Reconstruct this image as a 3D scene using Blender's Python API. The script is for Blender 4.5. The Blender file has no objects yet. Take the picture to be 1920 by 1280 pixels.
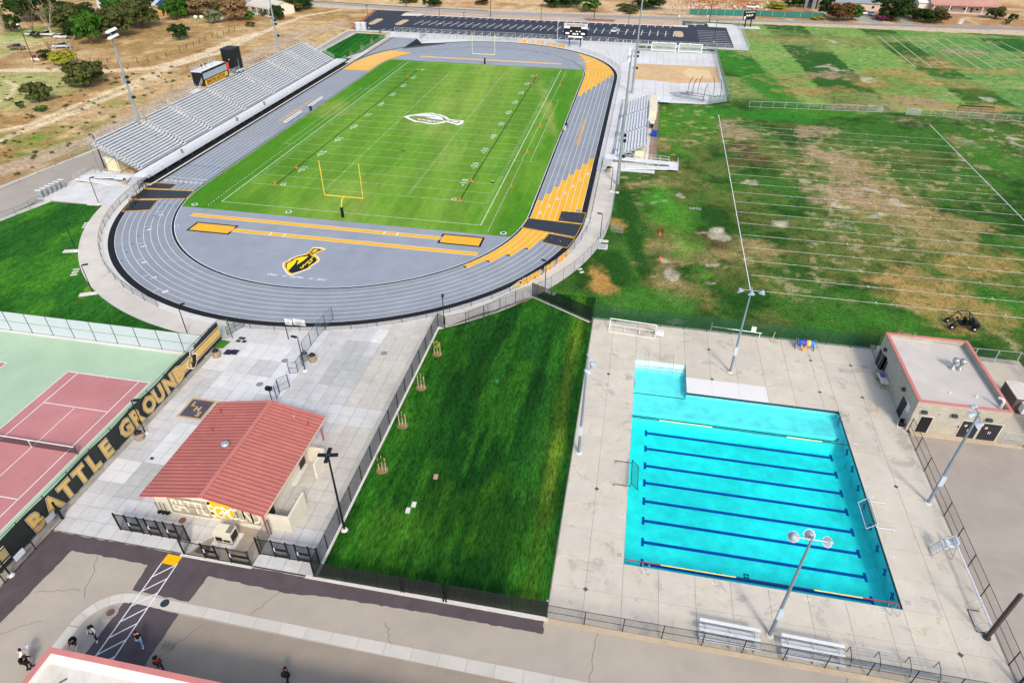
import bpy, bmesh, math, random
import numpy as np
from mathutils import Vector, Matrix
random.seed(7)
sc = bpy.context.scene
COL = sc.collection
# ------------------------------------------------------------------ camera
CAMP = np.array([72.7651, -99.9963, 49.7276]); YAW, PIT, ROL, FPX = -0.1812, 0.6272, 0.0098, 1219.9
def _rot(p, t, r):
    f = np.array([math.sin(p)*math.cos(t), math.cos(p)*math.cos(t), -math.sin(t)])
    rt = np.array([math.cos(p), -math.sin(p), 0.0]); up = np.cross(rt, f)
    c, s = math.cos(r), math.sin(r)
    return c*rt+s*up, -s*rt+c*up, f
CR, CU, CF = _rot(YAW, PIT, ROL)
cd = bpy.data.cameras.new('camera'); cam = bpy.data.objects.new('camera', cd); COL.objects.link(cam)
cd.sensor_width = 36.0; cd.lens = FPX/1920*36; cd.clip_start = 0.5; cd.clip_end = 3000
cam.matrix_world = Matrix(((CR[0], CU[0], -CF[0], CAMP[0]), (CR[1], CU[1], -CF[1], CAMP[1]), (CR[2], CU[2], -CF[2], CAMP[2]), (0, 0, 0, 1)))
sc.camera = cam
def at(px, py, z=0.0):
    """surveying helper: the point of the level plane at height z that the photograph shows at this pixel"""
    d = CF+(px-960)/FPX*CR-(py-640)/FPX*CU
    p = CAMP+d*((z-CAMP[2])/d[2])
    return float(p[0]), float(p[1])
# ------------------------------------------------------------------ light
SUN_EL, SUN_AZ = math.radians(40), math.atan2(.47, -.88)
w = bpy.data.worlds.new('World'); sc.world = w; w.use_nodes = True
nt = w.node_tree; bg = nt.nodes['Background']
sky = nt.nodes.new('ShaderNodeTexSky'); sky.sky_type = 'NISHITA'; sky.sun_disc = False
sky.sun_elevation = SUN_EL; sky.sun_rotation = SUN_AZ; sky.air_density = 1.0; sky.dust_density = 2.5; sky.ozone_density = .7
nt.links.new(sky.outputs[0], bg.inputs[0]); bg.inputs[1].default_value = 0.15
sl = bpy.data.lights.new('sun', 'SUN'); sun = bpy.data.objects.new('sun', sl); COL.objects.link(sun)
sl.energy = 1.5; sl.angle = math.radians(10.0); sl.color = (1.0, .93, .82)
sdir = Vector((math.sin(SUN_AZ)*math.cos(SUN_EL), math.cos(SUN_AZ)*math.cos(SUN_EL), math.sin(SUN_EL)))
sun.rotation_euler = sdir.to_track_quat('Z', 'Y').to_euler(); sun.location = (60, -60, 90)
vs = sc.view_settings; vs.view_transform = 'Standard'; vs.look = 'None'; vs.exposure = 0.58; vs.gamma = 1.0; vs.use_curve_mapping = False
sc.render.engine = 'CYCLES'
sc.cycles.transparent_max_bounces = 24; sc.cycles.max_bounces = 5
# ------------------------------------------------------------------ colours and materials
def lin(h):
    if not isinstance(h, str): return tuple(h)
    h = h.lstrip('#'); o = []
    for i in (0, 2, 4):
        c = int(h[i:i+2], 16)/255; o.append(c/12.92 if c <= .04045 else ((c+.055)/1.055)**2.4)
    return tuple(o)
_mats = {}
def M(name, hexc, rough=.8, metal=0.0, var=.08, scale=1.5, bump=0.0, bscale=None, alpha=1.0, spec=.3, rnd=0.0, emit=0.0):
    """painted / plain surface: base colour with fractal variation in world space"""
    if name in _mats: return _mats[name]
    m = bpy.data.materials.new(name); m.use_nodes = True; t = m.node_tree; N = t.nodes; L = t.links
    b = N['Principled BSDF']; b.inputs['Roughness'].default_value = rough; b.inputs['Metallic'].default_value = metal
    b.inputs['Specular IOR Level'].default_value = spec; b.inputs['Alpha'].default_value = alpha
    g = N.new('ShaderNodeNewGeometry')
    c = lin(hexc)
    rgb = N.new('ShaderNodeRGB'); rgb.outputs[0].default_value = (*c, 1); last = rgb.outputs[0]
    if var > 0:
        n = N.new('ShaderNodeTexNoise'); n.inputs['Scale'].default_value = scale; n.inputs['Detail'].default_value = 6; n.inputs['Roughness'].default_value = .65
        L.new(g.outputs['Position'], n.inputs['Vector'])
        r = N.new('ShaderNodeMapRange'); r.inputs['From Min'].default_value = .3; r.inputs['From Max'].default_value = .7
        r.inputs['To Min'].default_value = 1-var; r.inputs['To Max'].default_value = 1+var
        L.new(n.outputs['Fac'], r.inputs['Value'])
        x = N.new('ShaderNodeMix'); x.data_type = 'RGBA'; x.blend_type = 'MULTIPLY'; x.inputs[0].default_value = 1
        L.new(last, x.inputs[6]); L.new(r.outputs[0], x.inputs[7]); last = x.outputs[2]
        n2 = N.new('ShaderNodeTexNoise'); n2.inputs['Scale'].default_value = scale*.17; n2.inputs['Detail'].default_value = 8; n2.inputs['Roughness'].default_value = .7; n2.inputs['Distortion'].default_value = .6
        L.new(g.outputs['Position'], n2.inputs['Vector']); r2 = N.new('ShaderNodeMapRange'); r2.inputs['From Min'].default_value = .4; r2.inputs['From Max'].default_value = .62; r2.inputs['To Min'].default_value = 1+var*.4; r2.inputs['To Max'].default_value = 1-var*.9
        L.new(n2.outputs['Fac'], r2.inputs['Value']); x = N.new('ShaderNodeMix'); x.data_type = 'RGBA'; x.blend_type = 'MULTIPLY'; x.inputs[0].default_value = 1; L.new(last, x.inputs[6]); L.new(r2.outputs[0], x.inputs[7]); last = x.outputs[2]
    if rnd > 0:
        o = N.new('ShaderNodeObjectInfo'); r = N.new('ShaderNodeMapRange'); r.inputs['To Min'].default_value = 1-rnd; r.inputs['To Max'].default_value = 1+rnd
        L.new(o.outputs['Random'], r.inputs['Value'])
        x = N.new('ShaderNodeMix'); x.data_type = 'RGBA'; x.blend_type = 'MULTIPLY'; x.inputs[0].default_value = 1
        L.new(last, x.inputs[6]); L.new(r.outputs[0], x.inputs[7]); last = x.outputs[2]
    L.new(last, b.inputs['Base Color'])
    if bump > 0:
        n = N.new('ShaderNodeTexNoise'); n.inputs['Scale'].default_value = bscale or scale*8; n.inputs['Detail'].default_value = 4
        L.new(g.outputs['Position'], n.inputs['Vector'])
        bp = N.new('ShaderNodeBump'); bp.inputs['Strength'].default_value = 1; bp.inputs['Distance'].default_value = bump
        L.new(n.outputs['Fac'], bp.inputs['Height']); L.new(bp.outputs[0], b.inputs['Normal'])
    _mats[name] = m; return m
def MV(name, fine=6.0, famt=.25, coarse=.5, camt=.12, bump=.03, rough=.95, stretch=(1, 1, 1), ang=0.0, spec=.1):
    """ground whose broad colour map is stored on the mesh ('Col'), with fine procedural grain on top"""
    if name in _mats: return _mats[name]
    m = bpy.data.materials.new(name); m.use_nodes = True; t = m.node_tree; N = t.nodes; L = t.links
    b = N['Principled BSDF']; b.inputs['Roughness'].default_value = rough; b.inputs['Specular IOR Level'].default_value = spec
    a = N.new('ShaderNodeVertexColor'); a.layer_name = 'Col'; last = a.outputs[0]
    g = N.new('ShaderNodeNewGeometry'); mp = N.new('ShaderNodeMapping'); mp.inputs['Scale'].default_value = stretch; mp.inputs['Rotation'].default_value = (0, 0, ang)
    L.new(g.outputs['Position'], mp.inputs['Vector'])
    fin = None
    for sc_, am in ((fine, famt), (coarse, camt)):
        n = N.new('ShaderNodeTexNoise'); n.inputs['Scale'].default_value = sc_; n.inputs['Detail'].default_value = 7; n.inputs['Roughness'].default_value = .7
        L.new(mp.outputs[0], n.inputs['Vector'])
        if fin is None: fin = n
        r = N.new('ShaderNodeMapRange'); r.inputs['From Min'].default_value = .36; r.inputs['From Max'].default_value = .64
        r.inputs['To Min'].default_value = 1-am; r.inputs['To Max'].default_value = 1+am; L.new(n.outputs['Fac'], r.inputs['Value'])
        x = N.new('ShaderNodeMix'); x.data_type = 'RGBA'; x.blend_type = 'MULTIPLY'; x.inputs[0].default_value = 1
        L.new(last, x.inputs[6]); L.new(r.outputs[0], x.inputs[7]); last = x.outputs[2]
    L.new(last, b.inputs['Base Color'])
    bp = N.new('ShaderNodeBump'); bp.inputs['Strength'].default_value = 1; bp.inputs['Distance'].default_value = bump
    L.new(fin.outputs['Fac'], bp.inputs['Height']); L.new(bp.outputs[0], b.inputs['Normal'])
    _mats[name] = m; return m
def MESHMAT(name, hexc, pitch=.09, wire=.13, cover=0.0):
    """woven wire: diamond lattice cut out by alpha; cover adds a woven screen of that opacity"""
    if name in _mats: return _mats[name]
    m = bpy.data.materials.new(name); m.use_nodes = True; t = m.node_tree; N = t.nodes; L = t.links
    b = N['Principled BSDF']; b.inputs['Base Color'].default_value = (*lin(hexc), 1); b.inputs['Roughness'].default_value = .5
    uv = N.new('ShaderNodeUVMap'); sp = N.new('ShaderNodeSeparateXYZ'); L.new(uv.outputs[0], sp.inputs[0])
    def mth(op, a, b_=None):
        k = N.new('ShaderNodeMath'); k.operation = op
        for i, v in enumerate((a, b_)):
            if v is None: continue
            if isinstance(v, (int, float)): k.inputs[i].default_value = v
            else: L.new(v, k.inputs[i])
        return k.outputs[0]
    s = mth('FRACT', mth('DIVIDE', mth('ADD', sp.outputs[0], sp.outputs[1]), pitch))
    d = mth('FRACT', mth('DIVIDE', mth('SUBTRACT', sp.outputs[0], sp.outputs[1]), pitch))
    a = mth('MAXIMUM', mth('LESS_THAN', s, wire), mth('LESS_THAN', d, wire))
    a = mth('MAXIMUM', a, cover)
    L.new(a, b.inputs['Alpha']); _mats[name] = m; return m
# ------------------------------------------------------------------ mesh builder
class MB:
    def __init__(s): s.v = []; s.f = []; s.mi = []; s.uv = {}
    def add(s, vs_, fs, mi=0):
        o = len(s.v); s.v += [tuple(map(float, p)) for p in vs_]
        for f in fs: s.f.append(tuple(o+i for i in f)); s.mi.append(mi)
        return s
    def box(s, x0, x1, y0, y1, z0, z1, mi=0):
        return s.add([(x0, y0, z0), (x1, y0, z0), (x1, y1, z0), (x0, y1, z0), (x0, y0, z1), (x1, y0, z1), (x1, y1, z1), (x0, y1, z1)],
                     [(3, 2, 1, 0), (4, 5, 6, 7), (0, 1, 5, 4), (1, 2, 6, 5), (2, 3, 7, 6), (3, 0, 4, 7)], mi)
    def obox(s, c, dx, dy, dz, a=0.0, mi=0):
        ca, sa = math.cos(a), math.sin(a); P = []
        for z in (-dz/2, dz/2):
            for x, y in ((-dx/2, -dy/2), (dx/2, -dy/2), (dx/2, dy/2), (-dx/2, dy/2)):
                P.append((c[0]+x*ca-y*sa, c[1]+x*sa+y*ca, c[2]+z))
        return s.add(P, [(3, 2, 1, 0), (4, 5, 6, 7), (0, 1, 5, 4), (1, 2, 6, 5), (2, 3, 7, 6), (3, 0, 4, 7)], mi)
    def bar(s, p0, p1, r0, r1=None, n=6, mi=0, caps=True):
        r1 = r0 if r1 is None else r1
        p0 = Vector(p0); p1 = Vector(p1); d = (p1-p0)
        if d.length < 1e-6: return s
        d.normalize(); u = d.orthogonal().normalized(); w_ = d.cross(u); P = []
        for p, r in ((p0, r0), (p1, r1)):
            for k in range(n):
                a = 2*math.pi*(k+.5)/n; P.append(p+u*(math.cos(a)*r)+w_*(math.sin(a)*r))
        F = [(k, (k+1) % n, n+(k+1) % n, n+k) for k in range(n)]
        if caps: F += [tuple(range(n-1, -1, -1)), tuple(range(n, 2*n))]
        return s.add(P, F, mi)
    def path(s, pts, r, n=6, mi=0):
        for a, b in zip(pts[:-1], pts[1:]): s.bar(a, b, r, n=n, mi=mi)
        return s
    def poly(s, pts, z=None, mi=0):
        P = [(p[0], p[1], z if z is not None else p[2]) for p in pts]
        return s.add(P, [tuple(range(len(P)))], mi)
    def prism(s, pts, z0, z1, mi=0, mi_side=None):
        n = len(pts); a = sum(pts[i][0]*pts[(i+1) % n][1]-pts[(i+1) % n][0]*pts[i][1] for i in range(n))
        if a < 0: pts = pts[::-1]
        o = [(p[0], p[1], z0) for p in pts]+[(p[0], p[1], z1) for p in pts]
        s.add(o, [tuple(range(n, 2*n)), tuple(range(n-1, -1, -1))], mi)
        s.add(o, [(k, (k+1) % n, n+(k+1) % n, n+k) for k in range(n)], mi if mi_side is None else mi_side); return s
    def quad(s, a, b, c, d, mi=0): return s.add([a, b, c, d], [(0, 1, 2, 3)], mi)
    def lathe(s, prof, n=12, c=(0, 0, 0), mi=0):
        P = []; k = len(prof)
        for i in range(n):
            a = 2*math.pi*i/n
            for r, z in prof: P.append((c[0]+r*math.cos(a), c[1]+r*math.sin(a), c[2]+z))
        F = [(i*k+j, ((i+1) % n)*k+j, ((i+1) % n)*k+j+1, i*k+j+1) for i in range(n) for j in range(k-1)]
        return s.add(P, F, mi)
    def mesh(s, name, mats, smooth=False):
        me = bpy.data.meshes.new(name); me.from_pydata(s.v, [], s.f)
        for m in (mats if isinstance(mats, (list, tuple)) else [mats]): me.materials.append(m)
        if any(s.mi): me.polygons.foreach_set('material_index', s.mi)
        if smooth: me.polygons.foreach_set('use_smooth', [True]*len(s.f))
        me.update(); return me
    def build(s, name, mats, parent=None, smooth=False, **k): return put(name, s.mesh(name, mats, smooth), parent, **k)
def put(name, me, parent=None, loc=(0, 0, 0), rot=0.0, label=None, cat=None, group=None, kind=None, scale=None):
    o = bpy.data.objects.new(name, me); COL.objects.link(o); o.location = loc
    o.rotation_euler = rot if isinstance(rot, (tuple, list)) else (0, 0, rot)
    if scale is not None: o.scale = scale if isinstance(scale, (tuple, list)) else (scale,)*3
    if parent: o.parent = parent
    return tag(o, label, cat, group, kind)
def tag(o, label=None, cat=None, group=None, kind=None):
    for k, v in (('label', label), ('category', cat), ('group', group), ('kind', kind)):
        if v: o[k] = v
    return o
def thing(name, label, cat, loc=(0, 0, 0), rot=0.0, group=None): return put(name, None, None, loc, rot, label, cat, group)
KIDS = {}
def copy_tree(o, loc=None, rot=None, label=None, scale=None):
    def cp(a, par):
        c = a.copy(); COL.objects.link(c); c.parent = par
        for ch in kids.get(a, []): cp(ch, c)
        return c
    kids = {}
    for x in COL.objects:
        if x.parent: kids.setdefault(x.parent, []).append(x)
    r = cp(o, None)
    if loc is not None: r.location = loc
    if rot is not None: r.rotation_euler = (0, 0, rot)
    if label: r['label'] = label
    if scale: r.scale = scale if isinstance(scale, (tuple, list)) else (scale,)*3
    return r
def ground(name, pts, z, m, label=None, parent=None, kind='structure', **k):
    mb = MB(); n = len(pts); a = sum(pts[i][0]*pts[(i+1) % n][1]-pts[(i+1) % n][0]*pts[i][1] for i in range(n))
    mb.poly(pts if a > 0 else pts[::-1], z); return mb.build(name, m, parent, kind=None if parent else kind, label=label, **k)
def rect(x0, x1, y0, y1): return [(x0, y0), (x1, y0), (x1, y1), (x0, y1)]
def px(*c, z=0.0): return [at(c[i], c[i+1], z) for i in range(0, len(c), 2)]
def jag(pts, step=.5, amp=.08, seed=1):
    """closed polygon with a ragged edge"""
    r = random.Random(seed); o = []
    for i, p in enumerate(pts):
        q = pts[(i+1) % len(pts)]; d = math.dist(p, q); n = max(1, int(d/step))
        for k in range(n):
            t = k/n; o.append((p[0]+(q[0]-p[0])*t+r.uniform(-amp, amp)*(k > 0), p[1]+(q[1]-p[1])*t+r.uniform(-amp, amp)*(k > 0)))
    return o
# numpy noise for colour maps of large grounds
_rng = np.random.default_rng(5); _T = _rng.random((256, 256))
def vn(x, y, s=0):
    x = x+s*17.3; y = y+s*9.1; xi = np.floor(x).astype(int); yi = np.floor(y).astype(int); fx = x-xi; fy = y-yi
    fx = fx*fx*(3-2*fx); fy = fy*fy*(3-2*fy); g = lambda a, b: _T[a % 256, b % 256]
    return (g(xi, yi)*(1-fx)+g(xi+1, yi)*fx)*(1-fy)+(g(xi, yi+1)*(1-fx)+g(xi+1, yi+1)*fx)*fy
def fbm(x, y, o=4, s=0):
    v = 0; a = 1; t = 0
    for i in range(o): v = v+a*vn(x*2**i, y*2**i, s+i*3); t += a; a *= .55
    return v/t
def ss(e0, e1, x):
    t = np.clip((x-e0)/(e1-e0), 0, 1); return t*t*(3-2*t)
def mixc(c, col, m): return c*(1-m[..., None])+np.array(lin(col) if isinstance(col, str) else col)*m[..., None]
_NC = {}
def nz_(X, Y, f, s, o=5):
    k = (X.shape, float(X[0, 0]), float(Y[0, 0]), f, s % 4, o)
    if k not in _NC: _NC[k] = fbm(X*f, Y*f, o, s % 4*5)
    return _NC[k]
def blob(X, Y, pxy, warp=.35, soft=.35, s=0, dens=1.0, f=.22):
    """ragged patch centred where the photo shows it; pxy = px, py, half-width px, half-height px"""
    cx, cy = at(pxy[0], pxy[1]); ax, ay = at(pxy[0]+pxy[2], pxy[1]); bx, by = at(pxy[0], pxy[1]-pxy[3])
    a = math.hypot(ax-cx, ay-cy); b = math.hypot(bx-cx, by-cy); th = math.atan2(ay-cy, ax-cx)
    dx, dy = X-cx, Y-cy; u = (dx*math.cos(th)+dy*math.sin(th))/a; v = (-dx*math.sin(th)+dy*math.cos(th))/b
    r = np.sqrt(u*u+v*v)+warp*(nz_(X, Y, f, s+1)-.5)*4+warp*(nz_(X, Y, 1.3, s, 3)-.5)*1.2
    return (1-ss(1-soft, 1+soft, r))*dens
def stroke(X, Y, pts, wd, soft=.5):
    d = np.full(X.shape, 1e9)
    for (x0, y0), (x1, y1) in zip(pts[:-1], pts[1:]):
        L2 = (x1-x0)**2+(y1-y0)**2; t = np.clip(((X-x0)*(x1-x0)+(Y-y0)*(y1-y0))/L2, 0, 1)
        d = np.minimum(d, np.hypot(X-x0-t*(x1-x0), Y-y0-t*(y1-y0)))
    return 1-ss(wd*(1-soft), wd*(1+soft), d)
def painted(name, x0, x1, y0, y1, res, z, fn, m, parent=None, mask=None, **k):
    nx = max(2, int((x1-x0)/res)+1); ny = max(2, int((y1-y0)/res)+1)
    X, Y = np.meshgrid(np.linspace(x0, x1, nx), np.linspace(y0, y1, ny))
    C = fn(X, Y); co = np.stack([X, Y, np.full_like(X, z)], -1).reshape(-1, 3)
    i = np.arange(nx*ny).reshape(ny, nx); F = np.stack([i[:-1, :-1], i[:-1, 1:], i[1:, 1:], i[1:, :-1]], -1).reshape(-1, 4)
    if mask is not None:
        cx = (X[:-1, :-1]+X[1:, 1:])/2; cy = (Y[:-1, :-1]+Y[1:, 1:])/2; F = F[mask(cx, cy).reshape(-1)]
    me = bpy.data.meshes.new(name); me.vertices.add(len(co)); me.vertices.foreach_set('co', co.ravel().astype(np.float32))
    me.loops.add(F.size); me.loops.foreach_set('vertex_index', F.ravel().astype(np.int32))
    me.polygons.add(len(F)); me.polygons.foreach_set('loop_start', (np.arange(len(F))*4).astype(np.int32))
    me.update(calc_edges=True)
    at_ = me.color_attributes.new('Col', 'FLOAT_COLOR', 'POINT')
    rgba = np.ones((len(co), 4), np.float32); rgba[:, :3] = np.clip(C, 0, 1).reshape(-1, 3); at_.data.foreach_set('color', rgba.ravel())
    me.materials.append(m); return put(name, me, parent, kind=k.pop('kind', None if parent else 'structure'), **k)
_tx = {}
TMP = bpy.data.scenes.new('workbench_scene')
def bake(o):
    TMP.collection.objects.link(o); TMP.view_layers[0].update(); dg = TMP.view_layers[0].depsgraph
    me = bpy.data.meshes.new_from_object(o.evaluated_get(dg), depsgraph=dg); bpy.data.objects.remove(o); return me
def text_mesh(s, size, ext=0.0, shear=0.0, off=0.0, m=None, al='LEFT', sx=1.0, space=1.0):
    key = (s, size, ext, shear, off, m.name if m else '', al, sx, space)
    if key in _tx: return _tx[key]
    c = bpy.data.curves.new('t', 'FONT'); c.body = s; c.size = size; c.extrude = ext; c.shear = shear; c.offset = off; c.align_x = al
    c.space_character = space; c.resolution_u = 2
    o = bpy.data.objects.new('t', c); me = bake(o)
    if sx != 1.0: me.transform(Matrix.Diagonal((sx, 1, 1, 1)))
    me.materials.clear()
    if m: me.materials.append(m)
    _tx[key] = me; return me
# ------------------------------------------------------------------ shared materials
WHITE = M('white_paint', '#e4e6e6', .6, var=.06, scale=3); FLINE = M('field_line_white', '#b4c99c', .9, var=.2, scale=4)
BLACK = M('black_paint', '#141417', .5, var=.1); DARKM = M('black_metal', '#1b1c1e', .4, var=.05)
YEL = M('yellow_rubber', '#e8ae30', .85, var=.05, scale=2); LET = M('yellow_letter', '#f2b01e', .5, var=.03)
GALV = M('galvanized_steel', '#9fa7ac', .45, metal=.3, var=.1, scale=3); ALU = M('aluminium', '#cbcdce', .5, metal=.05, var=.05, scale=4)
ALUD = M('aluminium_footboard', '#a9adb0', .6, metal=.0, var=.08, scale=4); ALUW = M('white_aluminium', '#e0e2e3', .5, metal=.0, var=.04, scale=4)
TRK = M('track_grey', '#8e949b', .9, var=.08, scale=.4, bump=.002, bscale=60, spec=.15); TRKBLACK = M('track_black', '#18191d', .8, var=.1)
TRK2 = M('infield_grey', '#949ba4', .9, var=.07, scale=.3, bump=.002, bscale=60, spec=.15)
CONC = M('concrete_walk', '#cdc6ba', .9, var=.07, scale=.35, rnd=.05, bump=.004, bscale=30); CONCW = M('concrete_white', '#cfcdc8', .9, var=.08, scale=.3, rnd=.06)
JOINT = M('concrete_joint', '#8c8982', .95, var=.1); KERB = M('kerb_concrete', '#d6d2ca', .9, var=.06)
CHAIN = MESHMAT('chain_link_grey', '#8f979a', .09, .10); CHAINB = MESHMAT('chain_link_black', '#17181a', .09, .12)
CHAING = MESHMAT('chain_link_green', '#1f4d3c', .09, .14); SCREENB = MESHMAT('black_mesh_screen', '#1a1d1f', .09, .12, cover=.45)
SCREENV = MESHMAT('fine_black_mesh', '#15191a', .09, .12, cover=.72); SCREENG = MESHMAT('green_mesh_screen', '#2c5a48', .09, .12, cover=.35)
MAT_TARP = M('black_tarpaulin', '#26262a', .45, var=.12, scale=1.2, bump=.05, bscale=1.6, spec=.5)
# ------------------------------------------------------------------ terrain
def col_dry(X, Y):
    n = fbm(X*.03, Y*.03, 5, 2); n2 = fbm(X*.25, Y*.25, 4, 9)
    c = np.ones(X.shape+(3,))*np.array(lin('#c4a577')); c = mixc(c, '#a4834f', ss(.45, .6, n)*.8); c = mixc(c, '#8a6d40', ss(.56, .62, fbm(X*.7, Y*.7, 4, 41))*.5); c = mixc(c, '#d8bc8d', ss(.5, .7, n2)*.55)
    c = mixc(c, '#98794c', ss(.55, .72, fbm(X*.09, Y*.09, 4, 21))*.7)
    G_ = '#a9a86a'
    for b in ((60, 165, 90, 34), (20, 150, 60, 20)): c = mixc(c, G_, blob(X, Y, b, .12, .3, 3, .85))
    c = mixc(c, '#b9b77e', blob(X, Y, (30, 75, 60, 10), .2, .3, 5, .9)); c = mixc(c, '#6f9138', blob(X, Y, (60, 60, 50, 8), .3, .4, 6, .8)); c = mixc(c, '#8fa657', blob(X, Y, (12, 95, 25, 6), .3, .4, 8, .7))
    c = mixc(c, '#5d7a36', blob(X, Y, (380, 31, 22, 4), .2, .4, 8, .8))
    for b in ((100, 250, 60, 10), (150, 265, 70, 14), (60, 265, 30, 8), (180, 235, 40, 8), (40, 290, 30, 10), (90, 285, 50, 8), (250, 190, 60, 12)):
        c = mixc(c, '#8d8c45', blob(X, Y, b, .9, .5, 11, .75))
    for b in ((40, 225, 45, 6), (140, 185, 45, 12), (210, 130, 60, 12), (330, 110, 80, 6), (20, 320, 40, 12)): c = mixc(c, '#a98455', blob(X, Y, b, .6, .5, 12, .8))
    for b in ((15, 255, 12, 4), (70, 258, 12, 3), (38, 290, 10, 4)): c = mixc(c, '#5e8a2e', blob(X, Y, b, .5, .5, 12, .9))
    for pts, wd in (((0, 132, 120, 130, 200, 133, 280, 128, 330, 117, 380, 100, 440, 76, 480, 62), 2.2), ((0, 245, 60, 232, 120, 205, 200, 175, 330, 118), 1.0), ((0, 262, 100, 225, 240, 168, 330, 122, 420, 95, 520, 48, 570, 30, 640, 18), 1.2), ((20, 22, 60, 15, 120, 8), 1.3), ((10, 150, 35, 160, 22, 175, 0, 190), .6)):
        c = mixc(c, '#dfcba6', stroke(X+2.5*(n2-.5), Y+2.5*(n-.5), px(*pts), wd, .5)*.85)
    c = mixc(c, '#b9a48c', stroke(X, Y, px(0, 320, 170, 262, 330, 175, 560, 62, 640, 45), 3.4, .3)*.75)
    c = mixc(c, '#b56f45', blob(X, Y, (455, 38, 25, 4), .3, .3, 2, .8))
    c = mixc(c, '#4a3420', ss(.62, .72, fbm(X*.5, Y*.5, 3, 31))*.28)
    return c
DRY = MV('dry_grass_ground', 1.6, .38, .3, .14, .1)
painted('dry_field', -330, -18, -60, 196.5, .8, -.10, col_dry, DRY, label='dry tan grass field with dirt tracks beside the stadium')
def col_far(X, Y):
    n = fbm(X*.03, Y*.03, 5, 4); n2 = fbm(X*.2, Y*.2, 4, 19)
    c = np.ones(X.shape+(3,))*np.array(lin('#c9a878')); c = mixc(c, '#ab8459', ss(.45, .62, n)); c = mixc(c, '#dcc6a2', ss(.5, .7, n2)*.6)
    c = mixc(c, '#c8b49a', 1-ss(209, 213, Y))
    for b in ((1330, 6, 70, 8), (1240, 12, 20, 3), (1480, 20, 40, 4)): c = mixc(c, '#a4602f', blob(X, Y, b, .9, .4, 4, .85))
    for b in ((1310, 12, 70, 8), (1270, 22, 60, 3), (1390, 18, 30, 6)): c = mixc(c, '#cdb498', blob(X, Y, b, 1.2, .4, 14, .9))
    c = mixc(c, '#a39d95', blob(X, Y, (1625, 36, 22, 7), .1, .2, 1, 1)); c = mixc(c, '#a39d95', stroke(X, Y, px(1700, 43, 1690, 28, 1720, 12), 2.5, .3))
    c = mixc(c, '#d8d2c6', stroke(X, Y, px(1800, 45, 1805, 36), .7, .3)); c = mixc(c, '#a9a063', blob(X, Y, (1455, 10, 30, 5), .3, .4, 2, .8))
    return c
painted('far_field', -330, 420, 196.5, 420, 1.2, -.10, col_far, DRY, label='dry tan ground beyond the street')
OL_ = MB(); [OL_.poly(rect(*q), -.5) for q in ((-1500, 72, -900, 1900), (103, 1500, -900, 1900), (72, 103, -900, -66), (72, 103, -31, 1900))]; OL_.build('outer_land', M('outer_land_tan', '#b7956a', 1, var=.15, scale=.02), kind='structure')
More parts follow.
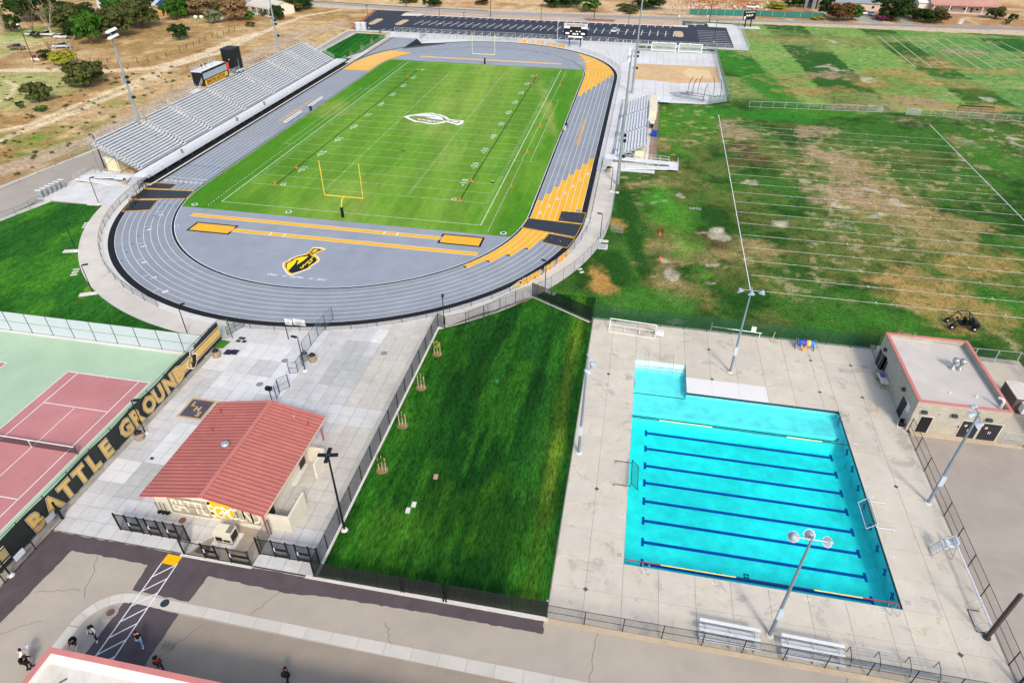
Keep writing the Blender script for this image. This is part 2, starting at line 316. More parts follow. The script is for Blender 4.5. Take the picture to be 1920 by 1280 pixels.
# ------------------------------------------------------------------ practice field (painted map)
def col_pr(X, Y):
    n = fbm(X*.05, Y*.05, 5, 1); n2 = fbm(X*.35, Y*.35, 5, 7); n3 = fbm(X*.12, Y*.12, 5, 17)
    c = np.ones(X.shape+(3,))*np.array(lin('#3a6720')); c = mixc(c, '#264b15', ss(.42, .58, n3)); c = mixc(c, '#58702e', ss(.5, .62, n)*.5); c = mixc(c, '#466c28', ss(.5, .62, n2)*.5)
    up = ss(84, 87, Y)
    for x0, x1, col in ((111, 124, '#7aa24e'), (124, 139, '#2f5c20'), (139, 160, '#7da350'), (160, 172, '#336422'), (172, 200, '#67974a'), (200, 222, '#2d6424'), (222, 300, '#5b8f3c')):
        sk = X+(Y-84)*.04+1.0*(n2-.5)*3; c = mixc(c, col, up*ss(x0, x0+.9, sk)*(1-ss(x1, x1+.9, sk))*.8)
    c = mixc(c, '#8fa05a', up*ss(.5, .66, fbm(X*.03, Y*.08, 4, 23))*.6)
    for b in ((1413, 140, 34, 55), (1470, 215, 90, 10), (1330, 210, 60, 8)): c = mixc(c, '#31791f', blob(X, Y, b, .15, .3, 3, .9))
    for b in ((1290, 225, 60, 30), (1250, 240, 20, 50), (1560, 210, 90, 10)): c = mixc(c, '#4c8424', blob(X, Y, b, .4, .4, 3, .7))
    OL, TAN, PINK, ORG, DK, PALE = '#70703a', '#9a8656', '#a28a6c', '#a88a52', '#54432a', '#c4b8a2'
    P = [(OL, (1300, 350, 60, 34)), (OL, (1250, 440, 40, 40)), (OL, (1410, 385, 60, 30)), (OL, (1500, 330, 70, 20)), (OL, (1640, 450, 110, 35)), (OL, (1340, 315, 60, 15)), (OL, (1300, 270, 30, 18)),
         (OL, (1400, 265, 60, 25)), (OL, (1470, 300, 60, 10)), (OL, (1720, 290, 60, 14)), (OL, (1700, 350, 60, 10)), (OL, (1560, 185, 80, 14)), (OL, (1680, 155, 60, 16)), (OL, (1840, 170, 50, 10)), (OL, (1500, 70, 60, 5)),
         (OL, (1620, 80, 60, 8)), (OL, (1760, 115, 70, 10)), (OL, (1480, 240, 30, 8)), (OL, (1280, 540, 60, 35)), (OL, (1390, 510, 50, 25)), (OL, (1450, 600, 50, 18)), (OL, (1600, 480, 100, 30)), (OL, (1800, 470, 120, 50)), (OL, (1260, 310, 70, 10)),
         (TAN, (1360, 470, 70, 26)), (TAN, (1250, 480, 40, 30)), (TAN, (1270, 540, 45, 26)), (TAN, (1200, 345, 50, 8)), (TAN, (1600, 330, 60, 50)), (TAN, (1660, 385, 80, 24)), (TAN, (1800, 440, 70, 28)), (TAN, (1240, 270, 15, 8)),
         (ORG, (1700, 512, 60, 14)), (ORG, (1745, 550, 80, 28)), (ORG, (1810, 590, 80, 26)), (ORG, (1870, 500, 80, 20)), (ORG, (1460, 550, 20, 20)), (ORG, (1750, 200, 60, 9)), (ORG, (1620, 155, 30, 7)), (ORG, (1770, 155, 50, 7)), (ORG, (1850, 205, 60, 8)), (ORG, (1530, 170, 50, 8)),
         (ORG, (1480, 75, 60, 3)), (ORG, (1750, 118, 40, 8)), (ORG, (1690, 135, 60, 6)), (TAN, (1700, 185, 50, 10)), (TAN, (1480, 150, 40, 9)), (TAN, (1390, 62, 30, 8)), (TAN, (1800, 268, 30, 14)), (TAN, (1380, 172, 8, 3)), (ORG, (1880, 135, 60, 4)),
         (PINK, (1385, 245, 34, 12)), (PINK, (1525, 246, 36, 9)), (PINK, (1605, 200, 55, 7)), (PINK, (1720, 188, 40, 9)), (PINK, (1700, 225, 50, 9)), (PINK, (1850, 215, 60, 7)), (PINK, (1590, 335, 40, 24)), (PINK, (1650, 390, 40, 12)), (PINK, (1560, 298, 30, 20)), (PINK, (1560, 360, 46, 20)), (PINK, (1550, 140, 60, 5)), (PINK, (1800, 97, 50, 5)),
         (DK, (1318, 444, 34, 18)), (DK, (1345, 455, 30, 12)), (DK, (1420, 300, 40, 10)), (DK, (1370, 275, 40, 8))]
    for i, (col, b) in enumerate(P): c = mixc(c, col, blob(X, Y, b, .7, .4, i, .85 if col != OL else .6, .2)*(.55+.45*ss(.42, .56, nz_(X, Y, .45, i+2))))
    for i, b in enumerate(((1568, 381, 9, 5), (1582, 388, 12, 2), (1637, 357, 12, 4), (1690, 380, 12, 7), (1645, 402, 8, 3), (1460, 420, 12, 4), (1467, 421, 6, 3), (1575, 425, 16, 5), (1517, 452, 8, 4), (1640, 408, 8, 3), (1343, 430, 12, 3), (1240, 378, 14, 2), (1275, 367, 5, 3), (1240, 486, 10, 6), (1340, 440, 18, 6),
                            (1340, 495, 14, 6), (1260, 515, 10, 6), (1270, 600, 10, 3), (1540, 125, 14, 2), (1565, 127, 12, 3), (1820, 268, 10, 5), (1855, 243, 10, 2), (1892, 255, 8, 4), (1905, 268, 10, 6), (1560, 78, 8, 2), (1680, 468, 10, 2), (1727, 477, 8, 3), (1510, 340, 8, 3), (1408, 340, 9, 3), (1340, 530, 8, 4), (1630, 148, 8, 2), (1625, 152, 6, 2), (1850, 185, 10, 3))):
        c = mixc(c, PALE, blob(X, Y, b, 1.1, .4, i+40, .65, .5))
    sp = ss(.62, .7, fbm(X*.6, Y*.6, 3, 77)); c = mixc(c, '#b9a57c', sp*ss(.45, .6, n)*.5); c = mixc(c, '#1c4414', ss(.6, .75, fbm(X*.8, Y*.8, 3, 88))*.5)
    for b in ((1180, 430, 14, 90), (1150, 500, 30, 30), (1180, 380, 12, 40)): c = mixc(c, '#1f4a14', blob(X, Y, b, .2, .35, 3, .85))  # shadowed area at the left side, painted into the turf as darker green
    c = mixc(c, '#b98d4d', blob(X, Y, (1132, 528, 22, 18), .8, .5, 5, .85)); c = mixc(c, '#b98d4d', blob(X, Y, (1155, 418, 14, 10), .7, .5, 5, .6)); c = mixc(c, '#427827', blob(X, Y, (1220, 570, 90, 26), .25, .35, 5, .8)); c = mixc(c, '#4e9a28', blob(X, Y, (1260, 400, 30, 60), .6, .5, 5, .5))
    for b in ((1650, 600, 60, 16), (1560, 590, 40, 14), (1560, 620, 60, 10), (1900, 575, 30, 20), (1880, 300, 40, 30)): c = mixc(c, '#3c7322', blob(X, Y, b, .4, .4, 3, .7))
    c = mixc(c, '#c9b592', 1-ss(0, 1.5, 202.5-Y+3*(n2-.5)))
    return c
PRG = MV('practice_turf', 3.2, .5, .5, .15, .08)
PF_BOUNDS = lambda x, y: (x > 65) & ((y > -24.9) | (x > 200))
painted('practice_field', 60, 232, -24.9, 205, .42, -.08, col_pr, PRG, label='patchy green and brown practice field')
ground('east_meadow', rect(232, 420, -120, 196), -.11, M('meadow_green', '#4f7a30', 1, var=.2, scale=.1))
# ------------------------------------------------------------------ lawns
def col_lawn(hi, lo, yel, ay=0.0, s=0, str_=.8):
    def f(X, Y):
        n = fbm(X*.12+.02*Y, Y*.05, 4, s); n2 = fbm(X*.9, Y*.35, 4, s+5)
        c = np.ones(X.shape+(3,))*np.array(lin(lo)); c = mixc(c, hi, ss(.4, .62, n)); c = mixc(c, yel, ss(.56, .7, fbm(X*.16+ay*Y, Y*.09, 4, s+3))*.55)
        c = mixc(c, lo, ss(.45, .65, n2)*.4); return c
    return f
LAWN = MV('lawn_turf', 3.2, .6, 1.0, .3, .08, stretch=(2.2, .45, 1), ang=.05)
def col_mid(X, Y):
    c = col_lawn('#1f5519', '#123f0f', '#3a6d14', s=3)(X, Y); n = fbm(X*.5, Y*.08, 4, 55)
    c = mixc(c, '#356a1a', ss(65.5, 67.5, X+1.5*(n-.5))*(1-ss(68.2, 69.4, X))*.5); c = mixc(c, '#4f7a20', (1-ss(.5, 1.6, np.abs(X-68.6+.04*(Y+50)*.0)))*ss(.45, .6, fbm(X*.3, Y*.2, 3, 9))*.5)
    c = mixc(c, '#2f6a17', (1-ss(50, 57, X+5*(n-.5)))*.7); c = mixc(c, '#8a9428', ss(67.4, 68.4, X+(Y+50)*.012+.6*(n-.5))*(1-ss(68.9, 69.6, X+(Y+50)*.012))*.28)
    g_ = fbm(X*1.1, Y*.1, 4, 61); c = mixc(c, '#0f360c', ss(.48, .62, g_)*.6); c = mixc(c, '#33701a', ss(.5, .66, fbm(X*.8+5, Y*.09, 4, 71))*.5); [0 for b in ()]
    for b in ((700, 1000, 30, 30), (770, 990, 20, 20), (775, 690, 14, 20), (760, 780, 14, 24)): c = mixc(c, '#4f8420', blob(X, Y, b, .9, .8, 3, .35))
    st = .5+.5*np.sin((X+.02*Y)*2*math.pi/2.4+2*n); c = c*(1+.16*(st-.5))[..., None]
    return c
painted('middle_lawn', 50.25, 70.3, -69.95, -18, .3, -.05, col_mid, LAWN, label='dark green mown lawn between plaza and pool', mask=lambda x, y: y < -19.5)
def col_left(X, Y):
    c = col_lawn('#2e6a1e', '#205416', '#4b8a1e', s=13)(X, Y); c = mixc(c, '#4f8e22', blob(X, Y, (120, 500, 30, 40), .5, .6, 3, .55)); return mixc(c, '#8a9b28', blob(X, Y, (168, 540, 10, 14), .5, .6, 3, .6))
painted('left_lawn', -42, 24.5, -43.2, -5.6, .35, -.05, col_left, LAWN, label='bright green lawn left of the curved walk')
def col_small(X, Y):
    c = col_lawn('#1f6716', '#175012', '#2d7a1a', s=23)(X, Y); st = ss(-.2, .2, np.sin((X+.1*Y)*2*math.pi/2.3)); return c*(1+.3*(st-.5))[..., None]
painted('north_lawn', -32.6, -19.3, 103.5, 148, .4, -.03, col_small, LAWN, label='striped dark green lawn strip beyond the grandstand')
# right-hand lawn beside the pool deck, parking side strip
painted('pit_lawn', 69.9, 98.0, 144.9, 150.9, .5, -.03, col_lawn('#4e8a1c', '#356f16', '#7aa52a', s=33), LAWN, label='green hedge strip between parking lot and sand pit')
# ------------------------------------------------------------------ track
R0, LW, CX, CY0, CY1 = 32.33, 1.072, 24.37, 6.4, 103.3
def tp(r, t):
    """point of the oval at offset radius r; t 0..1 bottom bend (left to right), 1..2 right straight, 2..3 top bend, 3..4 left straight"""
    t %= 4
    if t < 1: a = math.pi+math.pi*t; return CX+r*math.cos(a), CY0+r*math.sin(a)
    if t < 2: return CX+r, CY0+(CY1-CY0)*(t-1)
    if t < 3: a = math.pi*(t-2); return CX+r*math.cos(a), CY1+r*math.sin(a)
    return CX-r, CY1-(CY1-CY0)*(t-3)
def inv(x, y):
    if y < CY0: return (math.atan2(y-CY0, x-CX)+2*math.pi-math.pi)/math.pi % 2 if True else 0
    if y > CY1: return 2+math.atan2(y-CY1, x-CX)/math.pi
    return 1+(y-CY0)/(CY1-CY0) if x > CX else 3+(CY1-y)/(CY1-CY0)
def ring(mb, r0, r1, t0=0, t1=4, z=0, mi=0, n=None):
    ts = [t0]; t = t0
    while t < t1-1e-6:
        k = int(t+1e-6); stp = 1/60 if k % 2 == 0 else 1.0
        t = min(t1, min(t+stp, k+1) if (k+1)-t > 1e-6 else k+1); ts.append(t)
    if n: ts = [t0+(t1-t0)*i/n for i in range(n+1)]
    P = []
    for t in ts:
        t_ = min(t, 3.999999) if t1 >= 4 and t0 == 0 and t == 4 else t
        P += [(*tp(r0, t_), z), (*tp(r1, t_), z)]
    mb.add(P, [(2*i, 2*i+1, 2*i+3, 2*i+2) for i in range(len(ts)-1)], mi); return mb
def col_foot(X, Y):
    n = fbm(X*.05, Y*.03, 4, 3); cen = np.exp(-((X-27)/15)**2); n2 = fbm(X*.5, Y*.09, 4, 6); n3 = fbm(X*.18, Y*.05, 3, 16)
    c = np.ones(X.shape+(3,))*np.array(lin('#64922b')); c = mixc(c, '#85a040', cen*ss(.25, .7, n)*.85); c = c*(1+.07*np.sign(np.sin((X+.12*Y)*2*math.pi/9.2)))[..., None]; c = mixc(c, '#9bab55', cen*ss(.45, .75, n3)*.35); c = mixc(c, '#4b7f1f', (1-cen)*ss(.42, .62, n)*.8)
    c = mixc(c, '#3f7f17', ss(45, 48, X)*ss(.45, .6, n2)*.5); c = mixc(c, '#418018', (1-ss(-1.5, 2, X))*.6); c = mixc(c, '#9aa552', blob(X, Y, (1030, 215, 10, 50), .5, .6, 3, .6)+blob(X, Y, (625, 200, 40, 14), .5, .6, 3, .5))
    c = mixc(c, '#4a8a1c', blob(X, Y, (1055, 220, 12, 60), .4, .5, 3, .7))
    st = np.sin(X*2*math.pi/1.45)+.6*np.sin((X*.92+Y*.4)*2*math.pi/2.1); c = c*(1+.05*st*ss(.3, .6, n2))[..., None]
    return c
painted('football_field', -8.4, 57.0, -3.4, 111.7, .5, -.02, col_foot, MV('football_turf', 4.5, .22, .5, .1, .04, stretch=(1.5, .4, 1), ang=.15), label='mown green football field inside the running track')
DZ = [tp(R0, t/40) for t in range(0, 41)]
tr = thing('running_track', 'grey eight lane running track round the football field', 'running track')
tr['kind'] = 'structure'
del tr['category']
def dzone(sgn, yc):
    P = [(CX+R0*math.cos(a), yc+sgn*R0*math.sin(a)) for a in np.linspace(math.asin(min(1, abs(yc-ylim)/R0))*0, math.pi, 61)]
    return P
def clipped(sgn, yc, ylim):
    P = []
    for i in range(161):
        a = math.pi*i/160; x = CX+R0*math.cos(a); y = yc+sgn*R0*math.sin(a)
        if (sgn < 0 and y <= ylim) or (sgn > 0 and y >= ylim): P.append((x, y))
    x0 = math.sqrt(R0**2-(ylim-yc)**2); return [(CX+x0, ylim)]+P+[(CX-x0, ylim)]
ground('south_infield', clipped(-1, CY0, -3.35), -.008, TRK2, parent=tr)
ground('north_infield', clipped(1, CY1, 111.6), -.008, TRK2, parent=tr)
ring(MB(), R0, R0+8*LW, z=0).build('lane_surface', TRK, tr)
ring(MB(), R0-.42, R0, z=.003).build('inner_kerb_line', BLACK, tr); ring(MB(), R0-.55, R0-.44, z=.006).build('inner_white_edge', WHITE, tr)
LINES = []
for i in range(9): ring(MB(), R0+i*LW-.035, R0+i*LW+.035, z=.008).build('lane_line', WHITE, tr)
ring(MB(), R0+8*LW+.03, R0+8*LW+1.0, 0, 3, z=.001).build('outer_black_band', TRKBLACK, tr)
# sprint chute on the left straight: one more lane and the run-out to the north
mb = MB(); mb.poly(rect(CX-R0-8*LW-.95, -7.96, 103.3, 144.2), -.004); mb.build('sprint_chute', TRK, tr)
for i in range(9):
    x = CX-R0-i*LW; MB().box(x-.035, x+.035, 103.3 if i else 124, 144.2, .001, .012).build('lane_line', WHITE, tr)
x = CX-R0-8*LW
MB().box(x-.75, x-.05, -2, 144.2, -.01, .004).build('outer_black_band', TRKBLACK, tr); MB().box(x-1.1, x-.75, 4, 144.2, -.02, .06).build('white_kerb', KERB, tr)
MB().box(-21.5, x-1.1, 5, 104, -.03, .0).build('black_apron', TRKBLACK, tr)
ground('black_wedge', [(-7.96, 144.0), (-7.96, 126.8), (-2, 131.5), (4.5, 137.6), (4.5, 139.8), (-4, 136.5)], .003, TRKBLACK, parent=tr)
# yellow exchange zones
S1 = [(49.6, -14.8), (52.6, -12.3), (54.8, -9.5), (57.3, -6.8), (60.1, -3.3), (62.2, .8), (63.6, 5.5), (64.7, 9.5)]
E1 = [12.6, 15.9, 19.5, 23.1, 26.4, 29.6, 32.8, 36.3]
B2 = [82.5, 86.2, 89.8, 93.2, 96.7, 100, 103.3, 107.0]; T2 = [(56.4, 112.0), (56.1, 116.0), (56.0, 119.8), (55.6, 123.4), (55.0, 126.6), (54.2, 129.6), (53.2, 132.0), (52.1, 134.0)]
def zone(i, t0, t1):
    a, b = R0+i*LW+.04, R0+(i+1)*LW-.04; ring(MB(), a, b, t0, t1, z=.005).build('exchange_zone', YEL, tr)
    for t in (t0, t1):
        p, q = tp(a, t), tp(b, t); m = tp((a+b)/2, t+(.004 if t == t0 else -.004)*(1 if t < 1 else .35)); MB().poly([p, q, m], .009).build('zone_marker', TRKBLACK, tr)
def ang(x, y, c): return math.atan2(y-c, x-CX)
for i in range(8):
    x, y = S1[i]; t0 = (ang(x, y, CY0)+math.pi)/math.pi if y < CY0 else inv(60, y); zone(i, t0, inv(60, E1[i]))
    x, y = T2[i]; zone(i, inv(60, B2[i]) if B2[i] < CY1 else 2+math.asin((B2[i]-CY1)/(R0+i*LW))/math.pi, 2+ang(x, y, CY1)/math.pi)
    zone(i, 3-math.asin(min(.9, (121.5-CY1+.3*i)/(R0+i*LW)))/math.pi+.0, inv(0, 96+.0*i))
# hurdle / relay marks and lane numbers
def flat(s, x, y, z, size, rot, m, parent, name='lane_number', sx=1.0, al='CENTER', off=.02, shear=0, space=1.0):
    return put(name, text_mesh(s, size, 0, shear, off, m, al, sx, space), parent, (x, y, z), rot)
for i, (x, y) in enumerate(((58.1, 7.3), (59.2, 10.4), (60.3, 13.9), (61.4, 17.1), (62.5, 20.6), (63.6, 24.0), (64.7, 27.4))):
    flat(str(i+2), x, y-.5, .012, 1.1, 0, WHITE, tr); MB().box(x-.45, x+.45, y-.75, y-.68, .01, .014).build('start_line', WHITE, tr)
for n_, (a, b) in zip('3456789', ((297, 403), (274, 431), (264, 463), (266, 493), (282, 523), (305, 549))):
    x, y = at(a, b); th = math.atan2(y-CY0, x-CX); flat(n_, x, y, .012, 1.25, th-math.pi/2+math.pi, WHITE, tr)
    r_ = math.hypot(x-CX, y-CY0); i = int((r_-R0)/LW); t0 = (th+math.pi)/math.pi-.012
    ring(MB(), R0+i*LW, R0+(i+1)*LW, t0 % 2, t0 % 2+.0008, z=.01, n=1).build('start_line', WHITE, tr)
for i in range(8):
    flat(str(i+1), CX-R0-(i+.5)*LW, 6.5, .012, 1.3, 0, WHITE, tr); flat(str(i+1), CX-R0-(i+.5)*LW, 103.6, .012, 1.2, math.pi, WHITE, tr)
    a = (.62+.05*i)*math.pi/2*0+.16*math.pi+.016*i; r_ = R0+(i+.5)*LW; flat(str(8-i if 0 else i+1), CX+r_*math.cos(a*.98), CY1+r_*math.sin(a*.98), .012, 1.3, 0, WHITE, tr)
MB().box(CX-R0-8*LW, CX-R0, 8.6, 8.7, .01, .014).build('finish_line', WHITE, tr)
BLUE = M('blue_mark', '#3f78b5', .9, var=.05)
def tri(x, y, a, s=.38):
    P = [(x+s*math.cos(a+k), y+s*math.sin(a+k)) for k in (0, 2.3, -2.3)]; MB().poly(P, .012).build('blue_triangle', BLUE, tr)
for i in range(8): MB().box(CX-R0-(i+.5)*LW-.4, CX-R0-(i+.5)*LW+.4, 14.9, 15.25, .008, .012).build('hurdle_mark', BLUE, tr)
for a, b in ((400, 321), (372, 333), (344, 345), (240, 397), (291, 405), (275, 428), (260, 443), (248, 458), (238, 473), (229, 489), (289, 383), (298, 383), (309, 384), (318, 385), (330, 386), (309, 400)):
    x, y = at(a, b); tri(x, y, math.atan2(y-CY0, x-CX)+math.pi/2)
P = dict(off=.03)
flat('HOME OF THE SPARTANS', 61.15, 43.9, .014, 1.2, math.pi/2, LET, tr, 'track_lettering', sx=1.33, al='LEFT', off=.015)
flat('HOME OF THE SPARTANS', -12.15, 63.9, .014, 1.2, -math.pi/2, LET, tr, 'track_lettering', sx=1.33, al='LEFT', off=.015)
# runways of the infield
def strip(name, x0, x1, y, w_, m, par=tr): MB().box(x0, x1, y-w_/2, y+w_/2, .001, .006).build(name, m, par); MB().box(x0, x1, y-w_/2-.08, y-w_/2, .002, .008).build('strip_edge', WHITE, par); MB().box(x0, x1, y+w_/2, y+w_/2+.08, .002, .008).build('strip_edge', WHITE, par)
strip('jump_runway', -2.2, 43.2, -6.15, 1.05, YEL); strip('jump_runway', 8.2, 50.6, -10.3, 1.05, YEL)
for x0, x1, y0, y1, sd in ((.5, 8.3, -12.0, -8.6, 1), (43.2, 50.5, -7.9, -4.4, 0)):
    MB().box(x0+.35, x1-.35, y0+.35, y1-.35, .007, .012).build('landing_pad_mark', YEL, tr)
    fm = MB(); fm.box(x0, x1, y0, y0+.35, .007, .012); fm.box(x0, x1, y1-.35, y1, .007, .012); q = (x0, x0+.35) if sd else (x1-.35, x1); fm.box(q[0], q[1], y0+.35, y1-.35, .007, .012)
    q = (x1-.35, x1) if sd else (x0, x0+.35); fm.box(q[0], q[1], y0+.35, y0+1.1, .007, .012); fm.box(q[0], q[1], y1-1.1, y1-.35, .007, .012); fm.build('landing_pad_border', TRKBLACK, tr)
for x in (14.9, 17.4): MB().box(x, x+.22, -10.85, -9.75, .007, .014).build('take_off_board', WHITE, tr)
for x in (33.4, 35.7): MB().box(x, x+.22, -6.7, -5.6, .007, .014).build('take_off_board', WHITE, tr)
YELF = M('faded_yellow_rubber', '#e3b878', .9, var=.05); MB().box(1.5, 48, 116.8, 118.2, .001, .006).build('jump_runway', YELF, tr)
# ------------------------------------------------------------------ spartan emblem (drawn in local units: plume to +y)
E_OUT = [(-.30, -.98), (-.02, -1.12), (.36, -.86), (.78, -.52), (.72, -.35), (.95, .0), (.93, .25), (.62, .5), (.42, .56), (.55, .78), (.85, 1.08), (.5, 1.2), (-.02, 1.16), (-.05, .8), (-.12, .6), (-.5, .42), (-.8, .12), (-.82, -.05), (-1.02, -.2), (-.82, -.55)]
E_BLK = [(-.24, -.84), (-.02, -.95), (.32, -.74), (.6, -.48), (.6, -.33), (.78, 0), (.76, .2), (.5, .4), (.22, .46), (.34, .72), (.6, 1.0), (.4, 1.06), (.08, 1.04), (.06, .74), (.0, .52), (-.4, .34), (-.64, .08), (-.66, -.08), (-.82, -.22), (-.66, -.52)]
E_YEL = [[(.16, .98), (.42, .98), (.26, .72), (.14, .72)], [(.12, .66), (.22, .66), (.2, .56), (.1, .56)], [(-.58, -.1), (-.5, .12), (-.3, .3), (.14, .42), (.08, .1), (-.12, -.3), (-.18, -.16), (-.2, .02), (-.38, .06), (-.3, -.08), (-.28, -.3), (-.34, -.8), (-.6, -.5), (-.72, -.24)], ]
def emblem(parent, loc, rot, sz, mo, mid, mk, my, letters=True, dz=.004, sy=1.0):
    """helmet emblem as stacked flat layers"""
    R_ = Matrix.Rotation(rot if not isinstance(rot, (tuple, list)) else 0, 4, 'Z')
    def lay(P, z, m, k=1.0, nm='emblem_layer'):
        a = sum(P[i][0]*P[(i+1) % len(P)][1]-P[(i+1) % len(P)][0]*P[i][1] for i in range(len(P)))
        if a < 0: P = P[::-1]
        mb = MB(); mb.poly([(x*sz*k, y*sz*sy*k) for x, y in P], z); return mb.build(nm, m, parent, loc=loc, rot=rot)
    lay(E_OUT, 0, mo)
    if mid: lay(E_OUT, dz, mid, .93)
    lay(E_BLK, 2*dz, mk)
    for P in E_YEL: lay(P, 3*dz, my)
    if letters:
        for ch, (x, y) in zip('LHS', ((.34, .12), (.26, -.2), (.16, -.52))):
            me = text_mesh(ch, sz*.4, 0, .2, sz*.012, my, 'LEFT'); mb = put('emblem_letter', me, parent); mb.scale = (1, sy, 1)
            lx, ly = x*sz, y*sz*sy
            if isinstance(rot, (tuple, list)):
                from mathutils import Euler
                v = Euler(rot).to_matrix() @ Vector((lx, ly, 3*dz)); mb.rotation_euler = rot
            else: v = Matrix.Rotation(rot, 3, 'Z') @ Vector((lx, ly, 3*dz)); mb.rotation_euler = (0, 0, rot)
            mb.location = Vector(loc)+v
EMY = M('emblem_yellow', '#f7d917', .8, var=.02); EMO = M('emblem_orange', '#f0b818', .8, var=.02)
eb = thing('painted_emblem', 'yellow and black helmet emblem painted on the grey infield', 'emblem', (24.3, -18.0, 0))
emblem(eb, (0, 0, .002), .057, 2.75, WHITE, EMO, TRKBLACK, EMY, True, .004, 1.47)
for s_, a, b in (('Class of 2020', 500, 513), ('Class of 2021', 549, 518)):
    x, y = at(a, b); o = thing('painted_lettering', 'small white painted line %s below the helmet emblem' % ('left and' if a == 500 else 'directly right and'), 'lettering', (x, y-.3, .012))
    for k_, wd_ in enumerate(s_.split()): put('word', text_mesh(wd_, .8, 0, .3, .012, WHITE), o, ((0, 2.55, 3.75)[k_], 0, 0))
# ------------------------------------------------------------------ football markings
Yd = .9144; FW, FL = 48.77, 109.73
fm = thing('field_markings', 'white yard lines, hash marks and numbers on the football field', 'markings'); del fm['category']; fm['kind'] = 'structure'
def fl(x0, x1, y0, y1, nm='yard_line', z=-.012): MB().box(x0, x1, y0, y1, z-.003, z).build(nm, FLINE, fm)
for i in range(21): fl(.6, FW-.6, (10+5*i)*Yd-.045, (10+5*i)*Yd+.045)
fl(0, FW, -.08, .08, 'end_line'); fl(0, FW, FL-.08, FL+.08, 'end_line'); fl(-.12, .12, 0, FL, 'side_line', -.009); fl(FW-.12, FW+.12, 0, FL, 'side_line', -.009)
hb = MB()
for k in range(1, 100):
    y = (10+k)*Yd
    for x, w_ in ((FW/3, .32), (2*FW/3, .32), (.95, .45), (FW-.95, .45)):
        if k % 5 or x in (FW/3, 2*FW/3): hb.box(x-w_*(1 if k % 5 else .35), x+w_*(1 if k % 5 else .35), y-.06*(1 if k % 5 else 5), y+.06*(1 if k % 5 else 5), -.011, -.008)
hb.build('hash_mark', FLINE, fm, kind='stuff')
db = MB()
for x in (-1.6, FW+1.7):
    y = -1.8
    while y < 111:
        if not 31 < y < 77.5: db.box(x-.07, x+.07, y, y+.28, -.014, -.01)
        y += .85
db.build('dashed_line', WHITE, fm, kind='stuff')
for x in (-1.5, -3.2): fl(x-.05, x+.05, 31.3, 77.5, 'coach_box_line')
for x in (FW+1.6, FW+3.4): fl(x-.05, x+.05, 31.6, 77.3, 'coach_box_line')
for y in (31.4, 77.4): fl(FW, FW+4.2, y-.05, y+.05, 'coach_box_line'); fl(-4.2, 0, y-.05, y+.05, 'coach_box_line')
SIL = M('chalk_numeral', '#c3d8b8', .95, var=.3, scale=5)
for k, n_ in enumerate(('G', '1 0', '2 0', '3 0', '4 0', '5 0', '4 0', '3 0', '2 0', '1 0', 'G')):
    y = (10+10*k)*Yd
    for x, rt in ((7.3, -math.pi/2), (41.4, math.pi/2)):
        sx = 1 if rt > 0 else -1
        if n_ == 'G': put('field_numeral', text_mesh('G', 1.7, 0, 0, .04, SIL, 'CENTER'), fm, (x, y, -.008), 0)
        else:
            put('field_numeral', text_mesh(n_, 1.9, 0, 0, .06, SIL, 'CENTER'), fm, (x+.5*sx, y, -.008), rt)
            if k != 5:
                s_ = 1 if k > 5 else -1; MB().poly([(x-.3, y+s_*1.5, -.008), (x+.3, y+s_*1.5, -.008), (x, y+s_*2.3, -.008)][::s_]).build('direction_arrow', SIL, fm)
FG = M('emblem_turf_gap', '#87904f', .95, var=.2, scale=4)
eb = thing('midfield_emblem', 'large white helmet emblem chalked at midfield', 'emblem', (24.0, 55.3, 0))
emblem(eb, (0, 0, -.006), -math.pi/2, 4.45, M('chalk_white', '#eef0ea', .95, var=.08, scale=4), None, FG, M('chalk_white', '#eef0ea'), True, .004, 1.52)
# goal posts, cones, hoses, drains, ball
def goal_post(x, y, sgn, label, col):
    m = M('goal_yellow_'+col[1:], col, .45, var=.03); t = thing('goal_post', label, 'goal post', (x, y, -.02), 0, 'football goal posts')
    mb = MB(); pts = [(0, 0, 0), (0, 0, 1.9), (0, sgn*.25, 2.6), (0, sgn*.8, 3.05), (0, sgn*1.5, 3.2)]; mb.path(pts, .085, 8, 0); mb.build('gooseneck', m, t)
    MB().lathe([(.0, 0), (.26, 0), (.26, 1.85), (0, 1.85)], 12).build('post_pad', BLACK, t)
    MB().bar((-3.56, sgn*1.5, 3.2), (3.56, sgn*1.5, 3.2), .08, n=8).build('crossbar', m, t)
    for s in (-1, 1): MB().bar((s*3.56, sgn*1.5, 3.2), (s*3.56, sgn*1.5, 9.4), .065, n=8).build('upright', m, t)
goal_post(24.3, -1.75, 1, 'bright yellow goal post standing nearest the helmet emblem infield', '#e8c53a'); goal_post(24.3, 112.2, -1, 'pale yellow goal post with black pad at the far end of the field', '#e6dfa0')
CONEM = M('orange_plastic', '#e8642c', .5, var=.03)
def cone(x, y, lab, g):
    t = thing('traffic_cone', lab, 'cone', (x, y, -.02), 0, g); MB().lathe([(0, .62), (.05, .62), (.19, .05), (.19, 0)], 8).build('cone_body', CONEM, t); MB().box(-.24, .24, -.24, .24, 0, .05).build('cone_base', CONEM, t)
for a, b, l in ((516, 345, 'orange pylon at the near goal line by the left numerals'), (556, 315, 'orange pylon on the near left ten yard line'), (765, 145, 'orange pylon at the far left numerals on the ten yard line'), (783, 131, 'orange pylon at the far goal line by the left numerals'),
                (862, 375, 'orange pylon at the near goal line by the right numerals'), (884, 340, 'orange pylon on the near right ten yard line'), (997, 157, 'orange pylon on the far right ten yard line'), (1006, 143, 'orange pylon at the far goal line by the right numerals')):
    cone(*at(a, b), l, 'pylons along the numeral lines')
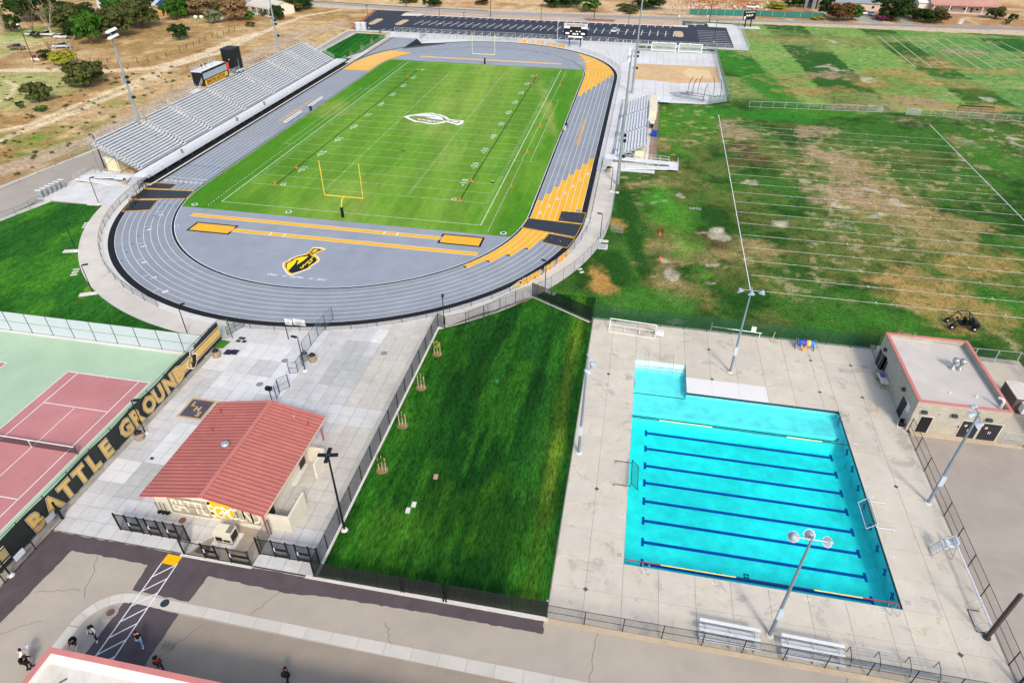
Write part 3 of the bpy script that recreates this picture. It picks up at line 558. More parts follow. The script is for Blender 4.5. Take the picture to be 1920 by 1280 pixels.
for a, b, l in ((959, 350, 'orange cone outside the right sideline nearest the camera'), (989, 286, 'orange cone outside the right sideline level with the second numeral'), (1013, 238, 'orange cone outside the right sideline beside the coach box'), (1033, 196, 'orange cone right of the far coach box end'), (1050, 161, 'orange cone outside the right sideline farthest from the camera')):
    cone(*at(a, b), l, 'cones along the right sideline')
for x, lab in ((6.0, 'dark rope stretched along the left numerals'), (42.6, 'dark rope stretched along the right numerals')):
    MB().box(x-.09, x+.09, 9.3, 100.6, -.02, .02).build('marking_rope', M('dark_rope', '#1d2c14', .9), label=lab, cat='rope')
def drain(x, y, lab, r=.6):
    t = thing('drain_cover', lab, 'drain', (x, y, -.02), 0, 'round drains at the infield edge'); MB().lathe([(0, .02), (r, .02), (r, 0)], 20).build('drain_collar', WHITE, t); MB().lathe([(0, .04), (r*.6, .04), (r*.6, .02)], 16).build('drain_grate', DARKM, t)
for a, b, l in ((365, 383, 'round drain at the near left corner of the turf'), (541, 397, 'round drain between the turf and the yellow runway'), (944, 437, 'round drain at the near right corner of the turf'), (331, 423, 'small round drain on the grey infield left of the yellow pad')): drain(*at(a, b), l, .55 if a != 331 else .35)
t = thing('game_ball', 'small dark and white ball marker on the right side of the field', 'ball', (*at(924, 343), 0)); MB().lathe([(0, .4), (.2, .3), (.28, .1), (.2, 0)], 8).build('ball_body', BLACK, t); MB().lathe([(0, .46), (.12, .42), (.16, .36)], 8).build('ball_cap', WHITE, t)
def bird(x, y, lab):
    t = thing('bird', lab, 'bird', (x, y, .0)); m = M('dark_feather', '#2d2a22', .8)
    b = MB(); b.lathe([(0, .12), (.1, .16), (.13, .3), (.06, .42), (0, .44)], 8); b.build('bird_body', m, t); b = MB(); b.quad((-.1, 0, .3), (-.8, .15, .42), (-.75, -.1, .4), (-.1, -.18, .28)); b.quad((.1, 0, .3), (.8, .15, .42), (.75, -.1, .4), (.1, -.18, .28)); b.build('wing', m, t)
bird(*at(756, 285), 'dark bird low over the middle of the field'); bird(*at(859, 173), 'dark bird over the far half of the field')
# tarpaulins over the bends
EDG = M('tarp_yellow_edge', '#dba93f', .6)
def tarp(name, r0, r1, t0, t1, label, z=.03):
    g = thing(name, label, 'tarpaulin', (0, 0, 0), 0, 'black track crossing mats'); nx, ny = 10, 8; P = []; rr = random.Random(label)
    for j in range(ny+1):
        for i in range(nx+1):
            x, y = tp(r0+(r1-r0)*i/nx, t0+(t1-t0)*j/ny); P.append((x, y, z+.03*rr.random()+.03*math.sin(i*2.1+j*1.3)))
    MB().add(P, [(j*(nx+1)+i, j*(nx+1)+i+1, (j+1)*(nx+1)+i+1, (j+1)*(nx+1)+i) for j in range(ny) for i in range(nx)]).build('tarp_sheet', MAT_TARP, g, smooth=True)
    b = MB(); c = [tp(r0, t0), tp(r1, t0), tp(r1, t1), tp(r0, t1)]
    for k in range(4): p, q = c[k], c[(k+1) % 4]; b.bar((*p, z+.05), (*q, z+.05), .05, n=4)
    b.build('tarp_edging', EDG, g)
def TI(a, b): x, y = at(a, b); return inv(x, y)
tarp('track_tarp', R0-.3, R0+9.3, .940, .979, 'wide black mat with yellow edges across the near right bend', .04)
tarp('track_tarp', R0+5.0, R0+9.4, .981, 1.021, 'black mat covering the outer lanes just above the wide right mat', .02)
tarp('track_tarp', R0+4.8, R0+9.4, .908, .937, 'black mat on the outer lanes below the wide right mat', .02)
tarp('track_tarp', R0-.3, R0+9.6, .033, .068, 'wide black mat with yellow edges across the near left straight', .04)
tarp('track_tarp', R0+4.6, R0+9.8, .008, .030, 'short black mat above the wide left mat', .02)
tarp('track_tarp', R0+4.6, R0+9.2, .072, .110, 'black mat on the outer lanes of the left bend', .02)
# benches by the track side
def team_bench(x, y, ln, lab):
    t = thing('team_bench', lab, 'bench', (x, y, 0), 0, 'aluminium team benches'); MB().box(-.15, .15, 0, ln, .42, .47).build('seat', ALUW, t); MB().box(-.33, -.28, 0, ln, .6, .85).build('backrest', ALUW, t)
    for k in range(4): b = MB(); yy = .4+(ln-.8)*k/3; b.box(-.3, .15, yy-.03, yy+.03, .36, .42); b.box(-.02, .03, yy-.03, yy+.03, 0, .4); b.box(-.33, -.28, yy-.03, yy+.03, .3, .6); b.build('leg', GALV, t)
team_bench(-8.9, 43.0, 9.5, 'long white bench on the left straight nearer the camera'); team_bench(-8.9, 56.5, 8.5, 'long white bench on the left straight farther along'); team_bench(56.9, 52.0, .1+4.5, 'short white bench at the right edge of the turf')
def cooler(x, y, lab):
    t = thing('drink_station', lab, 'bin', (x, y, 0)); MB().lathe([(0, 0), (.35, 0), (.38, .9), (0, .9)], 10).build('bin_body', M('navy_plastic', '#20304f', .5), t); MB().lathe([(0, 1.1), (.3, 1.0), (.4, .9)], 10).build('bin_lid', BLACK, t)
cooler(*at(583, 207), 'dark blue bin between the two long white benches'); cooler(*at(1061, 239), 'dark bin below the short white bench on the right')
# ------------------------------------------------------------------ fences
def fence(name, pts, h, mesh_m, pole_m, label, step=3.05, r=.04, top=True, mid=False, bot=False, closed=False, cat='fence', group=None, mesh_h=None, z0=0.0, posts=True, rr=.025):
    ox, oy = pts[0]; t = thing(name, label, cat, (ox, oy, z0), 0, group); pm = MB().bar((0, 0, 0), (0, 0, h), r, n=6).mesh('post', pole_m)
    Q = list(pts)+([pts[0]] if closed else []); seg = []; acc = 0; panel = MB(); uvs = []; rl = MB(); nextp = 0; tot = sum(math.dist(a, b) for a, b in zip(Q[:-1], Q[1:])); n = max(1, round(tot/step)); stp = tot/n; k = 0; u = 0
    for a, b in zip(Q[:-1], Q[1:]):
        L_ = math.dist(a, b)
        if L_ < 1e-6: continue
        A, B = (a[0]-ox, a[1]-oy), (b[0]-ox, b[1]-oy)
        panel.quad((*A, .04), (*B, .04), (*B, mesh_h or h), (*A, mesh_h or h)); uvs += [(u, 0), (u+L_, 0), (u+L_, h), (u, h)]
        for on, z in ((top, h), (mid, h*.5), (bot, .08)):
            if on: rl.bar((*A, z), (*B, z), rr, n=5)
        while posts and k <= n-(1 if closed else 0) and k*stp <= u+L_+1e-6:
            s = (k*stp-u)/L_; put('post', pm, t, (A[0]+(B[0]-A[0])*s, A[1]+(B[1]-A[1])*s, 0)); k += 1
        u += L_
    if rl.f: rl.build('rail', pole_m, t)
    if mesh_m:
        o = panel.build('wire_mesh', mesh_m, t); l = o.data.uv_layers.new(name='UVMap')
        for i, uv in enumerate(uvs): l.data[i].uv = uv
    return t
def arc(r, t0, t1, n=60): return [tp(r, t0+(t1-t0)*i/n) for i in range(n+1)]
# concrete apron round the outside of the track
WT = thing('perimeter_walk', 'pale concrete walk curving round the outside of the track', 'walk'); del WT['category']; WT['kind'] = 'structure'
def slabs_ring(r0, r1, t0, t1, n, m, nm, par, gap=.02, z=-.012):
    for i in range(n):
        a, b = t0+(t1-t0)*i/n, t0+(t1-t0)*(i+1)/n; g = gap/(math.pi*r1); k = 3
        P = [tp(r0, a+g+(b-a-2*g)*j/k) for j in range(k+1)]+[tp(r1, b-g-(b-a-2*g)*j/k) for j in range(k+1)]
        MB().prism(P, z-.1, z).build(nm, m, par)
ring(MB(), R0+8*LW+1.0, R0+8*LW+5.25, 0, 1.25, z=-.03).build('joint_bed', JOINT, WT)
slabs_ring(R0+8*LW+1.02, R0+8*LW+2.15, 0.0, 1.0, 40, KERB, 'kerb_slab', WT); slabs_ring(R0+8*LW+2.19, R0+8*LW+5.2, 0.0, .4, 14, CONC, 'walk_slab', WT); slabs_ring(R0+8*LW+2.19, R0+8*LW+5.2, .4, 1.0, 24, CONC, 'walk_slab', WT)
for y0, y1 in ((6.4, 14.3), (14.34, 22.3), (22.34, 30.2)): MB().prism(rect(66.4, 70.6, y0, y1), -.1, -.012).build('walk_slab', CONC, WT)
# concrete on the east side and north side
CONCN = M('concrete_bright', '#d3d2cf', .9, var=.08, scale=.25, rnd=.05)
ground('east_concrete', [(65.8, 30.2), (78, 30.2), (78, 81.3), (91, 82.3), (96.6, 86.3), (97.6, 153.2), (-20.8, 153.2), (-20.8, 144.2), (-7.9, 144.2), (-7.9, 139), (-2, 141.5), (10, 145), (24, 146), (40, 145), (55, 135), (65.8, 110)], -.02, CONCN)
ring(MB(), R0+8*LW+.9, R0+8*LW+5.5, 1.26, 2.95, z=-.016).build('north_bend_concrete', CONCN, kind='structure', label='white concrete along the far bend of the track')
EP = thing('east_paving', 'bright concrete paving beyond the right straight and round the throwing area', 'paving'); del EP['category']; EP['kind'] = 'structure'
def bay(xs, ys):
    ground('joint_bed', rect(xs[0], xs[-1], ys[0], ys[-1]), -.013, JOINT, parent=EP)
    for x0, x1 in zip(xs[:-1], xs[1:]):
        for y0, y1 in zip(ys[:-1], ys[1:]): MB().box(x0+.03, x1-.03, y0+.03, y1-.03, -.1, -.008).build('paving_slab', CONCN, EP)
bay([66.1, 70.5], list(np.arange(32, 126, 4.5))); bay([70.5, 74, 77.5], list(np.arange(77.2, 104, 4.4))); bay(list(np.arange(77.6, 96.7, 2.11)), list(np.arange(86.5, 102.5, 3.1))); bay(list(np.arange(71, 97, 2.15)), [125.4, 132, 141.0])
jb = MB()
for k in range(14): jb.bar((66+.1*k, 108+3*k, -.014), (60+2.5*k, 145, -.014), .03, n=4)
jb.build('concrete_joint', M('joint_grey', '#a09e9a', .9), kind='structure', label='straight joints scored in the eastern concrete')
SAND = M('sand', '#cfae81', 1, var=.12, scale=.6, bump=.05, bscale=3)
ground('sand_pit', jag([(70.6, 104.0), (78, 103.6), (84, 102.2), (96.0, 105.6), (96.4, 124.4), (70.6, 123.2)], 1.0, .12, 3), -.008, SAND)
ground('sand_patch', jag([(88, 108), (94, 110), (93.5, 119), (87.5, 121), (85, 114)], .6, .3, 3), -.004, M('pale_sand', '#dcc094', 1, var=.08))
# fence round the track
ft = fence('track_fence', arc(R0+8*LW+2.0, .02, .395, 60), 1.25, CHAINB, DARKM, 'low black chain link fence round the near left bend', 2.9, .035)
ft2 = fence('track_fence', arc(R0+8*LW+2.0, .485, .985, 60), 1.25, CHAINB, DARKM, 'low dark fence round the near right bend carrying yellow letters', 3.4, .03)
fence('track_fence', arc(R0+8*LW+2.0, 1.28, 2.62, 80)[0:80], 1.25, CHAIN, GALV, 'low grey chain link fence round the far bend', 3.0, .03, mid=True)
fence('track_fence', [tp(R0+8*LW+1.9, 1.0), tp(R0+8*LW+1.9, 1.28)], 1.2, CHAINB, DARKM, 'low dark fence between the right straight and the walkway', 3.0, .03)
LB = M('letter_backing', '#3c2a16', .6); LW_ = M('letter_edge', '#f2efe6', .6)
def arc_text(s, r, t0, t1, size, z, inward, sgn, label, nm='fence_letter'):
    """cut-out letters standing along the bend fence, their faces towards the track"""
    g = thing('fence_sign', label, 'sign', (0, 0, 0)); n = len(s)
    for i, ch in enumerate(s):
        if ch == ' ': continue
        t = t0+(t1-t0)*(i+.5)/n; x, y = tp(r, t); cx_, cy_ = (CX, CY0) if t < 1 else (CX, CY1); th = math.atan2(y-cy_, x-cx_)
        rz = th-math.pi/2      # face points to the centre
        for off, m, dd in ((.12, LW_, 0.0), (.07, LB, .015), (.035, LET, .03)):
            me = text_mesh(ch, size, .03, 0, off, m, 'CENTER', 1.25); dx = -math.cos(th)*dd; dy = -math.sin(th)*dd
            put(nm, me, g, (x+dx, y+dy, z), (math.pi/2, 0, rz))
            if dd: put(nm, me, g, (x-dx*1, y-dy*1, z), (math.pi/2, 0, rz)) if m is LB or m is LET else None
    return g
x, y = at(965, 528)
ta = inv(*at(962, 533)); tb = inv(*at(1052, 478))
arc_text('FEAR THE SPEAR', R0+8*LW+1.95, tb+.004, ta+.004, 1.4, .12, True, 1, 'yellow cut out words FEAR THE SPEAR seen from behind on the bend fence')
g = thing('fence_arrow', 'yellow spearhead panel at the left end of the fence letters', 'sign'); p0 = tp(R0+8*LW+2.0, ta-.003); p1 = tp(R0+8*LW+2.0, ta+.012)
def upq(P, m, dz=0, nm='arrow_face'):
    mb = MB(); mb.add([(p0[0]+(p1[0]-p0[0])*u+dz*.5, p0[1]+(p1[1]-p0[1])*u-dz, .2+v) for u, v in P], [tuple(range(len(P)))]); return mb.build(nm, m, g)
upq([(-.75, .5), (.35, 0.05), (.5, .4), (.9, .4), (.9, .65), (.5, .65), (.35, 1.0)], LW_); upq([(-.55, .5), (.3, .16), (.42, .45), (.9, .45), (.9, .6), (.42, .6), (.3, .88)], LB, .02); upq([(-.45, .5), (.27, .24), (.27, .78)], LET, .04)
arc_text('HOME OF THE SPARTANS', R0+8*LW+1.9, 2+math.atan2(138.6-CY1, 47.5-CX)/math.pi*0+2.0-2.0+(ang(*at(975, 76), CY1)/math.pi), 2+ang(*at(1053, 88), CY1)/math.pi, 1.3, .15, True, -1, 'yellow words HOME OF THE SPARTANS on the far bend fence') if 0 else None
t_l, t_r = 2+ang(28.6, 145.6, CY1)/math.pi, 2+ang(46.2, 139.6, CY1)/math.pi
arc_text('HOME OF THE SPARTANS', R0+8*LW+1.9, t_l, t_r, 1.3, .15, True, -1, 'yellow words HOME OF THE SPARTANS on the far bend fence')
def bend_gate(p, a, L_, h, m, mesh, lab, cat='gate', brace=True):
    t = thing('swing_gate', lab, cat, (*p, 0), a); b = MB()
    for q in (((0, 0, .1), (L_, 0, .1)), ((0, 0, h), (L_, 0, h)), ((0, 0, h*.55), (L_, 0, h*.55)), ((0, 0, 0), (0, 0, h+.1)), ((L_, 0, .1), (L_, 0, h)), ((L_/2, 0, .1), (L_/2, 0, h))): b.bar(*q, .028, n=5)
    b.build('gate_frame', m, t); o = MB().quad((0, 0, .1), (L_, 0, .1), (L_, 0, h), (0, 0, h)).build('wire_mesh', mesh, t); l = o.data.uv_layers.new(name='UVMap')
    for i, uv in enumerate(((0, 0), (L_, 0), (L_, h), (0, h))): l.data[i].uv = uv
    return t
p = at(458, 612); q = at(427, 629); bend_gate(p, math.atan2(q[1]-p[1], q[0]-p[0]), math.dist(p, q), 1.3, DARKM, CHAINB, 'open black gate leaf at the left bend fence opening')
p = at(1146, 433); bend_gate(p, -.35, 2.1, 1.4, GALV, CHAIN, 'small grey gate leaf on the grass right of the near right bend')
for a, b, w_, lab in ((543, 613, 1.0, 'small white notice board on the near bend fence'), (563, 614, 1.7, 'wider white notice board on the near bend fence')):
    x, y = at(a, b); t = thing('notice_board', lab, 'sign', (x, y, 0)); MB().box(-w_/2, w_/2, -.03, .03, .35, 1.3).build('board_face', WHITE, t); b2 = MB()
    for k in range(4): b2.box(-w_*.35, w_*.3-.1*k, -.04, -.032, 1.1-.18*k, 1.16-.18*k)
    b2.build('notice_lines', M('grey_print', '#8d8f92', .6), t); MB().bar((0, .05, 0), (0, .05, 1.3), .03).build('leg', DARKM, t)
t = thing('gate_post', 'tall black post leaning beside the notice boards', 'post', (*at(541, 636), 0)); MB().bar((0, 0, 0), (0, 0, 2.6), .06).build('post_shaft', DARKM, t); MB().lathe([(0, 2.66), (.09, 2.6), (.06, 2.55)], 8).build('post_cap', DARKM, t)
# fence outside the walk (right-hand part)
fence('walk_fence', [tp(R0+8*LW+5.3, t_) for t_ in np.linspace(.72, .97, 24)]+[(70.7, 6), (70.9, 22)], 1.9, CHAIN, M('dull_steel', '#6d6f70', .5), 'chain link fence on the outer edge of the curved walk', 3.0, .03)
fence('walk_fence', [at(835, 617), at(881, 607), at(920, 590), at(960, 570), at(998, 556)], 2.0, CHAINB, DARKM, 'dark fence between the curved walk and the middle lawn', 2.9, .045, mid=False, bot=True)
fence('screen_fence', [at(998, 556), at(1108, 604)], 2.3, SCREENV, DARKM, 'black screened fence from the curved walk to the pool corner', 3.2, .07, bot=True)
MB().prism([at(995, 555), at(1000, 553), at(1110, 602), at(1104, 604)], -.06, .04).build('kerb', KERB, kind='structure')
MB().prism([at(820, 614), at(998, 556), at(998, 550), at(816, 606)], -.09, -.03).build('kerb', KERB, kind='structure')
ground('bare_soil', jag([at(838, 612), at(880, 597), at(905, 586), at(930, 583), at(990, 563), at(996, 556), at(950, 572), at(900, 592)], .5, .08, 4), -.006, M('bare_soil', '#7d6258', 1, var=.15))
# small openings and slabs on the left lawn
LG = M('pale_concrete', '#d5d2cb', .9, var=.05)
def utility(a, b, sx, sy, n, lab, ang_=0.0, m=LG, g='utility covers'):
    x, y = at(a, b)
    for k in range(n): MB().obox((0, 0, .0), sx, sy, .08, ang_).build('utility_cover', m, loc=(x+math.sin(k)*.05+k*.35, y-k*sy*2.4, -.02), label=lab.replace('one of three', ('nearest of three', 'middle of three', 'farthest of three')[2-k]) , cat='cover', group=g if n > 1 else None)
utility(163, 418, .9, .3, 3, 'one of three small pale covers in the grass beside the upper left walk', .5, g='upper left grass covers'); utility(143, 505, .9, .3, 3, 'one of three small pale covers in the grass beside the lower left walk', .5, g='lower left grass covers')
utility(1084, 499, .7, .35, 3, 'one of three small white covers in the grass right of the walk', .6, g='right grass covers')
for a, b, lab in ((817, 893, 'pinkish square cover in the middle of the dark lawn'), (776, 945, 'upper white cover near the bottom of the dark lawn'), (765, 956, 'lower white cover near the bottom of the dark lawn'), (932, 714, 'small green cover in the upper part of the dark lawn')):
    x, y = at(a, b); MB().obox((0, 0, 0), .42, .62, .08, .1).build('utility_cover', M('pink_cover', '#b98f80') if a == 817 else M('green_cover', '#2f7a3a') if a == 932 else LG, loc=(x, y, -.02), label=lab, cat='cover')
x, y = at(1130, 462); t = thing('grate_slab', 'grey square utility grate in the grass below the small gate', 'grate', (x, y, 0)); MB().box(-.8, .8, -.9, .9, -.05, .02).build('slab', LG, t); [MB().box(-.6, .6, -.7+.35*k, -.5+.35*k, .02, .04).build('grate_bar', GALV, t) for k in range(5)]
# ------------------------------------------------------------------ lamp posts
def head_box(t, x, y, z, a, L_=.7, w_=.32, m=DARKM, nm='lamp_head'):
    g = MB().obox((L_/2+.15, 0, 0), L_, w_, .12); o = g.build(nm, m, t, loc=(x, y, z), rot=a)
    MB().obox((L_/2+.15, 0, -.07), L_*.7, w_*.7, .02).build('lamp_lens', M('lamp_lens', '#b9bdbf', .3), o); MB().bar((0, 0, 0), (.2, 0, 0), .04).build('lamp_arm', m, t, loc=(x, y, z), rot=a)
def lamp(a, b, h, lab, dirs, base=True, m=DARKM, grp='black walkway lamp posts', r=.07, slab=None, xy=None):
    x, y = xy or at(a, b); t = thing('lamp_post', lab, 'lamp post', (x, y, 0), 0, grp); MB().bar((0, 0, .1), (0, 0, h), r, r*.75, 8).build('pole', m, t)
    if base: MB().lathe([(0, .22), (.2, .22), (.34, .0)], 14).build('footing', KERB, t)
    for d in dirs: head_box(t, 0, 0, h, d, m=m)
    if slab: MB().obox((0, 0, -.02), slab[0], slab[1], .1, slab[2]).build('slab', LG, t, loc=(slab[3], slab[4], 0))
    return t
lamp(186, 383, 4.9, 'black lamp post at the top of the left lawn', (1.2,), slab=(2.2, .8, .1, -.9, -.2)); lamp(143, 470, 4.6, 'black lamp post on the left lawn edge, upper of the middle pair', (.6,), slab=(2.6, .9, .3, -.6, -.2)); lamp(175, 550, 4.6, 'black lamp post on the left lawn edge, lower of the middle pair', (.6,), slab=(2.4, .9, .5, -.6, -.2))
lamp(352, 627, 4.5, 'black lamp post by the corner of the green tennis fence', (.9,)); lamp(833, 610, 4.4, 'black lamp post at the top left corner of the dark lawn', (1.8,)); lamp(1022, 543, 4.7, 'black lamp post beside the fence letters on the right bend', (2.6,), slab=(1.6, .8, -.4, .9, -.6)); lamp(1125, 450, 4.7, 'black lamp post beside the small grey gate on the right', (3.0,), slab=(1.8, .7, 0, .5, -.2))
lamp(1145, 345+14, 4.7, 'black lamp post below the tall stadium pole on the right', (3.0,), slab=(1.8, .7, 0, .7, -.2)); lamp(572, 695, 5.0, 'black lamp post in the middle of the plaza', (3.0,)); lamp(273, 812, 4.7, 'black lamp post in front of the tennis fence lettering', (.3,))
lamp(20, 1078, 4.9, 'black lamp post at the lower end of the tennis fence', (.6, 2.2))
t = lamp(646, 993, 9.8, 'tall black lamp post with four heads beside the dark lawn', (.25, 1.75, 3.3, 4.9), grp=None, r=.11)
def tall_pole(x, y, h, z0, lab, hub, bank, grp='tall stadium light poles', r0=.34, rows=2):
    t = thing('stadium_light', lab, 'stadium light', (x, y, z0), 0, grp); MB().bar((0, 0, 0), (0, 0, h), r0, r0*.45, 12).build('pole', M('pole_steel', '#8e9aa3', .45, metal=.2, var=.08), t)
    for dz, dx, s in hub: b = MB(); b.obox((dx, 0, dz), .55, .5, .5); b.bar((0, 0, dz), (dx, 0, dz), .05); b.build('gear_box', DARKM if s else GALV, t)
    if bank:
        n, wd, fa = bank; A = thing; hd = put('light_bank', MB().mesh('light_bank', GALV), t, (0, 0, h-.4), fa)
        for k in range(rows):
            z = -.0-k*1.1; MB().box(-wd/2, wd/2, -.06, .06, z-.06, z+.06).build('crossarm', GALV, hd)
            for i in range(n):
                xx = -wd/2+wd*(i+.5)/n; b = MB(); o = .45; b.lathe([(0, .34), (.16, .3), (.32, .05), (.34, -.12), (.0, -.14)], 9, (xx, -.35, z+.12)); b.build('floodlight', M('floodlight_shell', '#dfe6ee', .3, metal=.1, var=.03), hd)
    return t
HB = ((h_, d, 1) for h_, d in ())
boxes = [(5.6, .5, 1), (5.6, -.5, 0), (6.6, .5, 1), (6.6, -.5, 0), (2.6, .6, 1), (2.6, -.5, 0)]
for x, y, h, lab, dn in ((-31.2, 22.9, 23.6, 'tall stadium light pole rising from the near notch of the big grandstand', 6), (-31.2, 86.9, 23.6, 'tall stadium light pole rising from the far notch of the big grandstand', 6)):
    t = tall_pole(x, y, h, 0, lab, [(b[0]+8, b[1], b[2]) for b in boxes], (dn, 4.4, math.pi/2+.25))
tall_pole(70.9, 23.2, 24.4, 0, 'tall stadium light pole in the grass at the near end of the small grandstand', [(b[0]+3, b[1], b[2]) for b in boxes], (5, 4.2, -math.pi/2), rows=2)
tall_pole(71.2, 88.6, 25.5, 0, 'tall stadium light pole beside the sand pit', [(b[0]+4, b[1], b[2]) for b in boxes], (5, 4.2, -math.pi/2))
def pool_lamp(a, b, h, lab, fa, xy=None):
    x, y = xy or at(a, b); t = thing('pool_light', lab, 'floodlight pole', (x, y, 0), 0, 'grey floodlight poles round the pool'); pm = M('pole_blue_grey', '#7f8d99', .45, metal=.2, var=.1)
    MB().bar((0, 0, 0), (0, 0, h), .16, .09, 10).build('pole', pm, t); MB().box(-.2, .2, -.32, -.12, 2.7, 3.9).build('gear_box', M('light_box', '#b4c3cf', .5), t); MB().lathe([(0, .12), (.3, .1), (.36, 0)], 12).build('footing', KERB, t)
    hd = put('head_frame', MB().bar((-1.15, 0, 0), (1.15, 0, 0), .05).bar((0, 0, -.4), (0, 0, .3), .1).mesh('head_frame', GALV), t, (0, 0, h), fa)
    for s, dy in ((-1.15, -.15), (0, -.55), (1.15, -.15)):
        hm = MB(); hm.lathe([(0, .42), (.14, .4), (.2, .2), (.36, .02), (.4, -.06)], 14); o = hm.build('floodlight', M('lamp_shade', '#a7b1bb', .35, var=.04), hd, True, loc=(s, dy, -.2), rot=(-.75, 0, -s*.4)); MB().lathe([(0, -.03), (.4, -.03)], 14).build('lamp_glass', M('lamp_glass', '#eef2f6', .15), o)
pool_lamp(1085, 848, 12.0, 'grey floodlight pole on the pool deck beside the dark lawn', math.pi/2); pool_lamp(1369, 697, 11.7, 'grey floodlight pole behind the shallow end of the pool', 0); pool_lamp(1740, 942, 11.5, 'grey floodlight pole at the right fence of the pool deck', -math.pi/2*1.1); pool_lamp(1443, 1190, 12.2, 'grey floodlight pole between the two small bleachers', math.pi)
t = thing('brown_post', 'thick brown square post in the lower right pool corner', 'post', (105.4, -64.9, 0)); MB().obox((0, 0, 3.0), .26, .26, 6.0, .3).build('post_shaft', M('brown_steel', '#4a403d', .6), t); MB().lathe([(0, .12), (.3, .1), (.3, 0)], 8).build('base_plate', M('brown_steel', '#4a403d'), t)
# ------------------------------------------------------------------ west grandstand
G = thing('grandstand', 'large aluminium grandstand along the left straight of the track', 'grandstand', (-20, 55, 0))
def L(x, y): return (x+20, y-55)
X0, YS, YE, NR, RD, RZ, Z0 = -22.0, 7.8, 103.2, 15, .62, .31, 1.0
AIS = [YS+.7, 23.3, 33.6, 48.7, 63.7, 79.0, 89.7, YE-.7]
def gbox(nm, x0, x1, y0, y1, z0, z1, m): return MB().box(x0+20, x1+20, y0-55, y1-55, z0, z1).build(nm, m, G)
gbox('walkway_deck', -22.0, -18.75, YS-2.2, YE+1.5, Z0-.12, Z0, ALUW); gbox('front_fascia', -18.78, -18.7, YS-2.2, YE+1.5, Z0-.35, Z0-.001, ALU)
rm = {}
for i in range(NR):
    x = X0-RD*i; z = Z0+.25+RZ*i
    for j in range(7):
        y0, y1 = AIS[j]+.62, AIS[j+1]-.62
        if i >= 12 and j in (0, 1) and True:
            if j == 0: y1 -= 1.2 if i > 12 else 0
            else: y0 += 1.2 if i > 12 else 0
        if i >= 12 and j in (5, 6):
            if j == 5: y1 -= .0
        gbox('bench_seat', x-.45, x-.18, y0, y1, z+.36, z+.42, ALUW); gbox('footboard', x-.6, x+.02, y0, y1, z-.05, z, ALUD)
        gbox('riser', x-.62, x-.6, y0, y1, z, z+.3, ALU)
    for y in AIS: gbox('aisle_step', x-.6, x+.0, y-.6, y+.6, z-.05, z, ALU); gbox('aisle_step', x-.3, x-.28, y-.6, y+.6, z+.0, z+.15, ALUW)
for y in AIS[1:-1]:
    for i in range(1, NR-1, 3):
        x = X0-RD*i; z = Z0+.25+RZ*i; b = MB(); a0 = (x+20, y-55, z); a1 = (x-1.2+20, y-55, z+2*RZ)
        b.bar(a0, (a0[0], a0[1], z+.95), .025, n=5); b.bar(a1, (a1[0], a1[1], a1[2]+.95), .025, n=5); b.bar((a0[0], a0[1], z+.95), (a1[0], a1[1], a1[2]+.95), .03, n=5); b.build('aisle_rail', ALUW, G)
def rail(p, q, h=1.05, step=1.8, nm='guard_rail', m=ALU, bars=2, par=G, off=(20, -55), mesh=CHAIN):
    b = MB(); P = Vector((p[0]+off[0], p[1]+off[1], p[2])); Q = Vector((q[0]+off[0], q[1]+off[1], q[2])); n = max(1, round((Q-P).length/step))
    for k in range(n+1): v = P.lerp(Q, k/n); b.bar(v, v+Vector((0, 0, h)), .03, n=5)
    for k in range(bars): zz = Vector((0, 0, h*(1-k/bars))); b.bar(P+zz, Q+zz, .028, n=5)
    b.build(nm, m, par)
    if mesh:
        o = MB().quad(P, Q, Q+Vector((0, 0, h)), P+Vector((0, 0, h))).build('rail_mesh', mesh, par); l = o.data.uv_layers.new(name='UVMap'); d = (Q-P).length
        for i, uv in enumerate(((0, 0), (d, 0), (d, h), (0, h))): l.data[i].uv = uv
rail((-18.75, YS-2, Z0-.1), (-18.75, YE+1.4, Z0-.1), 1.15, 2.0)
xb, zb = X0-RD*NR, Z0+.25+RZ*NR
rail((xb, YS, zb-.3), (xb, 43.2, zb-.3), 1.3, 2.4); rail((xb, 62.5, zb-.3), (xb, YE, zb-.3), 1.3, 2.4)
for y in (YS, YE): rail((X0, y, Z0+.2), (xb, y, zb-.1), 1.15, 1.5)
# slanted side framing, legs, braces
for y in np.arange(YS, YE+1, 4.3):
    b = MB(); b.bar((*L(X0, y), Z0), (*L(xb, y), zb-.15), .06, n=4)
    b.bar((*L(xb+.3, y), 0), (*L(xb+.3, y), zb-.2), .08, n=4); b.bar((*L(-26.5, y), 0), (*L(-26.5, y), zb-2.1), .08, n=4); b.bar((*L(-22.2, y), 0), (*L(-22.2, y), Z0), .08, n=4); b.bar((*L(xb+.3, y), .3), (*L(-26.5, y), zb-2.3), .04, n=4); b.bar((*L(-19, y), -.02), (*L(-19, y), Z0-.1), .06, n=4); b.build('support_frame', M('frame_steel', '#6d7276', .5), G)
for k in (0, .5, 1): x = X0+(xb-X0)*k; b = MB(); b.bar((*L(x, YS), Z0+.1+(zb-Z0)*k-.3), (*L(x, YE), Z0+.1+(zb-Z0)*k-.3), .06, n=4); b.build('long_beam', M('frame_steel', '#6d7276'), G)
for x, y in ((-31.9, 10.2), (-30.6, 13.2)): MB().bar((*L(x, y), 0), (*L(x, y), 6.8 if x < -31 else 4), .13 if x < -31 else .1, n=6).build('front_column', DARKM if x < -31 else GALV, G)
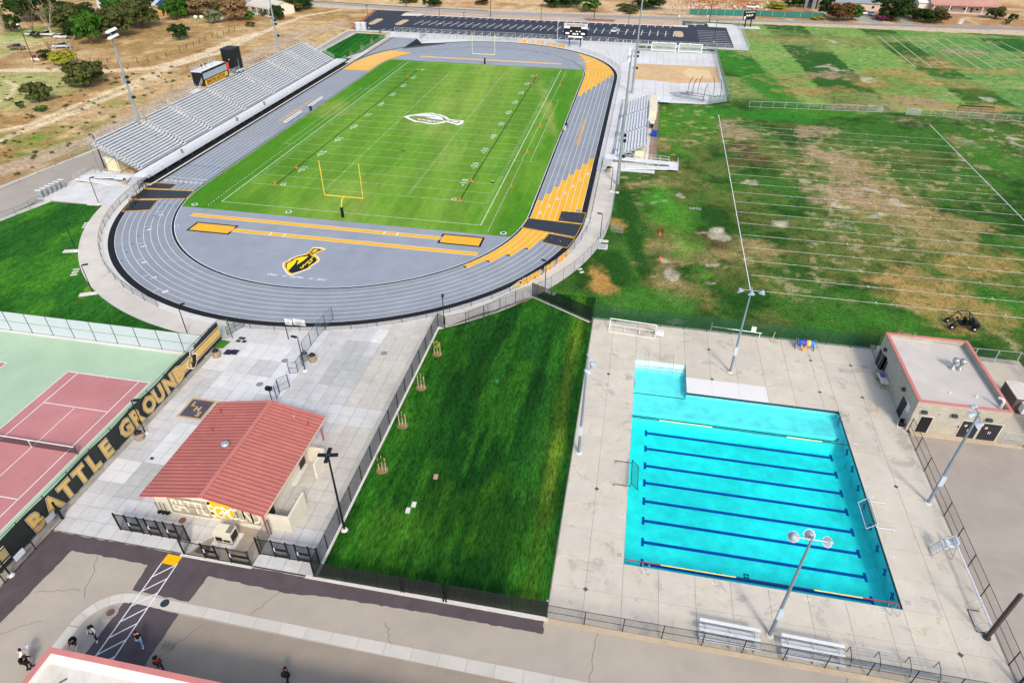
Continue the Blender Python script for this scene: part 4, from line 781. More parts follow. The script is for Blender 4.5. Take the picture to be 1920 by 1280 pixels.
t = thing('storage_container', 'cream storage building under the near end of the grandstand', 'shed', (-28.6, 15, 0)); MB().box(-1.5, 1.3, -6, 6, .0, 2.6).build('wall', M('cream_wall', '#d9cfb0', .8), t); MB().box(-1.6, 1.4, -6.2, 6.2, 2.6, 2.75).build('roof', M('cream_roof', '#e3dcc4', .8), t)
for a, b in ((349, 288), (427, 226), (505, 198)): x, y = at(a, b, 1.0); o = thing('trash_can', 'grey trash can on the grandstand walkway '+{349: 'nearest the steps', 427: 'by the third aisle', 505: 'by the fourth aisle'}[a], 'trash can', (-19.6, y, Z0), 0, 'walkway trash cans'); MB().lathe([(0, 0), (.25, 0), (.28, .8), (0, .8)], 10).build('can_body', M('can_grey', '#6c737b', .5), o); MB().lathe([(0, .85), (.3, .82), (.3, .78)], 10).build('can_lid', M('can_grey', '#6c737b'), o)
# steps and ramp at the near end
S = thing('access_ramp', 'aluminium ramp and steps leading up to the near end of the big grandstand', 'ramp', (-24, 3, 0))
def sb(nm, x0, x1, y0, y1, z0, z1, m=ALUW, par=S, o=(-24, 3)): return MB().box(x0-o[0], x1-o[0], y0-o[1], y1-o[1], z0, z1).build(nm, m, par)
for k in range(7): sb('step', -21.6, -18.8, 2.7+.42*k, 3.12+.42*k, .1+.13*k, .16+.13*k, ALU)
sb('landing', -24.5, -21.7, 3.6, 5.6, .85, 1.0); sb('landing', -32.3, -30.4, 2.4, 5.6, .45, .55)
def slope(x0, z0, x1, z1, y0, y1, par=S, o=(-24, 3)): b = MB(); b.add([(x0-o[0], y0-o[1], z0), (x1-o[0], y0-o[1], z1), (x1-o[0], y1-o[1], z1), (x0-o[0], y1-o[1], z0), (x0-o[0], y0-o[1], z0-.12), (x1-o[0], y0-o[1], z1-.12), (x1-o[0], y1-o[1], z1-.12), (x0-o[0], y1-o[1], z0-.12)], [(0, 1, 2, 3), (7, 6, 5, 4), (4, 5, 1, 0), (5, 6, 2, 1), (6, 7, 3, 2), (7, 4, 0, 3)]); b.build('ramp_deck', ALUW, par)
slope(-24.5, 1.0, -30.4, .55, 4.0, 5.6); slope(-24.0, .06, -30.4, .55, 2.4, 3.8)
for p, q in (((-24.5, 5.6, 1), (-30.4, 5.6, .55)), ((-24.5, 4.0, 1), (-30.4, 4.0, .55)), ((-24, 2.4, .1), (-30.4, 2.4, .55)), ((-32.3, 2.4, .5), (-32.3, 5.6, .5)), ((-21.6, 2.7, .1), (-21.6, 5.6, 1)), ((-18.8, 2.7, .1), (-18.8, 5.6, 1)), ((-24.5, 3.6, .9), (-24.5, 4.0, .9))): rail(p, q, 1.0, 1.3, par=S, off=(24, -3), mesh=None)
for q in ((-27.4, 1.6, -25.6, -1.2), (-23.6, 2.6, -25.2, -1.6)): rail((q[0], q[1], 0), (q[2], q[3], 0), 1.0, 1.3, par=S, off=(24, -3), mesh=None)
fence('barrier_fence', [(-18.3, 2.2), (-17.6, 5.2)], 1.6, CHAINB, DARKM, 'short black fence panel beside the grandstand steps', 1.5, .05)
fence('barrier_fence', [at(247, 391), at(263, 372), at(275, 352)], 1.7, CHAINB, DARKM, 'black gate section between the left walk and the track', 2.0, .06, bot=True)
# press box and elevator tower
P_ = thing('press_box', 'black and grey press box with yellow banner on top of the grandstand', 'press box', (-31.6, 50.5, 0)); PB = M('press_black', '#17181c', .6)
pb = lambda nm, x0, x1, y0, y1, z0, z1, m, par=P_: MB().box(x0+31.6, x1+31.6, y0-50.5, y1-50.5, z0, z1).build(nm, m, par)
pb('cabin_wall', -34.0, -31.2, 44.2, 57.6, 6.3, 9.5, PB); pb('roof_deck', -34.1, -31.0, 44.1, 57.7, 9.5, 9.62, ALUW); pb('roof_edge', -31.06, -30.98, 44.1, 57.7, 9.35, 9.66, PB)
for k in range(6): pb('window', -31.2, -31.12, 44.7+2.15*k, 46.8+2.15*k, 7.75, 9.15, M('pressbox_window', '#9aa5ae', .25, var=.06))
pb('banner', -31.16, -31.06, 45.0, 57.3, 6.5, 7.5, LET); put('banner_lettering', text_mesh('SPARTAN NATION', 1.05, .01, .1, .03, PB, 'LEFT', 1.16), P_, (-31.04+31.6, 45.4-50.5, 6.65), (math.pi/2, 0, math.pi/2)); pb('banner_end', -31.1, -31.0, 57.3, 57.9, 6.4, 7.6, PB)
rail((-34, 44.2, 9.6), (-34, 57.6, 9.6), 1.05, 1.6, par=P_, off=(31.6, -50.5)); rail((-34, 44.2, 9.6), (-31.3, 44.2, 9.6), 1.05, 1.4, par=P_, off=(31.6, -50.5))
for x, y in ((-33.8, 45), (-31.6, 45), (-33.8, 51), (-33.8, 57)): MB().bar((x+31.6, y-50.5, 0), (x+31.6, y-50.5, 6.3), .1).build('leg', GALV, P_)
for y in (47.5, 49.5): b = MB(); b.bar((-.9, y-50.5, 9.6), (-.9, y-50.5, 10.4), .04); b.obox((-.9, y-50.5, 10.5), .4, .3, .3); b.build('camera_mount', DARKM, P_)
b = MB(); b.bar((-.6, 1.5, 9.6), (-.6, 1.5, 12.2), .05); b.lathe([(0, .25), (.2, .2), (.2, -.2), (0, -.2)], 8, (-.6, 1.5, 12.1)); b.build('mast', GALV, P_)
pb('side_deck', -33.5, -31.4, 39.6, 44.0, 5.6, 5.7, ALUW); rail((-33.5, 39.6, 5.7), (-33.5, 44, 5.7), 1.1, 1.4, par=P_, off=(31.6, -50.5)); rail((-33.5, 39.6, 5.7), (-31.4, 39.6, 5.7), 1.1, 1.0, par=P_, off=(31.6, -50.5)); rail((-31.4, 41.5, 5.7), (-31.4, 44, 7.2), 1.1, 1.0, par=P_, off=(31.6, -50.5))
pb('side_deck', -33.0, -31.0, 57.8, 60.6, 6.2, 6.3, ALUW); rail((-31.2, 57.8, 6.3), (-31.2, 60.6, 6.3), 1.1, .9, par=P_, off=(31.6, -50.5)); rail((-31.0, 60.6, 6.3), (-31.0, 64.2, 6.3), 1.1, .9, par=P_, off=(31.6, -50.5))
P_.location.y = 53.3; P_.scale = (1, .8, 1)
T_ = thing('elevator_tower', 'black elevator tower with a red door behind the press box', 'tower', (-32.6, 64.5, 0)); MB().box(-1.6, 1.6, -1.9, 1.9, 0, 11.6).build('shaft', PB, T_); MB().box(-1.7, 1.7, -2.0, 2.0, 11.6, 11.8).build('roof', M('tower_roof', '#2b2d33', .7), T_)
MB().box(-1.2, -.1, -1.97, -1.9, 6.3, 8.6).build('door', M('red_door', '#c9443f', .5), T_); MB().box(.2, .4, -2.0, -1.9, 9.2, 9.4).build('wall_light', WHITE, T_); MB().box(1.6, 1.64, -.1, 0, 6.5, 9.2).build('conduit', GALV, T_); MB().box(1.6, 1.64, -1.9, 1.9, 6.2, 6.6).build('tower_ledge', ALU, T_)
# ------------------------------------------------------------------ east grandstand
E_ = thing('small_grandstand', 'small aluminium bleacher stand beyond the right straight', 'grandstand', (72.5, 57, 0)); e = lambda nm, x0, x1, y0, y1, z0, z1, m=ALUW: MB().box(x0-72.5, x1-72.5, y0-57, y1-57, z0, z1).build(nm, m, E_)
for i in range(10):
    x = 69.3+.64*i; z = .55+.27*i
    for y0, y1 in ((36.6, 49.2), (50.4, 63), (64.2, 76.4)): e('bench_seat', x+.15, x+.42, y0, y1, z+.32, z+.38); e('footboard', x-.21, x+.42, y0, y1, z-.05, z, ALU); e('riser', x+.42, x+.44, y0, y1, z, z+.22, ALU)
    if i < 3: e('end_rail', x, x+.05, 36.3, 36.35, z, z+1.0, GALV)
    for y in (49.8, 63.6): e('aisle_step', x-.15, x+.42, y-.55, y+.5, z-.05, z, ALU)
rail((75.9, 36.5, 3.0), (75.9, 76.5, 3.0), 1.2, 2.2, par=E_, off=(-72.5, -57))
for y in (36.4, 76.6): rail((71, y, 1.3), (75.9, y, 3.1), 1.1, 1.2, par=E_, off=(-72.5, -57), mesh=None)
for y in np.arange(37, 77, 4.4): b = MB(); b.bar((3.3, y-57, 0), (3.3, y-57, 2.9), .06, n=4); b.bar((.2, y-57, 0), (.2, y-57, 1.6), .06, n=4); b.bar((-3.1, y-57, .3), (3.4, y-57, 3.0), .06, n=4); b.bar((3.3, y-57, .2), (.2, y-57, 1.5), .04, n=4); b.build('support_frame', GALV, E_)
for y in (38.5, 50, 63, 76): b = MB(); b.path([(-3.3, y-57, .3), (-3.3, y-57, 1.2), (-3.0, y-57+.5, 1.35), (-2.6, y-57+.9, 1.2), (-2.6, y-57+.9, .3)], .05, 5); b.path([(-3.7, y-57+.7, .3), (-3.7, y-57+.7, 1.2), (-3.3, y-57+1.2, 1.35)], .05, 5); b.build('hand_rail', DARKM, E_)
RMP = thing('access_ramp', 'aluminium ramp folding back beside the small grandstand', 'ramp', (74, 34, 0))
slope(69.6, .95, 80.8, .6, 34.2, 36.0, RMP, (74, 34)); slope(72.0, .1, 80.8, .55, 31.6, 33.4, RMP, (74, 34)); sb('landing', 80.8, 82.6, 31.6, 36.0, .5, .6, ALUW, RMP, (74, 34)); sb('landing', 67.6, 69.6, 34.2, 36.6, .85, .97, ALUW, RMP, (74, 34))
for k in range(6): sb('step', 67.4, 69.2, 31.4+.45*k, 31.85+.45*k, .1+.13*k, .16+.13*k, ALU, RMP, (74, 34))
for p, q in (((69.6, 34.2, .95), (80.8, 34.2, .6)), ((69.6, 36, .95), (80.8, 36, .6)), ((72, 31.6, .1), (80.8, 31.6, .55)), ((72, 33.4, .1), (80.8, 33.4, .55)), ((82.6, 31.6, .6), (82.6, 36, .6)), ((69.2, 31.4, .1), (69.2, 34.2, .95)), ((67.4, 31.4, .1), (67.4, 36, .95)), ((80.8, 31.6, .6), (82.6, 31.6, .6))): rail(p, q, 1.0, 2.0, par=RMP, off=(-74, -34), mesh=None)
R2 = thing('access_landing', 'aluminium landing behind the far end of the small grandstand', 'ramp', (80, 83, 0)); sb('landing', 77.6, 81.8, 79.6, 84.5, .6, .75, ALUW, R2, (80, 83))
for p, q in (((77.6, 79.6, .7), (81.8, 79.6, .7)), ((81.8, 79.6, .7), (81.8, 84.5, .7)), ((77.6, 79.6, .7), (77.6, 84.5, .7)), ((79.7, 79.6, .7), (79.7, 84.5, .7))): rail(p, q, 1.0, 1.6, par=R2, off=(-80, -83), mesh=None)
for x, y0, y1, m, l in ((76.1, 66, 80, '#ddd6bd', 'cream storage shed behind the far part of the small grandstand'), (76.4, 37.2, 42.0, '#e0d8b4', 'yellowish storage box under the near end of the small grandstand')):
    t = thing('storage_shed', l, 'shed', (x+.9-(2.4 if y0 < 50 else 0), (y0+y1)/2, 0)); h_ = (y1-y0)/2; MB().box(-.9-(.4 if y0 < 50 else 0), .9, -h_, h_, 0, 1.9).build('wall', M('shed'+m[1:], m, .8), t)
    for k in range(int(h_*2)): MB().box(-1.0-(.4 if y0 < 50 else 0), 1.0, -h_+k, -h_+k+.94, 1.9, 1.98).build('roof_panel', M('shed'+m[1:], m), t)
t = thing('blue_bin', 'bright blue bin behind the small grandstand', 'bin', (77.6, 53.6, 0)); MB().box(-.6, .6, -.7, .7, .1, 1.1).build('bin_body', M('bright_blue', '#1c3fa8', .5), t); MB().box(-.65, .65, -.75, .75, 1.1, 1.2).build('bin_lid', M('bright_blue', '#1c3fa8'), t)
t = thing('equipment_rack', 'cream rack with dark gear behind the small grandstand', 'rack', (77.0, 60.5, 0)); MB().box(-.5, .5, -2.4, 2.4, 1.4, 1.5).build('rack_top', M('rack_cream', '#e2dcc4', .7), t); [MB().obox((0, -1.6+1.1*k, .8), .6, .6, .9).build('rack_gear', DARKM, t) for k in range(4)]
fence('grass_fence', [(78.2, 36.6), (78.6, 79.4)], 1.1, CHAIN, M('dull_steel', '#6d6f70'), 'low fence between the small grandstand and the practice field', 3.2, .04, mid=True)
ground('dirt_strip', jag([(76.5, 36.5), (78.2, 36.5), (78.6, 80), (77.2, 80)], .8, .06), -.01, M('dirt_strip', '#a08672', 1, var=.2))
# ------------------------------------------------------------------ scoreboard, parking lot and streets
def scoreboard(x, y, rot, lab, title, wd, h0, h1, sub):
    t = thing('scoreboard', lab, 'scoreboard', (x, y, 0), rot, 'dark scoreboards on two legs')
    for s in (-1, 1): MB().obox((s*wd*.24, 0, h0/2), .3, .3, h0).build('leg', BLACK, t)
    hh = h1-h0; MB().box(-wd/2, wd/2, -.18, .18, h0, h1).build('display_panel', M('board_black', '#15171c', .5), t)
    put('board_lettering', text_mesh(title, hh*.17, .01, 0, .02, M('board_print', '#c9c9c9', .6) if not sub else WHITE, 'CENTER', wd/(len(title)*hh*.12)*.92), t, (0, -.27, h1-hh*.21 if not sub else h1-hh*.28), (math.pi/2, 0, 0))
    W_ = M('board_white', '#e9ecef', .5, var=.02)
    bx = lambda nm, u0, u1, v0, v1, m=W_: MB().box(u0*wd, u1*wd, -.22, -.18, h0+v0*hh, h0+v1*hh).build(nm, m, t)
    if sub:
        for u in (-.42, .24): bx('score_window', u, u+.16, .12, .26)
        for u in (-.12, -.04, .06): bx('digit', u, u+.06, .1, .22)
        for u in (-.22, .02, .14): bx('digit', u, u+.07, .32, .4)
        bx('team_plate', -.5, -.24, .58, .72, M('board_teal', '#cfe3e2', .5)); bx('team_plate', .24, .5, .58, .72, M('board_teal', '#cfe3e2'))
        MB().box(-wd/2, wd/2, -.24, -.19, h1-hh*.27, h1).build('header_panel', M('header_grey', '#c4c0c0', .6), t); MB().box(-wd*.3, wd*.3, -.2, .0, h0-.5, h0-.02).build('sponsor_panel', M('board_white', '#e9ecef'), t)
    else:
        for u in (-.3, -.1, .12): bx('digit', u, u+.13, .44, .56)
        for v in (.08, .2, .3): bx('digit', -.47, -.32, v, v+.07)
        bx('print_line', -.47, .2, .38, .4)
    return t
def board_title(t, s, size, z, sx, m): put('board_lettering', text_mesh(s, size, .01, 0, .02, m, 'CENTER', sx), t, (0, -.27, z), (math.pi/2, 0, 0))
sbx = scoreboard(49.3, 143.6, -.05, 'scoreboard with grey header behind the far bend of the track', 'SPARTAN STADIUM', 8.2, 3.4, 7.4, True)
for o in list(COL.objects):
    if o.parent == sbx and o.name.startswith('board_lettering'): o.data = text_mesh('SPARTAN STADIUM', .75, .01, 0, .02, M('header_print', '#7a7478', .6), 'CENTER', .92); o.location.z = 6.55
scoreboard(112.3, 193.5, .55, 'two legged scoreboard standing on white concrete near the street', 'SCOREBOARD', 5.6, 2.7, 5.9, False)
ground('scoreboard_pad', rect(109, 117, 190.5, 196), -.04, LG)
ASPH = M('fresh_asphalt', '#363843', .85, var=.12, scale=.3, bump=.01, bscale=20); ROADM = M('old_road', '#a29c95', .9, var=.08, scale=.15)
lotp = [(-36.5, 153.5), (104, 153.5), (104, 190.5), (97.3, 191.5), (97, 198.5), (87.5, 198.5), (87.2, 189.8), (-27, 188.8), (-29, 191.5), (-27, 196.5), (-42.6, 196.5), (-36.5, 153.5)][:-1]
ground('parking_lot', lotp, -.035, ASPH)
mk = MB()
def mark(x0, y0, x1, y1, w_=.13, z=-.025): d = Vector((x1-x0, y1-y0)).normalized(); n = Vector((-d.y, d.x))*w_; mk.add([(x0-n.x, y0-n.y, z), (x1-n.x, y1-n.y, z), (x1+n.x, y1+n.y, z), (x0+n.x, y0+n.y, z)], [(0, 1, 2, 3)])
for k in range(36):
    x = -17+2.95*k
    if x < 84: mark(x, 168.4, x+(1.2 if x < 45 else .4), 178.2)
    if -22 < x-4 < 83: mark(x-4, 185.2, x-3.6, 188.7)
for k in range(40):
    x = -26+2.95*k
    if x < 90: mark(x, 153.7, x+(.9 if x < 45 else .1), 158.3)
mark(-16, 173.4, 82, 173.6, .08)
for k in range(9): mark(92.5, 157.5+3.1*k, 103.4, 157.5+3.1*k)
mark(87.3, 196.9, 96.8, 197.2, .15); mark(92.2, 190.6, 92.0, 196.2, .12)
mk.build('parking_stripe', WHITE, kind='structure', label='white bay lines painted on the parking lot')
for a in (1296, 1309): x, y = at(a, 46); put('painted_stop', text_mesh('STOP', 2.2, 0, 0, .08, WHITE, 'CENTER', .9), None, (x, y+.8, -.02), math.pi, label='white STOP painted on the %s lane of the parking lot exit' % ('left' if a == 1296 else 'right'), cat='marking')
def island(P, lab, m=None): MB().prism(P, -.05, .12).build('traffic_island', [m or SANDC, KERB], kind='structure', label=lab)
SANDC = M('island_gravel', '#c5ac8d', .95, var=.1)
def capsule(a, b, wd=1.4): (x0, y0), (x1, y1) = a, b; th = math.atan2(y1-y0, x1-x0); P = [(x1+wd*math.cos(th+t), y1+wd*math.sin(th+t)) for t in np.linspace(-math.pi/2, math.pi/2, 7)]+[(x0+wd*math.cos(th+t), y0+wd*math.sin(th+t)) for t in np.linspace(math.pi/2, 3*math.pi/2, 7)]; return P
island(capsule(at(697, 45), at(712, 37)), 'left sandy island in the lot entrance'); island(capsule(at(747, 46), at(760, 39)), 'right sandy island at the row end'); island(capsule((85.4, 170), (85.2, 177), 1.7), 'sandy island at the right end of the middle row')
for P, l in ((rect(83.5, 89.2, 188.2, 191.0), 'small kerbed island by the lot exit'), ([(-28, 186), (-20, 187.5), (-20, 191), (-28, 191)], 'kerbed corner by the lot entrance')): MB().prism(P, -.05, .1).build('kerb_island', KERB, kind='structure', label=l)
for P in (rect(-37.2, 98, 152.3, 153.5), rect(-20, 84, 188.8, 189.5)): MB().prism(P, -.08, .08).build('kerb', KERB, kind='structure')
MB().prism([(97.2, 191), (104, 190.6), (104, 153.4), (93.8, 153.4), (93.8, 150.9), (108.6, 150.9), (109.4, 197.6), (97.0, 198.6)], -.1, .03).build('pavement', CONCW, kind='structure', label='pale pavement round the right end of the parking lot')
MB().prism([(-43.1, 196.5), (-43.6, 196.5), (-37.4, 153), (-36.9, 153)], -.08, .1).build('red_kerb', M('red_kerb', '#b0483a', .8), kind='structure')
jb = MB()
for k in range(11): jb.box(104.2, 109, 154+4*k, 154.06+4*k, .031, .035)
for k in range(4): jb.box(96+3.3*k, 96.06+3.3*k, 151, 153.3, .031, .035)
jb.build('concrete_joint', M('joint_grey', '#a09e9a'), kind='structure')
def lotlamp(a, b, h, lab): lamp(a, b, h, lab, (1.2, -1.9), m=M('brown_pole', '#3a3634', .5), grp='dark lamp posts in the parking lot', r=.1)
for a, b, h, lab in ((692, 53, 7.8, 'dark lamp post at the left end of the parking lot'), (825, 45, 7.8, 'dark lamp post in the middle row left of the far goal'), (871, 66, 7.5, 'dark lamp post behind the fence left of the far goal'), (1014, 50, 7.8, 'dark lamp post left of the grey headed scoreboard'), (1177, 57, 7.8, 'dark lamp post just right of the white parked car'), (1338, 79, 7.0, 'dark lamp post at the right end bays')): lotlamp(a, b, h, lab)
x, y = at(1045, 75); t = thing('flag_pole', 'thin white pole left of the grey headed scoreboard', 'pole', (x, y, 0)); MB().bar((0, 0, 0), (0, 0, 7.2), .07).build('pole', WHITE, t); MB().lathe([(0, 7.4), (.1, 7.3), (0, 7.2)], 8).build('finial', WHITE, t)
# streets
ground('street', [(-330, 195), (-75, 205.5), (-36, 200), (5, 197.5), (49, 199.5), (92, 203.5), (113, 206.5), (156, 208.5), (217, 212), (420, 222), (420, 230), (217, 219.5), (156, 213.5), (113, 213.2), (92, 211), (49, 207.5), (5, 205), (-36, 206.5), (-75, 210.5), (-330, 204)][::1], -.06, ROADM)
def line_on(pts, w_, z, m, nm, lab): b = MB(); [b.bar((*p, z), (*q, z), w_, n=4) for p, q in zip(pts[:-1], pts[1:])]; b.build(nm, m, kind='structure', label=lab)
line_on([(49, 203), (92, 206.8), (113, 209.3), (156, 210.8), (217, 215.5), (420, 226)], .12, -.1, M('tar_line', '#57524e', .8), 'tar_seam', 'dark seam along the street')
line_on([(5, 205.3), (-36, 206.9), (-75, 210.9), (-150, 212)], .35, -.2, M('tar_line', '#57524e'), 'road_edge', 'dark far edge of the street')
ground('street_verge', [(-27, 189.4), (87, 190), (87.4, 203), (49, 199.4), (5, 197.4), (-27, 199.4)], -.07, M('verge_soil', '#bfa68e', 1, var=.15, scale=.3))
ground('red_soil', jag([at(1092, 34), at(1155, 37), at(1150, 41), at(1100, 39)], 1, .3), -.05, M('red_soil', '#9c6b56', 1, var=.2))
# service road west of the grandstand
SR = [(-48, -17), (-44.2, -3), (-41.2, 17.7), (-38, 50), (-34.5, 93), (-37.6, 153), (-36.8, 153.5), (-29.6, 153.5), (-30.0, 120), (-29, 95), (-31.5, 60), (-31.5, 30), (-31.7, 5.9), (-33.5, -14.3), (-36.5, -24)]
ground('service_road', SR, -.045, M('service_road_grey', '#a79e92', .9, var=.07, scale=.2))
MB().prism([(-48.5, -17), (-44.7, -3), (-41.6, 17.7), (-38.4, 50), (-34.9, 93), (-38.1, 153), (-37.6, 153), (-34.4, 93), (-37.9, 50), (-41.1, 17.7), (-44.1, -3), (-47.8, -17)], -.06, .1).build('kerb', KERB, kind='structure')
MB().prism([(-36.5, -24), (-33.4, -14.3), (-31.5, -4), (-30.3, -6.4), (-31.6, -11), (-34.4, -22)], -.08, 0).build('pavement', CONC, kind='structure', label='narrow pavement beside the service road')
AP = thing('apron_paving', 'pale concrete paving at the foot of the big grandstand', 'paving'); del AP['category']; AP['kind'] = 'structure'
ground('joint_bed', [(-33.6, -8), (-30.3, -6.4), (-19.6, -6.0), (-16.6, -5), (-16.6, 8), (-33.6, 8)], -.03, JOINT, parent=AP)
for i in range(8):
    for j in range(7):
        x0 = -33.6+2.2*i; y0 = -5.9+2.1*j
        if x0+2.2 < -16.4: MB().box(x0+.02, x0+2.18, y0+.02, y0+2.08, -.1, -.008).build('paving_slab', CONCN if (i*3+j) % 3 else CONCW, AP)
fence('road_fence', [at(0, 357), at(60, 332), at(110, 310), at(178, 280), at(262, 240), at(395, 172), at(500, 125)], 1.4, CHAIN, M('dull_steel', '#6d6f70'), 'chain link fence between service road and dry field', 4.2, .04)
fence('road_fence', [at(0, 415), at(45, 398), at(80, 380)], 1.4, CHAIN, M('dull_steel', '#6d6f70'), 'chain link fence beside the lower left pavement', 3.2, .04)
fence('road_fence', [(-31.5, 2.8), (-31.8, 7.5)], 1.4, CHAIN, M('dull_steel', '#6d6f70'), 'short chain link fence by the foot of the ramp', 2.0, .04)
for i in range(6):
    x, y = -33.1+.06*i, -5.4+1.05*i; t = thing('turnstile', 'grey turnstile by the left lawn, number %s from the near end' % ('one two three four five six'.split()[i]), 'turnstile', (x, y, 0), .1, 'turnstiles beside the left lawn')
    b = MB(); b.box(-.5, .5, -.12, -.05, 0, 1.5); b.box(-.5, .5, .05, .12, 0, 1.2); b.build('side_frame', GALV, t); b = MB(); [b.bar((0, 0, .3+.25*k), (.45*math.cos(k), .45*math.sin(k), .3+.25*k), .03) for k in range(5)]; b.build('turnstile_arm', GALV, t); MB().box(-.55, .55, -.2, .2, 1.5, 1.56).build('top_plate', ALUW, t)
# north lawn strip
fence('strip_fence', [(-32.6, 108), (-32.8, 148.6), (-19.2, 147.8), (-18.6, 106)], 1.4, CHAIN, GALV, 'grey fence round the striped lawn strip', 3.0, .035, mid=False)
MB().prism([(-18.9, 104), (-18.2, 104), (-18.8, 148.5), (-33.2, 149.4), (-33.2, 148.7), (-19.4, 147.9)], -.08, .04).build('kerb', KERB, kind='structure')
MB().prism([(-33.3, 108), (-32.5, 108), (-32.7, 149), (-34.4, 149)], -.08, .02).build('pavement', CONC, kind='structure')
for a, b, l in ((747, 50, 'left'), (757, 48, 'right')): x, y = at(672+(a-747)*1.0, 56); t = thing('ticket_booth', 'round grey kiosk at the lot entrance, the %s of two' % l, 'kiosk', (x, y, 0)); MB().lathe([(1.1, 0), (1.1, 2.2), (1.2, 2.3), (0, 2.6)], 12).build('booth_wall', M('booth_grey', '#b9bdc2', .6), t); MB().lathe([(1.25, 2.3), (1.25, 2.42), (0, 2.7)], 12).build('booth_roof', ALUW, t)
# fences between lot and stadium
fence('lot_fence', [(-18.5, 150.3), (63.5, 150.0)], 2.2, CHAIN, M('bright_steel', '#b7bdc1', .5), 'tall light grey fence between parking lot and track', 3.0, .06, bot=True); fence('lot_fence', [(63.8, 150.2), (69.8, 150.2)], 1.8, CHAIN, M('bright_steel', '#b7bdc1'), 'short gate fence right of the tall lot fence', 2.9, .06, mid=True); fence('lot_fence', [(70.1, 150.8), (97.6, 150.8)], 1.7, CHAIN, M('bright_steel', '#b7bdc1'), 'light grey fence above the green hedge strip', 3.0, .05)
fence('lot_fence', [(98, 150.7), (108.6, 150.7), (109.4, 197.4)], 1.8, CHAIN, M('bright_steel', '#b7bdc1'), 'tall grey fence at the right end of the parking lot', 2.6, .05, mid=True)
fence('chute_fence', [(-6.6, 144.3), (-6.4, 150)], 2.0, CHAIN, M('slate_steel', '#4a5560', .5), 'dark fence beside the head of the sprint straight', 1.6, .06, bot=True); fence('chute_fence', [(-6.5, 142.9), (2, 145.8), (12, 147.1), (24, 147.6), (30, 147.4)], 1.3, CHAIN, M('slate_steel', '#4a5560'), 'low dark fence above the far bend', 2.6, .045, mid=False)
# sand pit fences, windscreens, shot put cage
fence('pit_fence', [(97.6, 150.4), (97.0, 144.6), (96.8, 115), (96.9, 86.3), (91.2, 82.4)], 2.0, SCREENG, M('pit_steel', '#a7b7b0', .5), 'fence down the right side of the sand pit', 3.0, .05); fence('pit_fence', [(70.1, 141.8), (75.0, 142.0)], 2.0, CHAING, M('pit_steel', '#a7b7b0'), 'green chain link panel left of the two screen panels', 1.9, .05, bot=True)
fence('pit_fence', [(92.6, 142.6), (97.0, 142.8)], 2.0, CHAING, M('pit_steel', '#a7b7b0'), 'green chain link panel right of the two screen panels', 2.2, .05, bot=True); fence('pit_fence', [(81.8, 84.6), (86.5, 83.9), (91.2, 82.4)], 1.1, CHAIN, GALV, 'low fence at the near end of the throwing area', 2.4, .04)
for x0, x1, s_, l in ((75.6, 83.6, 'Spartan Country', 'left'), (84.6, 92.2, 'Home of Champions', 'right')):
    t = thing('windscreen_board', 'large grey screened panel in white frame behind the sand pit, the %s one' % l, 'screen', (x0, 142.1, 0)); b = MB(); wd = x1-x0
    for q in (((0, 0, 0), (0, 0, 2.9)), ((wd, 0, 0), (wd, 0, 2.9)), ((0, 0, 2.8), (wd, 0, 2.8)), ((0, 0, .4), (wd, 0, .4))): b.bar(*q, .14, n=4)
    b.build('panel_frame', WHITE, t); b = MB().quad((.1, 0, .4), (wd-.1, 0, .4), (wd-.1, 0, 2.75), (.1, 0, 2.75)); o = b.build('screen_sheet', MESHMAT('grey_screen', '#9aa79d', .1, .1, cover=.7), t); l_ = o.data.uv_layers.new(name='UVMap')
    put('screen_lettering', text_mesh(s_, .75, 0, .2, .01, M('screen_print', '#6f7d74', .7), 'CENTER'), t, (wd/2, -.06, 1.3), (math.pi/2, 0, 0))
    for k in range(1, 3): MB().bar((wd*k/3, .05, 0), (wd*k/3, .05, 2.8), .05).build('panel_post', GALV, t)
t = thing('throwing_cage', 'curved black uprights of the throwing cage on its concrete pad', 'cage', (86.5, 91, 0))
for i, (a, b, c, d, cr) in enumerate(((1289, 176, 1299, 151, .8), (1297, 180, 1306, 159, .7), (1308, 175, 1314, 149, .6), (1318, 191, 1325, 161, .5), (1337, 179, 1337, 151, -.6), (1350, 182, 1350, 157, -.7))):
    x, y = at(a, b); x -= 86.5; y -= 91; h = 4.6; pts = [(x, y, 0), (x, y, h*.4), (x+.15*cr, y, h*.65), (x+.6*cr, y, h*.87), (x+1.1*cr, y, h)]; MB().path(pts, .07, 5).build('cage_upright', BLACK, t)
MB().path([(-2.2, .5, .1), (0, -.8, .1), (4.0, -2.3, .1)], .06, 5).build('base_bar', DARKM, t); MB().path([(1.5, 1.0, .1), (7.5, -1.2, .1)], .06, 5).build('base_bar', DARKM, t)
MB().poly([(-5.5, .5), (-3.5, -3.6), (3.5, -6.6), (4.6, -4.5), (1, -2.5), (-1.0, 2.5)], .0).build('net_heap', M('net_grey', '#9ea3a6', .9, var=.25, scale=2), t, loc=(0, 0, .015))
MB().lathe([(0, .02), (1.3, .02), (1.35, 0)], 20, (.3, 1.5, 0)).build('throwing_circle', M('circle_grey', '#8f9194', .8, var=.1), t)
ground('pit_edge', [(70.6, 124.3), (96.5, 125.3), (96.5, 124.5), (70.6, 123.4)], -.003, KERB)
for a, b in ((1164, 85),): x, y = at(a, b); t = thing('drain_cover', 'small dark drain in the white concrete beside the lot fence', 'drain', (x, y, 0)); MB().lathe([(0, .03), (.3, .03), (.3, 0)], 8).build('drain_grate', DARKM, t); MB().lathe([(.3, .02), (.42, .02), (.42, 0)], 8).build('drain_collar', KERB, t)
